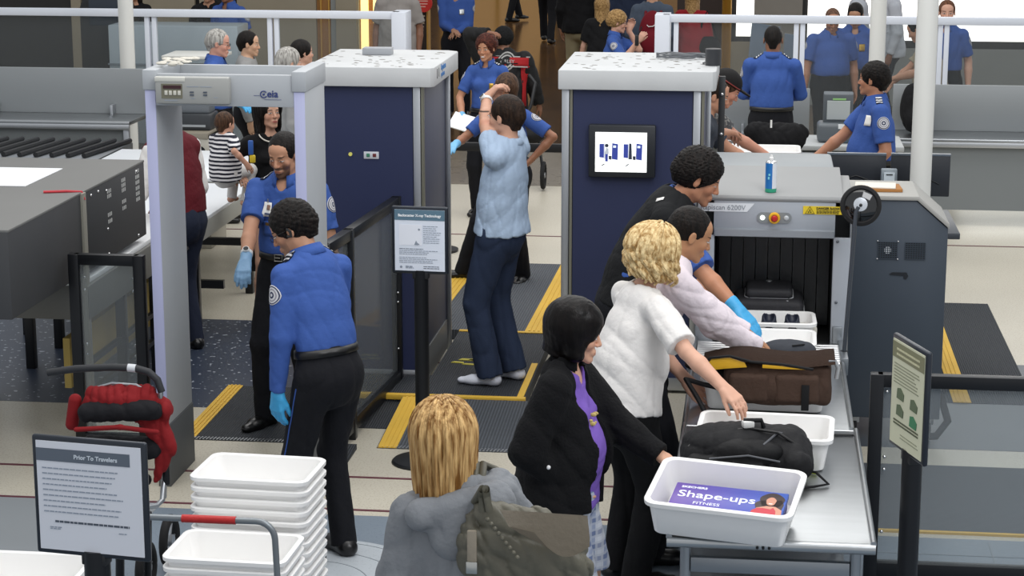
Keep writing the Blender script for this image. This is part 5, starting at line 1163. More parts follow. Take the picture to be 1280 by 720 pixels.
m = MB(); m.tube([(-.02, -.02, .21), (-.02, -.03, .235), (.05, -.03, .238), (.06, -.02, .205)], .010, BK2, n=10); m.build('grab_handle', rbk); m = MB(); m.box((-.03, -.05, .205), (.02, -.01, .235), mat('tag_white', '#d9d9d6', .5), .008, rz=.3); m.build('white_tag', rbk)
m = MB(); m.tube([(.23, -.10, .05), (.28, -.13, .05), (.33, -.16, .012), (.27, -.19, .008), (.2, -.22, .008)], .006, BK2, n=6); m.build('strap', rbk)
m = MB(); m.box((.235, .0, .004), (.29, .013, .010), mat('tag_lime', '#c5d848', .5), .002, rz=-.5); m.build('lime_tag', rbk)
m = MB(); p = atz(1053, 545, TZ); m.box((-.055, -.006, 0), (.05, .006, .008), BLKM, .002, rz=.08); o = m.build('strap_end', None, p+Vector((0, 0, .001))); tag(o, 'short black strap lying on the table right of the trays', 'strap')
# brown shoulder bag
pc = atz(972, 505, TZ+.15); r_ = root('shoulder_bag', (pc.x+.0, 9.22, TZ+.07), 'brown canvas shoulder bag with yellow lined flap lying on a tray', 'bag'); BR = cloth('brown_canvas', '#46352c', .85, (70, .3), .15)
sdfo('bag_body', [Bx((.0, .02, .085), (.245, .105, .095), r=.03, k=.02), El((0, -.08, .07), (.22, .04, .07), k=.04)], BR, .007, r_, wrinkle(.006, 16, 6))
sdfo('front_pocket', [Bx((-.13, -.095, .075), (.09, .03, .065), r=.02), Bx((.09, -.098, .075), (.10, .03, .065), r=.02)], BR, .007, r_, wrinkle(.004, 16, 7))
m = MB(); t = bmesh.new(); nx = 14; g = []
for i in range(nx+1):
    u = i/nx; x = -.34+.60*u; z = .205+.012*math.sin(u*7)-(.03*(1-u*3) if u < .33 else 0); g.append([t.verts.new((x, y, z+dz)) for y, dz in ((-.10, -.02), (-.06, .0), (.04, .006), (.13, .0))])
for i in range(nx):
    for j in range(3): t.faces.new((g[i][j], g[i+1][j], g[i+1][j+1], g[i][j+1]))
bmesh.ops.solidify(t, geom=t.faces[:], thickness=.014); m.merge(t, BR, True); fl_ = m.build('flap', r_)
YB = mat('bag_yellow', '#d9a61a', .6, bump=(60, .2)); m = MB(); m.prism([(-.335, .165), (-.30, .205), (-.22, .212), (-.15, .190), (-.14, .170), (-.24, .160), (-.31, .150)], 'y', -.108, -.10, YB, .002); m.prism([(-.07, .188), (.0, .186), (.10, .175), (.13, .170), (.0, .170), (-.07, .172)], 'y', -.122, -.112, YB, .002); m.build('yellow_lining', fl_)
m = MB(); m.tube([(-.345, -.105, .15), (-.31, -.11, .21), (-.22, -.112, .222), (-.12, -.114, .198), (.02, -.12, .192), (.16, -.12, .172)], .007, BK2, n=8); m.build('black_piping', fl_)
MB().box((.23, -.08, .19), (.262, -.04, .206), mat('buckle_grey', '#6f7377', .4), .003).build('strap_clip', r_); m = MB(); m.box((.11, -.135, -.02), (.145, -.125, .10), BK2, .002); m.build('front_strap', r_); MB().tube([(.255, -.06, .205), (.275, -.065, .17), (.268, -.075, .12)], .01, mat('buckle_silver', '#aeb1b3', .3, .9), n=8).build('buckle', r_)
m = MB(); m.tube([(-.25, -.05, .05), (-.34, -.02, .06), (-.42, -.05, .09), (-.36, -.16, .03), (-.3, -.3, -.04), (-.18, -.36, -.075)], .012, BK2, n=8); m.build('shoulder_strap', r_)
sdfo('side_flap', [El((-.36, .03, .14), (.07, .06, .025), k=.02), Rc((-.30, .02, .12), (-.24, 0, .1), .03, .03, .02)], BK2, .007, r_)
# grey pouch
pc = atz(985, 432, TZ+.16); r_ = root('pouch', (pc.x, pc.y, TZ+.09), 'small dark grey pouch on the tray behind the brown bag', 'pouch'); sdfo('pouch_body', [El((0, 0, .05), (.125, .07, .05), k=.02), Rc((-.09, 0, .03), (.09, 0, .04), .035, .045, .03)], cloth('pouch_grey', '#3d4046', .8, (50, .3), .1), .006, r_, wrinkle(.003, 20, 2)); m = MB(); m.tube([(.02, -.06, .085), (.07, -.045, .088), (.095, 0, .08), (.09, .04, .06)], .004, BK2, n=8); m.box((-.02, -.075, .035), (.0, -.066, .06), mat('tag_white', '#d9d9d6', .5), .002); m.build('zip_and_tag', r_)
# shoes in the far tray
for i, (dx, lab) in enumerate(((-.045, 'dark shoe in the far tray, the left one'), (.075, 'dark shoe in the far tray, the right one'))):
    o = sdfo('shoe', [Rc((0, -.08, .035), (0, .05, .035), .036, .042, .03, (0, 0, 1), .8), Rc((0, -.07, .05), (0, -.05, .09), .04, .038, .03), El((0, -.065, .11), (.026, .045, .04), k=.01, sub=True)], mat('shoe_dark', '#1b2030', .5), .006); o.location = (p1.x+dx, p1.y-.02, TZ+.07); tag(o, lab, 'shoe', 'shoes in the tray')
sdo = sdfo('folded_garment', [Bx((0, 0, .03), (.06, .045, .035), r=.02)], cloth('garment_pale', '#c9c4b9', .9, (30, .3)), .007, None, wrinkle(.004, 22, 5)); sdo.location = (p1.x+.145, p1.y+.02, TZ+.045); tag(sdo, 'pale folded item in the right end of the far tray', 'garment')
# suitcase in the tunnel
r_ = root('suitcase', (aty(961, 360, 11.0).x, 10.90, .795), 'black suitcase with grey piping lying inside the scanner tunnel', 'suitcase'); SU = cloth('suitcase_black', '#303033', .6, (80, .25), .1)
sdfo('case_body', [Bx((0, .02, .105), (.185, .24, .105), r=.035, k=.01)], SU, .008, r_, wrinkle(.002, 12, 1)); sdfo('top_pocket', [Bx((.0, -.02, .235), (.125, .17, .028), r=.025)], SU, .007, r_)
PIP = mat('piping_grey', '#b5b7ba', .5)
for z, a, b, w_ in ((.145, .188, .243, .004), (.075, .188, .243, .003), (.215, .128, .20, .0035)):
    m = MB(); m.tube([(x, y+.02, z) for x, y in rrect(a, b, .03, 3)], w_, PIP, n=6, closed=True); m.build('piping', r_)
m = MB(); m.cyl((0, .02, .264), (0, .02, .268), .016, mat('badge_silver', '#d5d8da', .3, .8), n=24, ); m.build('badge', r_); m = MB(); m.box((-.045, -.235, .02), (-.038, -.22, .14), PIP); m.box((.0, -.235, .02), (.007, -.22, .14), PIP); m.tube([(.06, -.19, .20), (.10, -.20, .205), (.12, -.19, .19)], .004, PIP, n=6); m.build('zip_pull', r_)
# ---------------------------------------------------------------- left hand scanner seen through the barrier
LX = mat('left_unit', '#3d3e40', .6, bump=(140, .05), var=.06); LXT = mat('left_unit_top', '#6e6e6c', .65, var=.05); DRK = mat('vent_light', '#c8c9c7', .5)
rl = root('left_xray_unit', (-4.3, 11.1, 0), 'dark grey scanner housing with rows of vents at the left edge', 'x-ray scanner')
m = MB(); m.box((-.45, 0, .97), (.50, 1.17, 1.435), LX, .008); m.box((-.45, -1.2, .97), (.50, -.03, 1.435), LX, .008); m.build('housing', rl); m = MB(); m.box((-.45, -1.2, 1.43), (.502, 1.17, 1.445), LXT, .004); m.build('top_cover', rl)
m = MB(); m.box((.46, -.06, .05), (.515, .0, 1.44), mat('left_edge', '#8c8a80', .5), .004); m.build('corner_post', rl); m = MB(); m.tube([(.30, -.10, 1.452), (.42, -.06, 1.452), (.50, -.03, 1.445), (.514, -.03, 1.40)], .008, mat('red_tape2', '#c32f3a', .5), n=8); m.build('red_tape', rl); m = MB(); m.box((-.45, .1, 1.446), (.12, .75, 1.45), mat('paper_white', '#eceef0', .6)); m.build('paper_sheet', rl)
m = MB()
for gy, gzs in ((.42, (1.37, 1.34, 1.23, 1.19)), (.70, (1.39, 1.36, 1.33, 1.26, 1.22)), (.98, (1.40, 1.365, 1.33, 1.295, 1.26, 1.225))):
    for gz in gzs:
        for k in range(3): m.box((.499, gy+k*.028, gz-.012), (.503, gy+k*.028+.011, gz+.010), DRK)
m.build('vent_slot', rl); m = MB()
for gy, gz in ((.12, 1.40), (.25, 1.40), (.40, 1.38), (.40, 1.15), (.40, 1.0), (.99, 1.0), (.99, 1.40)): m.ball((.502, gy, gz), .009, mat('chrome', '#d8d8d8', .15, 1.), n=8)
m.build('screw', rl)
m = MB(); m.box((-.45, -.05, .70), (.52, 2.1, .90), mat('belt_frame', '#6a6a66', .5), .006); m.box((-.45, -.05, .90), (.50, 2.1, .93), mat('belt_white', '#e9ebec', .4), .004); m.build('belt_frame', rl)
for y in (.05, .75, 1.45, 2.0):
    for x in (-.4, .45): MB().box((x-.03, y-.03, 0), (x+.03, y+.03, .70), BLK, .004).build('leg', rl)
for z in (.22, .40): MB().box((.43, .05, z-.015), (.46, 2.0, z+.015), BLK).build('cross_bar', rl)
MB().box((.30, .10, .25), (.34, 1.9, .55), mat('yellow_board', '#b39b55', .7)).build('yellow_panel', rl)
# white topped tables behind the detector
def packing_table(label, x0, x1, y0, y1, z, panels=True):
    r = root('packing_table', ((x0+x1)/2, (y0+y1)/2, 0), label, 'table', 'white topped tables'); hx, hy = (x1-x0)/2, (y1-y0)/2; MB().box((-hx, -hy, z-.03), (hx, hy, z), mat('table_white', '#e4e8ec', .35), .006).build('table_top', r); MB().box((-hx, -hy+.01, z-.15), (hx, hy-.01, z-.03), mat('table_band', '#a7a79f', .5), .004).build('side_band', r)
    for sx in (-1, 1):
        for sy in (-1, 1): MB().box((sx*(hx-.05)-.03, sy*(hy-.05)-.03, 0), (sx*(hx-.05)+.03, sy*(hy-.05)+.03, z-.15), BLK, .004).build('leg', r)
    MB().box((-hx+.05, -.02, .2), (hx-.05, .02, .26), BLK).build('stretcher', r); return r
packing_table('white topped table with black legs behind the man in the maroon vest', -5.1, -3.78, 13.4, 15.0, .84); packing_table('white topped table farther back beside the woman with the baby', -5.3, -3.75, 15.1, 16.5, .86)
# steel benches in front of the partitions
def bench(label, x0, x1, y, z=.86, zp=1.27):
    r = root('steel_bench', ((x0+x1)/2, y, 0), label, 'bench', 'steel benches with upright back panels'); h = (x1-x0)/2; MB().box((-h, -.55, z-.04), (h, 0, z), STEEL, .008).build('bench_top', r); MB().box((-h, -.02, z), (h, .02, zp), mat('bench_panel', '#8f9395', .5, .35, bump=(120, .05)), .004).build('back_panel', r)
    MB().box((-h, -.56, z-.075), (h, -.53, z-.03), ALU, .004).build('front_lip', r); n = max(2, int(2*h/1.2))
    MB().box((-h+.03, -.48, .15), (h-.03, -.44, z-.08), mat('bench_lower_grey', '#7f8486', .5, .2)).build('lower_panel', r)  # lower board in one even grey, slightly darker than the back panel
    for i in range(n+1): x = -h+.04+(2*h-.08)*i/n; MB().box((x-.025, -.53, 0), (x+.025, -.48, z-.04), ALU, .003).build('leg', r)
    m = MB()
    for i in range(n+1): x = -h+.3+(2*h-.6)*i/n; m.box((x-.012, -.12, z), (x+.012, -.02, z+.09), ALU, .002)
    m.build('divider', r); return r
bench('steel bench with grey back panel behind the left white pole', -9.5, aty(183, 120, 18.2).x, 18.2, .93, 1.345); bench('steel bench with grey back panels along the right partition', aty(1117, 100, 18.9).x, 4.5, 18.9, .80, 1.22)
bench('steel bench behind the officer seen from the back', -.75, aty(1013, 100, 19.3).x, 19.3, .70, 1.12)
# roller bed at the left (diagonal black marks)
r_ = root('roller_bed', (-6.2, 16.4, 0), 'roller bed with black slanted rollers left of the metal detector', 'conveyor'); MB().box((-2, -.1, .55), (.75, .9, .80), STEELD, .01).build('bed', r_)
for i in range(19): MB().cyl((-1.9+i*.14, -.05, .82), (-1.78+i*.14, .85, .82), .022, BLKM, n=8).build('roller', r_)
MB().box((-2, -.16, .60), (.75, -.11, .79), mat('bed_white', '#d5dbdd', .3), .004).build('front_guard', r_)
for x in (-1.8, -.5, .6): MB().box((x-.04, .1, 0), (x+.04, .18, .55), BLK).build('leg', r_)
# beige cabinet with black holes
p = aty(243, 178, 16.6); r_ = root('beige_cabinet', (p.x, 16.6, 0), 'beige cabinet with black oval holes right of the detector leg', 'cabinet'); MB().box((-.30, 0, 0), (.12, .5, .98), mat('cabinet_beige', '#b4b0a4', .6), .008).build('cabinet_body', r_); MB().box((-.30, -.012, .94), (.12, .5, .99), mat('cabinet_edge', '#7d7668', .5), .003).build('top_edge', r_)
m = MB(); m.cyl((.045, -.006, .83), (.045, .002, .83), .05, BLKM, n=24); m.box((-.07, -.006, .77), (-.035, .002, .89), BLKM, .003); m.build('hand_hole', r_)
r_ = root('laptop_printer', (p.x-.09, 16.75, .99), 'dark printer standing on the beige cabinet', 'printer'); MB().box((-.19, 0, 0), (.19, .28, .14), mat('printer_dark', '#2f3236', .4), .015).build('printer_body', r_); MB().box((-.17, .05, .14), (.17, .25, .22), mat('printer_grey', '#63686d', .4), .01).build('printer_lid', r_); m = MB(); m.box((-.15, -.004, .03), (.15, .0, .05), STEEL); m.build('paper_slot', r_)
# dark machines behind the left partition
r_ = root('ticket_kiosk', (aty(132, 50, 23).x, 23, 0), 'black kiosk seen through the left glass partition', 'kiosk'); MB().prism([(-.3, 0), (.3, 0), (.3, 1.35), (.15, 1.75), (-.2, 1.75), (-.3, 1.5)], 'y', 0, .4, mat('kiosk_black', '#0e0f12', .25), .02).build('kiosk_body', r_); MB().box((-.18, -.02, 1.3), (.18, 0, 1.6), mat('kiosk_screen', '#1e2936', .15), .005).build('kiosk_screen', r_)
r_ = root('pale_cabinet', (aty(216, 50, 22.5).x, 22.5, 0), 'pale steel cabinet behind the left glass partition', 'cabinet'); MB().box((-.75, 0, 0), (.75, .5, 1.35), mat('pale_steel', '#a9b3ba', .4, .3, var=.1), .01).build('cabinet_body', r_); MB().box((-.76, -.02, .9), (.76, 0, .92), mat('seam_grey', '#78828a', .5)).build('seam', r_)
for px, w_ in ((300, .25), (268, .12)): 
    pass
r_ = root('shelf_unit', (aty(236, 60, 19.5).x, 19.5, 0), 'white shelf unit behind the white haired officer', 'shelf'); MB().box((-.28, 0, 1.30), (.30, .5, 1.33), mat('shelf_white', '#d8d8d2', .5), .004).build('shelf_top', r_); MB().box((-.26, .05, 1.18), (.28, .45, 1.21), mat('shelf_dark', '#3b3d40', .5), .004).build('lower_shelf', r_)
for x in (-.25, .27): MB().box((x-.02, .05, 0), (x+.02, .09, 1.3), BLK).build('leg', r_)
# body scan counter kiosk at the right: device with screen on grey desk
p = aty(1047, 160, 17.2); r_ = root('ticket_terminal', (p.x, 17.2, .932), 'grey desktop terminal with a pale screen beside the officer', 'terminal'); TG = mat('terminal_grey', '#5d6368', .45)
TM = MB(); TM.prism([(-.03, .14), (.03, .16), (.0, .42), (-.06, .40)], 'x', -.125, .12, TG, .01); hd = TM.build('screen_head', r_); m = MB(); m.prism([(-.044, .185), (-.040, .187), (-.066, .345), (-.070, .343)], 'x', -.095, .095, mat('terminal_screen', '#b9bfc0', .3)); m.prism([(-.067, .350), (-.063, .352), (-.065, .365), (-.069, .363)], 'x', -.05, .06, mat('terminal_green', '#8fc27a', .4)); m.build('display', hd)
m = MB(); m.box((-.17, -.13, .0), (.22, .12, .16), TG, .03, seg=3); m.build('terminal_base', r_); MB().box((-.0, -.145, .12), (.05, -.12, .155), mat('ticket_white', '#e2e4e4', .5)).build('ticket_slip', r_); m = MB(); m.box((.12, -.137, .03), (.21, -.128, .15), mat('card_pale', '#c3c7c9', .5)); m.build('ticket', r_); m = MB(); m.box((.0, -.15, .0), (.1, -.12, .05), mat('terminal_blue', '#44525c', .4), .01); m.build('slot', r_)
p = aty(1045, 190, 17.0); r_ = root('grey_desk', (p.x, 16.95, 0), 'pale grey open desk under the terminal', 'desk'); MB().box((-.32, -.05, .89), (.55, .6, .93), mat('desk_pale', '#a9acac', .5), .006).build('desk_top', r_)
for x in (-.30, .20, .52): MB().box((x-.02, -.04, 0), (x+.02, .58, .89), mat('desk_side', '#9a9d9d', .5), .003).build('side_board', r_)
MB().box((-.3, .56, .1), (.52, .6, .89), mat('desk_back', '#6f777a', .5)).build('back_board', r_)
# entry conveyor of the right lane with black bag and tray
r_ = root('entry_conveyor', (.13, 12.1, 0), 'steel entry conveyor behind the large scanner', 'conveyor'); MB().box((-.42, .0, .82), (.36, 4.6, .905), STEELD, .01).build('bed', r_)
for x in (-.36, .3):
    for y in (.8, 2.4, 4.3): MB().box((x-.03, y-.03, 0), (x+.03, y+.03, .82), STEELD).build('leg', r_)
pt = atz(952, 193, .95); mkbin((pt.x, 15.9, .907), 0, 'white tray on the entry conveyor by the man in the cap', hx=.30, hy=.2)
rbg = root('black_bag', (aty(972, 180, 15.95).x, 16.25, .92), 'black soft bag being unpacked on the entry conveyor', 'bag'); sdfo('bag_body', [El((0, 0, .15), (.22, .13, .13), k=.05), El((-.16, -.02, .22), (.10, .09, .07), k=.03), El((.12, .02, .20), (.12, .1, .08), k=.03)], cloth('bag_black', '#131315', .9, (30, .5), .2), .010, rbg, wrinkle(.014, 22, 12)); m = MB(); m.box((-.06, -.125, .26), (-.045, -.11, .32), mat('tag_white', '#d9d9d6', .5)); m.build('tag', rbg)
# stanchion belt behind the scanned man
r_ = root('belt_barrier', (-1.9, 16.75, 0), 'black retractable belt barrier behind the scanned man', 'barrier'); MB().box((-.75, -.02, .86), (.95, .02, .93), BLKM, .002).build('belt', r_)
for x in (-.75, .95): m = MB(); m.lathe([(0, 0), (.17, 0), (.17, .02), (.03, .04), (.03, .95), (.04, .96), (.04, 1.0), (0, 1.01)], (x, 0, 0), BLKM); m.build('post', r_)
# ================================================================ the people
UB = cloth('uniform_blue', '#3a589c', .8, (45, .3), .07); UD = cloth('uniform_trouser', '#15161b', .85, (50, .3), .1); LEA = mat('shoe_leather', '#0d0d0e', .3); BELT = mat('belt_leather', '#0b0b0c', .4); GLV = mat('glove_blue', '#72b4dd', .5, bump=(60, .25)); GLC = mat('glove_bright', '#3fa3d8', .45, bump=(60, .25)); GLP = mat('glove_pale', '#86aed2', .5, bump=(60, .25))
HB = hairmat('hair_black', '#0b0908', '#1e1815'); HD = hairmat('hair_dark_brown', '#1c130e', '#35261c'); HBL = hairmat('hair_blond', '#7c5427', '#dcb67c', .42, 60); HBC = hairmat('hair_blond_light', '#a78350', '#ecd3a0', .45, 60, (1, 1, .5)); HG = hairmat('hair_grey', '#77746f', '#c4c1bb'); HBR = hairmat('hair_brown', '#2f2018', '#5c4230'); HSA = hairmat('hair_sandy', '#7f6139', '#b89462', sc=60, stretch=(1, 1, 1)); HA = hairmat('hair_auburn', '#2c120c', '#5a2c20', sc=60, stretch=(1, 1, 1))
WHT = cloth('white_cotton', '#dfdcd9', .85, (50, .3), .03)
def W4(v): return (v.x, v.y, v.z, 1)
def wy(px, py, y): return W4(aty(px, py, y))
def officer(label, pos, face, H, sleeve='short', hair='short', hm=None, patches=(-1, 1), ep=True, tee=True, far=False, buckle=True, **kw):
    p = Person(label, pos, face, H, group=None, **kw)
    p.pants(UD); p.shirt(UB, sleeve, vneck=.045 if tee else 0, wr=.0045, seed=int(H*1000) % 97); p.shoes(LEA); p.hair(hair, hm or HB)
    if not far: p.belt(BELT, buckle=buckle)
    p.collar(UB)
    if tee and not far: 
        o, vs, qs = p.piece('undershirt', [Rc(p.chest, p.neck-p.D3*.025*p.k, .125*p.k, .078*p.k, .02, p.TF, .86), ], WHT, label='white undershirt at the open collar')
    for sg in patches: p.shoulder_patch(sg)
    if ep and not far:
        for sg in (-1, 1): p.epaulet(sg)
    return p
NEAR, MID, FAR = .0055, .007, .011
T0 = time.time()
# --- foreground officer, seen from behind in profile
p = officer('officer in long sleeved blue shirt seen from behind, head turned left, beside the trays', (350, 258), 310, 1.79, 'long', 'wavy', HB, patches=(-1,), h=NEAR, head=(-42, 22, 4), skin='#b5866a', skinkw=dict(stub=.45), hl=(-.22, .06, .80), hr=(.20, .25, .85), tee=False, w=.90, sw=.96, hand_l=dict(curl=.55), lean=17)
p.glove(-1, GLC); p.glasses(BLKM); p.epaulet(-1, 3)
m = MB(); 
for sg in (-1,):
    pts = []
    for t in np.linspace(.05, 1, 16):
        a_, b_ = (p.hip[sg], p.K[sg]) if t < .5 else (p.K[sg], p.A[sg]); tt = t*2 if t < .5 else t*2-1; c = a_+(b_-a_)*tt; d = nrm(-p.R+0*p.F); h_ = p.bot.ray_cast(Vector(c+d*.3), Vector(-d), .4)
        if h_[0]: pts.append(h_[0]+Vector(d)*.001)
    m.tube(pts, .0035, UB, n=6); m.build('trouser_stripe', p.root)
m = MB(); m.tube([Vector(p.hw(-.086, .0, .012)), Vector(p.hw(-.096, -.012, -.005)), Vector(p.hw(-.094, -.005, -.028)), Vector(p.hw(-.088, .012, -.02))], .007, BLKM, n=8); m.build('earpiece', p.root)
# --- bearded officer facing the camera
p = officer('bearded officer in short sleeves with blue gloves standing behind the metal detector', (350, 170), 192, 1.77, 'short', 'short', HB, h=NEAR, head=(4, 16, 0), skin='#bd8c70', skinkw=dict(stub=.95, lid=.7), w=1.08, sw=1.14, hr=wy(303, 350, 11.0), hl=(-.30, .05, .82), hand_r=dict(curl=.6), fr=(.13, .10, 0, 5), fl=(-.12, 0, 0))
p.glove(1, GLP); p.glove(-1, GLP); p.watch(1, mat('watch_white', '#e8e8e8', .4), mat('watch_face', '#16181a', .3)); p.id_card(.075, .065); p.plate(.065, -.02, .055, .018, mat('plate_gold', '#b08a4a', .35, .7)); 
for r_, u_ in ((.07, -.075), (-.07, -.075)): p.decal(p.chest+p.TR*r_*p.k+p.D2*(u_+.03)*p.k, p.TF, p.D2, .10, .085, UB, 'chest_pocket', off=.002, th=.003)
p.decal(p.chest-p.TR*.075*p.k+p.D2*.03*p.k, p.TF, p.D2, .05, .06, mat('badge_gold', '#c9a24a', .3, .8), 'badge', off=.003)
# --- woman in black with the toddler
p = Person('woman with long dark hair in black dress and necklace carrying a toddler', (334, 122), 150, 1.64, fem=True, h=MID, head=(-12, -6, 0), skin='#c99b82', skinkw=dict(lip='#a0504a'), hl=wy(312, 212, 14.0), hr=wy(296, 218, 13.85), barelegs=True, fr=(.12, .05, 0, 10), hand_r=dict(curl=.5), hand_l=dict(curl=.5), lean=-4)
BD = cloth('black_dress', '#121214', .85, (40, .3), .12); p.shirt(BD, 'long', ease=.012, tuck=False, hem=-.05); p.skirt(BD, bottom=.42, wid=.20); p.hair('long', HB); p.locks(HB, n=60, length=.20, r=.013, curl=.006, spread=(60, 300))
m = MB(); m.tube([Vector(p.neck+p.TR*.085*math.cos(a)*p.k+p.TF*(.05+.07*math.sin(a))*p.k-p.D3*(.01+.055*math.sin(a))*p.k) for a in [PI*i/12 for i in range(13)]], .005, mat('pearl', '#e3ded2', .3), n=6); m.build('necklace', p.root)
tw = aty(279, 143, 13.72)
b = Person('toddler in a navy and white striped shirt held by the woman in black', (tw.x, tw.y, tw.z-.86), 22, .86, h=.007, heads=1.42, head=(12, 5, 0), skin='#cf9d84', hr=wy(308, 205, 13.6), hl=(-.3, .3, .95), w=1.15, fl=(-.12, .30, .45, 0), fr=(.12, .30, .42, 0), category='toddler', name='toddler')
def stripemat():
    m = bpy.data.materials.new('stripes'); m.use_nodes = True; nt = m.node_tree; L = nt.links.new; bb = nt.nodes['Principled BSDF']; bb.inputs['Roughness'].default_value = .85; tc = N(nt, 'ShaderNodeTexCoord'); w_ = N(nt, 'ShaderNodeTexWave', wave_type='BANDS', bands_direction='Z'); w_.inputs['Scale'].default_value = 11; w_.inputs['Distortion'].default_value = 1.2; L(tc.outputs['Object'], w_.inputs['Vector'])
    r = N(nt, 'ShaderNodeValToRGB'); r.color_ramp.interpolation = 'CONSTANT'; r.color_ramp.elements[0].color = (*srgb('#16182a'), 1); r.color_ramp.elements[1].position = .5; r.color_ramp.elements[1].color = (*srgb('#e6e4e6'), 1); L(w_.outputs['Fac'], r.inputs[0]); L(r.outputs[0], bb.inputs['Base Color']); return m
b.shirt(stripemat(), 'short', ease=.02, tuck=False, slen=.95, wr=.006); b.pants(cloth('toddler_trousers', '#d9d6d2', .9), ease=.02); b.hair('short', HBR, t=.008)
rt_ = root('toy', aty(314, 190, 13.6), 'small blue and yellow toy hanging by the toddler', 'toy'); MB().box((-.02, -.01, -.02), (.015, .01, .08), mat('toy_blue', '#2f5fae', .5), .006).build('blue_part', rt_); MB().box((-.012, -.012, -.075), (.028, .012, -.02), mat('toy_yellow', '#e0c22c', .5), .008).build('yellow_part', rt_)
# --- man in maroon vest behind the detector leg
pv = atz(203, 436); p = Person('person in maroon vest and white shirt mostly hidden behind the metal detector leg', (203, 125), 305, 1.74, lean=12, h=MID, skin='#a8785c', hr=(.10, .24, 1.0), hl=(-.2, .3, 1.0), w=1.0)
p.shirt(WHT, 'long', ease=.016); p.pants(cloth('navy_trousers', '#23293a', .85, (40, .3), .1)); p.shoes(LEA); p.hair('short', HB); VM = cloth('maroon_vest', '#5c1720', .8, (50, .3), .1)
p.piece('vest', [q for q in p.torso(.034, [(p.pel+p.D1*.03*p.k, -p.D1)], (.008, .010, 0, 0))]+[Rc(p.neck-p.D3*.05*p.k, p.hw(0, -.02, -.05), .075*p.k, .10*p.k, .01, sub=True)], VM, disp=wrinkle(.004, 16, 2))
# --- officers and travellers left rear
p = officer('white haired officer with glasses and crossed arms behind the metal detector', (275, 38), 85, 1.76, 'short', 'short', HG, h=.0085, head=(0, 8, 0), skin='#d09a86', hr=(-.12, .26, 1.12), hl=(.1, .22, 1.08), er=(.6, -.1, -.6), far=True, w=1.1); p.glasses(BLKM); p.glove(-1, GLC)
p = Person('dark haired man in grey jacket looking right beside the white haired officer', (312, 40), 80, 1.67, h=.0085, head=(5, 4, 0), skin='#caa184'); p.shirt(cloth('grey_jacket', '#8d8d8c', .85), 'long', ease=.018); p.pants(UD); p.hair('short', HB); p.shoes(LEA)
p = Person('grey haired person whose head top shows above the metal detector crossbar', (362, 61), 60, 1.72, h=FAR, skin='#c99c86'); p.shirt(cloth('grey_jacket', '#8d8d8c', .85), 'long'); p.pants(UD); p.hair('short', HG, t=.016); p.shoes(LEA)
p = Person('dark haired person whose head top shows behind the left booth roof', (378, 51), 60, 1.64, h=FAR, skin='#c99c86'); p.shirt(BD, 'long'); p.pants(UD); p.hair('short', HB, t=.014); p.shoes(LEA)
# --- man being scanned
LB = cloth('light_blue_polo', '#a2b5cc', .85, (45, .35), .06); JN = cloth('denim', '#28334a', .85, (160, .25), .22)
p = Person('man in light blue polo shirt and jeans with raised arms in white socks', (631, 121), 288, 1.82, h=.006, head=(6, 4, 0), skin='#c79880', hl=wy(607, 113, 12.62), hr=wy(616, 110, 12.95), el=(-.9, .4, -.2), er=(.9, .2, .0), hand_l=dict(curl=.9, d=(.5, -.6, .75)), hand_r=dict(curl=.9, d=(-.5, -.5, .75)), w=1.02, z0=.078, fl=(-.10, .05, .0, 0), fr=(.10, -.02, .0, 0), lean=-6)
p.shirt(LB, 'short', ease=.016, tuck=False, hem=.0, hemr=.0, slen=.55, wr=.008, seed=11); p.pants(JN, ease=.016, wr=.008, flare=.012, length=.8); p.sock(cloth('white_sock', '#d6d9e4', .9, (80, .3))); p.hair('short', HD, t=.012); p.collar(LB, wings=False, hgt=.03); p.watch(-1, mat('watch_white', '#e8e8e8', .4), mat('watch_face', '#16181a', .3), off=.03)
# --- smiling officer with papers
p = officer('smiling woman officer with brown curly hair holding white papers behind the scanned man', (606, 45), 188, 1.68, 'short', 'puff', HA, h=.007, fem=True, head=(6, 4, 3), skin='#b98466', skinkw=dict(teeth=True, lip='#8f4d44'), hr=wy(578, 148, 18.3), hl=(-.22, .15, .95), er=(.6, -.3, -.3), hand_r=dict(curl=.4), tee=False)
p.glove(1, GLV); p.decal(p.chest-p.TR*.07+p.D2*.03, p.TF, p.D2, .04, .05, mat('badge_gold', '#c9a24a', .3, .8), 'badge')
q = aty(582, 154, 18.22); o = MB().box((-.14, -.10, -.006), (.14, .10, .006), mat('paper_white', '#eceef0', .6), .001).build('paper_sheets', None, q); o.rotation_euler = (math.radians(35), math.radians(14), math.radians(-10)); tag(o, 'white papers held in the smiling officer\'s blue gloved hand', 'papers')
# --- pat down officer
p = officer('woman officer with brown hair reaching out behind the scanned man', (633, 96), 195, 1.68, 'short', 'bob', HBR, h=.007, fem=True, head=(-6, 12, -6), skin='#9a6a50', hr=wy(569, 181, 15.3), hl=wy(664, 200, 15.5), el=(-.9, -.2, -.2), fr=(.36, .12, 0, 60), fl=(-.12, 0, 0), lean=6, crouch=.02, tee=False)
p.glove(1, GLV)
pv = aty(549, 190, 14.35); p = officer('officer mostly hidden behind the left booth with only a blue sleeve showing', (pv.x-.25, 14.35, 0), 170, 1.74, 'long', 'short', HB, h=.009, far=True, skin='#a87c62', w=1.1)
# --- officer far top centre
pv = aty(579, 40, 26.); p = officer('officer in long blue sleeves with hands clasped far behind the smiling officer', (pv.x, 25.4, 0), 175, 1.80, 'long', 'short', HB, h=.012, far=True, hr=(.02, .26, 1.06), hl=(-.02, .24, 1.04), skin='#a87c62'); p.decal(p.chest-p.TR*.075+p.D2*.04, p.TF, p.D2, .06, .07, mat('badge_silver', '#d5d8da', .3, .8), 'badge')
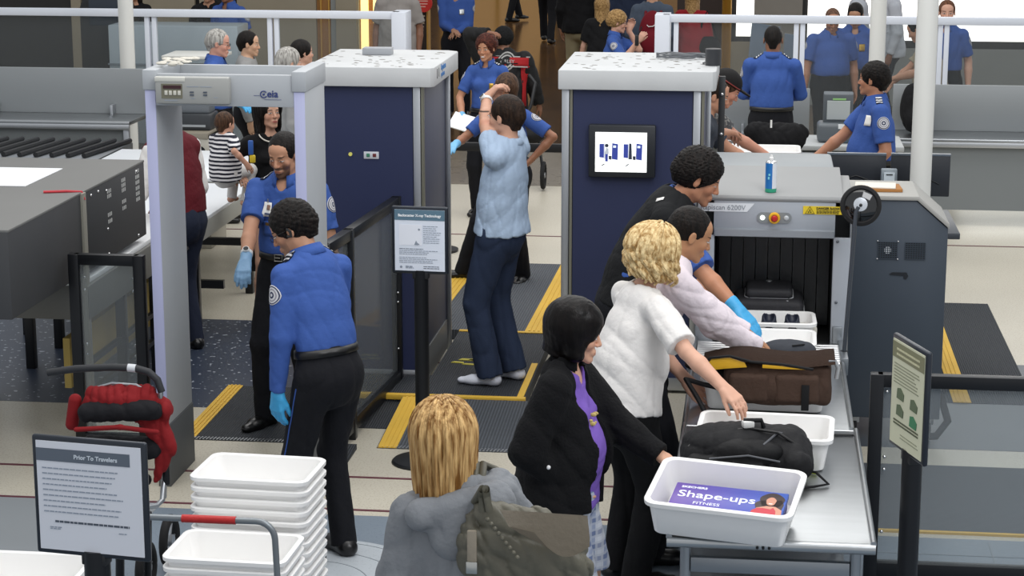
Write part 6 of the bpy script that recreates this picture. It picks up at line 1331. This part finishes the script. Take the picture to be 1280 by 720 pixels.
# --- person in black and red jacket
BJ = cloth('black_jacket', '#1a1a1b', .7, (40, .3), .12); p = Person('person in black and red biker jacket with back emblem seen from behind', (630, 37), 8, 1.58, h=.009, head=(-10, 18, 0), lean=8, w=1.55, sw=1.45, skin='#8a5f48', hl=wy(611, 42, 20.2), hr=(.4, .2, .8), el=(-.6, .1, .3), hand_l=dict(curl=.8))
p.shirt(BJ, 'long', ease=.03, tuck=False, hem=-.12, wr=.008); p.pants(UD); p.shoes(LEA); p.hair('puff', cloth('black_hood', '#131314', .9, (30, .3)), t=.03)
RJ = cloth('jacket_red', '#9c1c20', .7, (40, .3)); PG = mat('emblem_grey', '#9b9a98', .6); bc = p.chest+p.D2*.13*p.k+p.TR*.08
for nm, dr, du, w_, h_, mm, of in (('red_stripe', 0, .0, .44, .085, RJ, .004), ('grey_piping', 0, .05, .44, .012, PG, .006), ('grey_piping', 0, -.05, .44, .012, PG, .006)): p.decal(bc+p.TR*dr+p.D2*du, -p.TF, p.D2, w_, h_, mm, nm, off=of)
p.decal(bc, -p.TF, p.D2, .17, .20, None, 'emblem_shield', True, [(.55, BJ), (.72, PG), (.84, BJ), (1., PG)], off=.010); bar = p.decal(bc, -p.TF, p.D2, .22, .05, BJ, 'emblem_bar', off=.014)
hh = p.hit(bc, -p.TF)
if hh is not None: text('HARLEY', .048, PG, wall_mtx(Vector(hh-p.TF*.019-p.D2*.016), p.TR, p.D2), p.root, 'emblem_lettering', align='CENTER', bold=.001)
for sg in (1,): p.decal(p.chest+p.TR*sg*.19*p.k-p.D2*.12, -p.TF*.6+p.TR*sg*.8, p.D2, .07, .40, RJ, 'red_side_panel', off=.004)
rw = root('pushchair', (aty(662, 130, 20.0).x, 20.0, 0), 'black pushchair with curved wheel guards right of the biker jacket', 'pushchair'); 
sdfo('seat', [El((0, 0, .55), (.16, .2, .10), k=.03), Rc((-.12, .1, .6), (-.16, .16, .95), .05, .03, .03)], BJ, .012, rw); MB().tube([(-.12, -.1, .5), (.02, -.02, .85), (.05, .05, 1.05), (-.02, .1, 1.12)], .018, BLKM, n=10).build('frame', rw)
for x in (-.15, .15): m = MB(); m.tube([(x, -.1+.12*math.cos(a), .15+.12*math.sin(a)) for a in [2*PI*i/20 for i in range(20)]], .022, RUB, n=8, closed=True); m.cyl((x-.02, -.1, .15), (x+.02, -.1, .15), .03, ALU); m.tube([(x, -.1, .15), (x*.6, 0, .5)], .014, BLKM, n=8); m.build('wheel', rw)
# --- people in the hall
def simple(label, pos, face, H, top, bot, hair, hm, sleeve='long', fem=False, h=.012, tuck=False, **kw):
    p = Person(label, pos, face, H, h=h, fem=fem, **kw); p.shirt(top, sleeve, ease=.018, tuck=tuck); p.pants(bot); p.shoes(LEA); p.hair(hair, hm); return p
X_ = lambda px, py, y: (aty(px, py, y).x, y, 0)
BG = cloth('beige_trousers', '#9c9274', .85, (30, .3), .1); BLT = cloth('black_top', '#141416', .85, (30, .3), .1)
simple('walking figure in black far down the middle of the hall', X_(684, 20, 35), 5, 1.78, BLT, UD, 'short', HB, skin='#8a6a55', fl=(-.1, .25, 0), fr=(.1, -.2, 0)); simple('distant figure in black whose lower leg shows at the top of the hall', X_(634, 10, 39), 60, 1.78, BLT, UD, 'short', HB, skin='#8a6a55', fl=(-.1, .3, 0))
simple('person in black jacket and beige trousers seen from behind in the hall', X_(724, 30, 27.5), 4, 1.84, BLT, BG, 'short', HD, skin='#a8785c', w=1.15)
p = simple('woman in black short sleeved top beside the curly haired officer', X_(752, 40, 23.6), 10, 1.66, BLT, UD, 'long', HSA, 'short', True, skin='#c99c86', hl=(-.28, .05, .85))
p = officer('curly blond woman officer with hand at her face holding a radio', (775, 15), 95, 1.64, 'short', 'curly', HSA, patches=(1,), h=.009, fem=True, far=True, head=(-8, 10, 0), skin='#cf9f88', hr=wy(797, 52, 21.5), hl=wy(786, 38, 21.9), er=(.3, -.2, -1), el=(-.1, .8, -.5), tee=False, w=1.15, hand_l=dict(curl=.9, d=(-.3, .2, 1)), hand_r=dict(curl=.9)); p.glasses(BLKM)
r_ = root('radio', aty(796, 50, 21.4), 'black hand radio held by the curly blond woman officer', 'radio'); MB().box((-.02, -.02, -.06), (.02, .02, .05), BLKM, .006, ).build('radio_body', r_); MB().tube([(.012, 0, .04), (.05, 0, .14)], .006, BLKM, n=8).build('antenna', r_)
p = simple('traveller in slate shirt wearing a maroon backpack near the partition end', X_(815, 20, 24.3), 5, 1.80, cloth('slate_shirt', '#4a5462', .85), UD, 'short', HBR, skin='#b98a6c', w=1.1)
rk = root('backpack', (aty(817, 38, 24.3).x, 24.08, 1.15), 'maroon backpack with small white swoosh mark worn in the hall', 'backpack'); MR = cloth('maroon_pack', '#6e1220', .8, (30, .3), .1); sdfo('pack_body', [El((0, -.04, .02), (.16, .10, .28), k=.03), El((0, -.13, -.08), (.12, .05, .14), k=.02)], MR, .012, rk); MB().tube([(-.06, -.15, .14), (-.04, -.155, .12), (.01, -.155, .125), (.05, -.15, .15)], .006, WHT, n=6).build('swoosh_mark', rk)
for sx in (-1, 1): MB().tube([(sx*.08, -.02, .22), (sx*.09, .16, .28), (sx*.1, .36, .12)], .02, MR, n=8).build('shoulder_strap', rk)
simple('traveller in navy shirt between the two officers and the backpacker', X_(786, 5, 26.2), 5, 1.78, cloth('navy_shirt', '#232c40', .85), UD, 'short', HBR, 'short', skin='#b98a6c'); p = simple('woman in red top with loose hair behind the right partition', X_(865, 20, 24.5), 8, 1.70, cloth('red_top', '#8c1620', .85, (30, .3)), UD, 'long', HSA, 'long', True, skin='#c99c86', w=1.2)
rk = root('handbag', (aty(886, 45, 24.5).x, 24.4, .80), 'black handbag beside the woman in the red top', 'handbag'); sdfo('bag_body', [El((0, 0, .17), (.15, .08, .16), k=.02)], BLT, .012, rk); MB().tube([(-.1, 0, .28), (-.08, 0, .5), (-.02, .02, .62), (.04, 0, .5), (.1, 0, .28)], .012, BLT, n=8).build('strap', rk)
p = simple('man in pale grey shirt with a black lanyard in front of the storefront', X_(497, 20, 24.6), 182, 1.82, cloth('pale_grey_shirt', '#99938e', .85, (30, .3)), cloth('navy_trousers', '#23293a', .85), 'short', HB, 'short', skin='#8a5f48', w=1.25, sw=1.1); o = p.decal(p.chest-p.D2*.08, p.TF, p.D2, .06, .08, WHT, 'pass_card'); m = MB(); m.tube([Vector(p.neck+p.TR*.06+p.TF*.06), Vector(p.chest+p.TF*.155+p.D2*.02), Vector(p.neck-p.TR*.06+p.TF*.06)], .012, BLKM, n=6); m.build('lanyard', p.root)
simple('dark haired person at top left beyond the left partition', X_(170, 5, 24.5), 190, 1.72, BLT, UD, 'long', HB, fem=True, skin='#b98a6c'); simple('person in black beside the far left officer beyond the partition', X_(262, 5, 24.0), 185, 1.76, BLT, UD, 'short', HB, skin='#b98a6c')
officer('officer with shoulder badge at the top left beyond the partition', X_(286, 5, 23.8), 200, 1.78, 'short', 'short', HB, patches=(-1,), h=.012, far=True, skin='#8a5f48')
# --- two men at the entry conveyor
p = Person('man in dark grey T-shirt leaning over the entry conveyor behind the right booth', (899, 99), 82, 1.80, h=.007, head=(4, 10, 0), lean=14, skin='#c08c70', skinkw=dict(stub=.35), hr=wy(922, 168, 15.0), hl=(-.15, .55, 1.0), hand_r=dict(curl=.7)); p.shirt(cloth('dark_grey_tee', '#3e434c', .85), 'short', tuck=False); p.pants(JN); p.shoes(LEA); p.hair('short', HD)
p = Person('man in black cap and grey patterned shirt bending over the entry conveyor', (920, 93), 82, 1.84, h=.007, head=(0, 26, 0), lean=22, skin='#c99078', hr=wy(932, 186, 15.6), hl=(-.15, .6, 1.0), hand_r=dict(curl=.4)); CM = speckle('camo_cloth', '#4d4f52', '#8a8a86', 45, .85, th=.52); p.shirt(CM, 'short', tuck=False); p.pants(UD); p.shoes(LEA); p.hair('short', HBR)
kc = cloth('cap_black', '#1b1a1a', .8, (40, .3)); ax = p.hax(); capd = [El(p.hw(0, -.018, .045), V(.090, .108, .092)*p.hs, ax, .01)]; o, vs, qs = p.piece('cap', capd+[El(p.hw(0, .115, .045), V(.068, .065, .010)*p.hs, ax, .012*p.hs)], kc, planes=[(p.hw(0, 0, .032), -p.hU)]); 
m = MB(); m.tube([Vector(p.hw(.097*math.sin(a), -.018+.112*math.cos(a), .045)) for a in [math.radians(30+300*i/20) for i in range(21)]], .005, mat('cap_band', '#7d2a24', .6), n=6); m.build('goggle_strap', p.root)
# --- officer seen from the back
p = officer('officer in long blue sleeves seen squarely from behind at the entry conveyor', (967, 33), 2, 1.80, 'long', 'buzz', HB, patches=(-1,), h=.007, head=(0, 6, 0), skin='#8a5f48', hl=(-.16, .34, 1.08), hr=(.16, .34, 1.08), el=(-.7, -.6, -1), er=(.7, -.6, -1), sw=1.12, w=1.12, tee=False, buckle=False)
# --- officer with badge beside middle pole
p = officer('officer in short sleeves looking left with clipped card, right of the terminal', (1092, 79), 262, 1.80, 'short', 'wavy', HB, patches=(-1,), h=.007, head=(28, 0, 0), skin='#b07c60', w=1.15, sw=1.08, hl=(-.22, .12, .92), hr=(.2, .4, 1.0), tee=False)
d_ = nrm(-p.TR*.6+p.TF*.8); o = p.decal(p.chest+p.D2*.10*p.k-p.TR*.11*p.k+p.TF*.04, d_, p.D2, .055, .075, mat('card_white', '#e8e6e0', .5), 'id_card', off=.01)
# --- group behind the right partition
p = officer('balding officer looking down beyond the glass at the right', (1042, 13), 165, 1.72, 'short', 'buzz', hairmat('hair_thin', '#4d3528', '#7a5a48'), h=.009, far=True, head=(8, 22, 0), skin='#b07c60', w=1.25, sw=1.15, hr=(.32, .1, .8), tee=False)
p = officer('dark haired officer with gold badge looking down beyond the glass', (1069, 7), 186, 1.74, 'short', 'short', HB, h=.009, far=True, head=(4, 26, 0), skin='#b8886a', w=1.15, sw=1.1); p.decal(p.chest-p.TR*.08*p.k+p.D2*.03, p.TF, p.D2, .06, .075, mat('badge_gold', '#c9a24a', .3, .8), 'badge'); p.decal(p.chest+p.TR*.0+p.D2*.0, p.TF, p.D2, .03, .10, BLKM, 'sunglasses', off=.006)
p = Person('man in beige shirt with dark strap bending down between the two right poles', (1140, 25), 282, 1.68, h=.009, head=(0, 24, 0), lean=14, skin='#c08c70', w=1.15, hl=wy(1118, 98, 20.9), hr=(.1, .5, .9)); p.shirt(cloth('beige_shirt', '#a39882', .85, (40, .3)), 'short', tuck=False); p.pants(UD); p.shoes(LEA); p.hair('short', HB); m = MB(); m.tube([Vector(p.S[-1]+V(0, 0, .06)), Vector(p.chest+p.TF*.02-p.TR*.16), Vector(p.waist-p.TR*.17)], .014, BLKM, n=8); m.build('strap', p.root)
officer('officer with white undershirt at the far right edge beyond the pole', X_(1184, 5, 21.6), 182, 1.80, 'short', 'short', hairmat('hair_ginger', '#4a2c1c', '#7a5038'), h=.009, far=True, skin='#cf9f88')
WS = cloth('white_shirt_far', '#b9bcc2', .85); simple('man in white shirt looking right before the bright window, left of the middle pole', X_(1073, 5, 24.6), 95, 1.84, WS, UD, 'short', HD, skin='#8a5f48'); simple('man in white shirt before the bright window, right of the middle pole', X_(1115, 5, 24.8), 265, 1.84, WS, UD, 'short', HD, skin='#8a5f48')
sdb = sdfo('black_bag', [El((0, 0, .12), (.10, .10, .22), k=.04), El((.03, -.05, .02), (.10, .1, .12), k=.03)], BLT, .01, None, wrinkle(.01, 14, 4)); sdb.location = (aty(1121, 90, 20.9).x, 18.7, .915); tag(sdb, 'tall black bag standing on the bench between the two right poles', 'bag')
# --- officer at the tunnel
p = Person('officer with curly black hair in black vest reaching a gloved hand to the trays', (888, 194), 88, 1.95, h=NEAR, head=(2, 14, 0), lean=30, skin='#b98263', skinkw=dict(stub=.3, lid=.5), hr=wy(931, 398, 10.0), hl=wy(905, 420, 10.3), er=(.6, -.5, -.3), hand_r=dict(curl=.35, n=(0, .2, -1)), sw=1.05)
p.shirt(UB, 'short', ease=.016, slen=1.02); p.pants(UD); p.shoes(LEA); p.hair('curly', HB, t=.024); p.collar(UB); p.glove(1, GLC)
VB = cloth('black_vest', '#141517', .85, (60, .35), .12); P_ = p.torso(.034, [(p.pel-p.D1*.02*p.k, -p.D1)], (.008, .004, 0, .004)); 
for sg in (-1, 1): P_.append(Rc(p.S[sg], p.S[sg]+(p.E[sg]-p.S[sg])*.2, .070*p.k, .066*p.k, .02, cut=[(p.S[sg]+(p.E[sg]-p.S[sg])*.08, nrm(p.E[sg]-p.S[sg]))]))
o, vs, qs = p.piece('vest', P_+[Rc(p.neck-p.D3*.05*p.k, p.hw(0, -.02, -.05), .072*p.k, .095*p.k, .01, sub=True)], VB, disp=wrinkle(.006, 14, 9)); bv = BVHTree.FromPolygons(vs.tolist(), qs.tolist())
p.decal(p.chest+p.D2*.14*p.k+p.TR*.07*p.k, nrm(-p.TF*.6+p.D2*.6+p.TR*.4), p.TF, .022, .045, WHT, 'white_tab', bvh=bv, off=.003); p.collar(VB, hgt=.03, rb=.084, name='vest_collar', wings=False)
# --- man in pink striped shirt
PK = cloth('pale_pink_shirt', '#ddd2d8', .85, (70, .3), .03)
p = Person('dark haired man in pale pink long sleeved shirt reaching into the brown bag', (876, 264), 72, 1.78, h=NEAR, head=(4, 16, 0), lean=20, skin='#b0815f', hr=wy(960, 447, 9.5), hl=(-.1, .6, .98), er=(.1, -.3, -1), hand_r=dict(curl=.5, n=(0, .2, -1)), w=1.02)
p.shirt(PK, 'long', ease=.018, wr=.010, seed=21, puff=.006); p.pants(UD); p.shoes(LEA); p.hair('short', HB, t=.007); p.collar(PK)
# --- blond woman in white T-shirt
p = Person('woman with curly blond hair in white T-shirt touching the black backpack', (829, 292), 58, 1.70, h=NEAR, fem=True, head=(6, 10, 0), lean=13, skin='#d3a48c', hr=wy(936, 522, 8.52), hl=(-.1, .4, .9), er=(.5, -.5, -.5), hand_r=dict(curl=.55, n=(0, .2, -1)), w=1.12, sw=1.05)
p.shirt(WHT, 'short', ease=.018, tuck=False, hem=-.04, slen=.85, wr=.009, seed=31); p.pants(cloth('black_trousers', '#0f0f11', .9), ease=.02); p.shoes(LEA); p.hair('bob', HBC, t=.030); p.locks(HBC, n=110, length=.125, r=.015, curl=.015, spread=(62, 310), out=.042, endr=.9, turn=9., seed=8); m = MB(); c = p.hw(.0, -.02, .150); m.tube([Vector(p.hw(-.02, -.03, .152)), Vector(c), Vector(p.hw(.02, .0, .150))], .008, BLKM, n=8); m.build('hair_clip', p.root)
# --- woman with black bob
p = Person('woman with black bobbed hair in black fleece and purple top gripping the tray', (727, 381), 100, 1.63, h=NEAR, fem=True, head=(-14, 10, 0), lean=3, heads=1.05, skin='#d2a286', hl=wy(826, 570, 7.84), hr=(.12, .06, .96), el=(-.5, -.4, -.8), er=(.7, -.8, -.2), hand_l=dict(curl=.9, n=(0, .2, -1)), barelegs=True, w=1.12, sw=1.1)
p.shirt(cloth('purple_top', '#7a5cb4', .85, (60, .25), .05), 'short', ease=.012, tuck=False, hem=-.07, neckr=.075, vneck=.05); PLD = None
def plaidmat():
    m = bpy.data.materials.new('plaid'); m.use_nodes = True; nt = m.node_tree; L = nt.links.new; bb = nt.nodes['Principled BSDF']; bb.inputs['Roughness'].default_value = .85; tc = N(nt, 'ShaderNodeTexCoord'); cur = None
    for d_, sc_, c in (('X', 6, '#5f76a5'), ('Z', 6, '#40588c'), ('X', 14, '#c8ccd4'), ('Z', 12, '#b9bfcb')):
        w_ = N(nt, 'ShaderNodeTexWave', wave_type='BANDS', bands_direction=d_); w_.inputs['Scale'].default_value = sc_; L(tc.outputs['Object'], w_.inputs['Vector']); r = N(nt, 'ShaderNodeMath', operation='GREATER_THAN'); L(w_.outputs['Fac'], r.inputs[0]); r.inputs[1].default_value = .7; r2 = N(nt, 'ShaderNodeMath', operation='MULTIPLY'); L(r.outputs[0], r2.inputs[0]); r2.inputs[1].default_value = .6
        mx = N(nt, 'ShaderNodeMix', data_type='RGBA'); L(r2.outputs[0], mx.inputs[0]); mx.inputs[7].default_value = (*srgb(c), 1)
        if cur is None: mx.inputs[6].default_value = (*srgb('#d5d9e2'), 1)
        else: L(cur, mx.inputs[6])
        cur = mx.outputs[2]
    L(cur, bb.inputs['Base Color']); return m
p.pants(plaidmat(), 'shorts', ease=.03, short=.95); FL = cloth('black_fleece', '#0f0f11', .95, (90, .5), .12); tb_ = p.top
p.shirt(FL, 'long', ease=.030, tuck=False, hem=-.075, name='fleece_jacket', neckr=.072, open_front=.072, wr=.008, seed=41, hemr=.01); p.collar(FL, hgt=.05, rb=.076, flare=.012, gap=35, wings=False, name='jacket_collar'); p.hair('bob', hairmat('hair_bob', '#060404', '#100b0a', .38, bst=.2), t=.028); p.shoes(LEA)
m = MB(); ax_ = nrm(p.W[-1]-p.E[-1])
for k_, (o_, c_) in enumerate(((.030, '#6f8f4a'), (.044, '#e0ddd0'), (.056, '#55703c'))):
    e1 = nrm(np.cross(ax_, Z3)); e2 = np.cross(ax_, e1); mm = mat('bead'+c_, c_, .35)
    for j in range(16): a = 2*PI*j/16; m.ball(Vector(p.W[-1]-ax_*o_*p.k+(e1*math.cos(a)+e2*math.sin(a))*.033), .0062, mm, n=8)
m.build('bead_bracelet', p.root)
hh = tb_.ray_cast(Vector(p.chest+p.TF*.4+p.TR*.03), Vector(-p.TF), .6)
m = MB(); GY = mat('print_gold', '#c9b36a', .6)
if hh[0]:
    for i, (dx, dz, s_) in enumerate(((-.04, .03, .012), (0, .035, .014), (.035, .02, .01), (-.03, -.005, .011), (.01, -.0, .016), (.0, -.04, .010), (.02, -.06, .012))): m.ball(hh[0]+Vector(p.TR*dx+p.D2*dz+p.TF*.002), s_, GY, sc=(1, .35, .6), n=8)
m.build('gold_print', p.root)
m = MB(); hh = p.hit(p.waist+p.TR*.15*p.k-p.D2*.0, nrm(p.TR+p.TF*.2)); m.ball(Vector(hh), .009, mat('toggle_white', '#e8e8e8', .4), n=10) if hh is not None else None; m.build('zip_toggle', p.root)
# --- woman in grey hoodie with handbag
p = Person('woman with long straight blond hair in grey hooded top in the foreground', (552, 508), 350, 1.66, h=NEAR, fem=True, head=(-8, 6, 0), lean=4, side=-13, skin='#d3a48c', hl=(-.20, .22, .95), hr=(.24, .2, .95), w=1.02, sw=1.0)
p.shirt(cloth('lilac_top', '#9aa4d8', .85, (60, .25), .05), 'short', ease=.010, tuck=False, neckr=.070); GH = cloth('grey_hoodie', '#7d8084', .9, (55, .4), .08); tb_ = p.shirt(GH, 'long', ease=.034, tuck=False, hem=-.10, name='hooded_top', neckr=.092, wr=.011, seed=51, puff=.008); p.pants(JN); p.shoes(LEA)
sx = p.uch-p.TF*.10*p.k; o, vs, qs = p.piece('hood', [Rc(sx-p.TR*.11*p.k+p.D2*.035, sx+p.TR*.13*p.k+p.D2*.02, .050, .062, .03, p.TF, .8), Rc(sx+p.TR*.12*p.k+p.D2*.02, sx+p.TR*.15*p.k+p.TF*.13*p.k+p.D2*.045, .056, .040, .03), Rc(sx-p.TR*.12*p.k+p.D2*.035, sx-p.TR*.13*p.k+p.TF*.12*p.k+p.D2*.045, .040, .032, .03), El(sx-p.D2*.06*p.k+p.TR*.02, V(.13, .06, .09), np.stack([p.TR, p.TF, p.D2]), .03)], GH, disp=wrinkle(.006, 18, 6))
p.hair('long', HBL, t=.024); p.locks(HBL, n=260, length=.29, r=.0075, curl=.004, spread=(40, 320), out=.032, endr=.5, turn=2., seed=12)
hp_ = p.pos+p.chest; bxx = aty(655, 690, float(p.pos[1])-.10)
rk = root('handbag', (bxx.x, p.pos[1]-.14, 1.20), 'slouchy olive grey leather handbag on the shoulder of the woman in the hoodie', 'handbag'); OL = mat('olive_leather', '#5c594c', .5, bump=(22, .5), var=.12); OL2 = mat('taupe_leather', '#8a8172', .5, bump=(40, .3), var=.08)
sdfo('bag_body', [Rc((-.09, 0, .0), (.11, .02, -.03), .12, .11, .05, (0, 1, 0), .55), Rc((-.12, 0, .13), (.06, .02, .10), .032, .03, .06, (0, 1, 0), .8)], OL, .006, rk, wrinkle(.014, 24, 15))
m = MB(); t = bmesh.new(); gr = []
for i in range(13):
    u = i/12; gr.append([t.verts.new((x, y, z)) for x, y, z in ((-.06+.27*u, -.09+.02*u, .175-.015*u), (-.03+.25*u, -.115+.015*u, .13-.03*u-.04*math.sin(u*PI)), (.05+.17*u, -.118+.02*u, .115-.045*u-.055*math.sin(u*PI)))])
for i in range(12):
    for j in range(2): t.faces.new((gr[i][j], gr[i+1][j], gr[i+1][j+1], gr[i][j+1]))
bmesh.ops.solidify(t, geom=t.faces[:], thickness=.008); m.merge(t, OL2, True); m.build('flap', rk)
sh_ = p.pos+p.S[1]; st_ = Vector(sh_)-Vector((bxx.x, p.pos[1]-.14, 1.20)); 
for k_, dx in ((0, 0), (1, .022)): MB().tube([(-.12+dx, -.06, .16), (-.115+dx*.5, -.09, .24), Vector((st_.x-.075+dx, st_.y-.09, st_.z-.02)), Vector((st_.x-.07+dx, st_.y, st_.z+.098)), Vector((st_.x-.04+dx, st_.y+.09, st_.z+.05))], .013, OL, n=10).build('strap', rk)
m = MB()
for i in range(9): m.ball((-.10+.012*i, -.085-.003*i, .14-.014*i), .008, OL, n=8)
m.build('braided_tassel', rk); m = MB(); m.box((-.165, -.085, -.03), (-.135, -.07, .10), OL2, .004); m.box((-.168, -.09, -.04), (-.132, -.08, .0), mat('buckle_steel', '#b9b9b4', .3, 1.), .003); m.build('side_buckle', rk)
print('people', time.time()-T0)

m = MB(); Yq = 22.2; q0 = aty(960, 60, Yq)
def PQ(px, py): v = aty(px, py, Yq)-Vector((q0.x, Yq, 0)); return (v.x, v.z)
SL = mat('slate_panel', '#6b7684', .7, bump=(40, .3), var=.12)
m.prism([PQ(940, 28), PQ(976, 34), (PQ(958, 100)[0], .0), (PQ(924, 100)[0], .0)], 'y', 0, .04, SL); o = m.build('slanted_panel', None, Vector((q0.x, Yq, 0))); tag(o, 'slanted blue grey panel behind the glass left of the back turned officer', 'panel', 'slanted panels')
m = MB(); m.prism([PQ(981, 41), PQ(995, 43), (PQ(1002, 100)[0], .0), (PQ(972, 100)[0], .0)], 'y', 0, .04, SL); o = m.build('slanted_panel', None, Vector((q0.x, Yq-.1, 0))); tag(o, 'slanted blue grey panel behind the glass right of the back turned officer', 'panel', 'slanted panels')
# ---------------------------------------------------------------- camera, light
sc = bpy.context.scene
cam = bpy.data.cameras.new('camera'); co = bpy.data.objects.new('camera', cam); C.objects.link(co); co.location = (0, 0, CAMH); co.rotation_euler = (math.pi/2-PITCH, 0, YAW)
cam.sensor_width = 36; cam.lens = 36*FPX/1280; cam.clip_end = 200; sc.camera = co
wd = bpy.data.worlds.new('world'); sc.world = wd; wd.use_nodes = True; bg = wd.node_tree.nodes['Background']; bg.inputs[0].default_value = (.93, .96, 1., 1); bg.inputs[1].default_value = .62
def area(name, loc, rot_, sx, sy, e, col=(1, 1, 1)):
    l = bpy.data.lights.new(name, 'AREA'); l.shape = 'RECTANGLE'; l.size = sx; l.size_y = sy; l.energy = e; l.color = col; o = bpy.data.objects.new(name, l); C.objects.link(o); o.location = loc; o.rotation_euler = [math.radians(a) for a in rot_]; return o
area('hall_light', (-1.5, 9, 6.6), (0, 0, 0), 7, 5, 250, (1, .98, .95))
area('hall_light', (-1.5, 17, 6.6), (0, 0, 0), 9, 5, 320, (1, .98, .95))
area('skylight', (3.5, 4.0, 7.0), (28, 22, 0), 4, 3, 260, (.97, .98, 1.))
area('mall_light', (-4, 34, 6.5), (0, 0, 0), 9, 10, 190, (1, .86, .66))
vs_ = sc.view_settings; vs_.view_transform = 'Standard'; vs_.look = 'None'; vs_.exposure = .14; vs_.gamma = 1.; vs_.use_curve_mapping = False
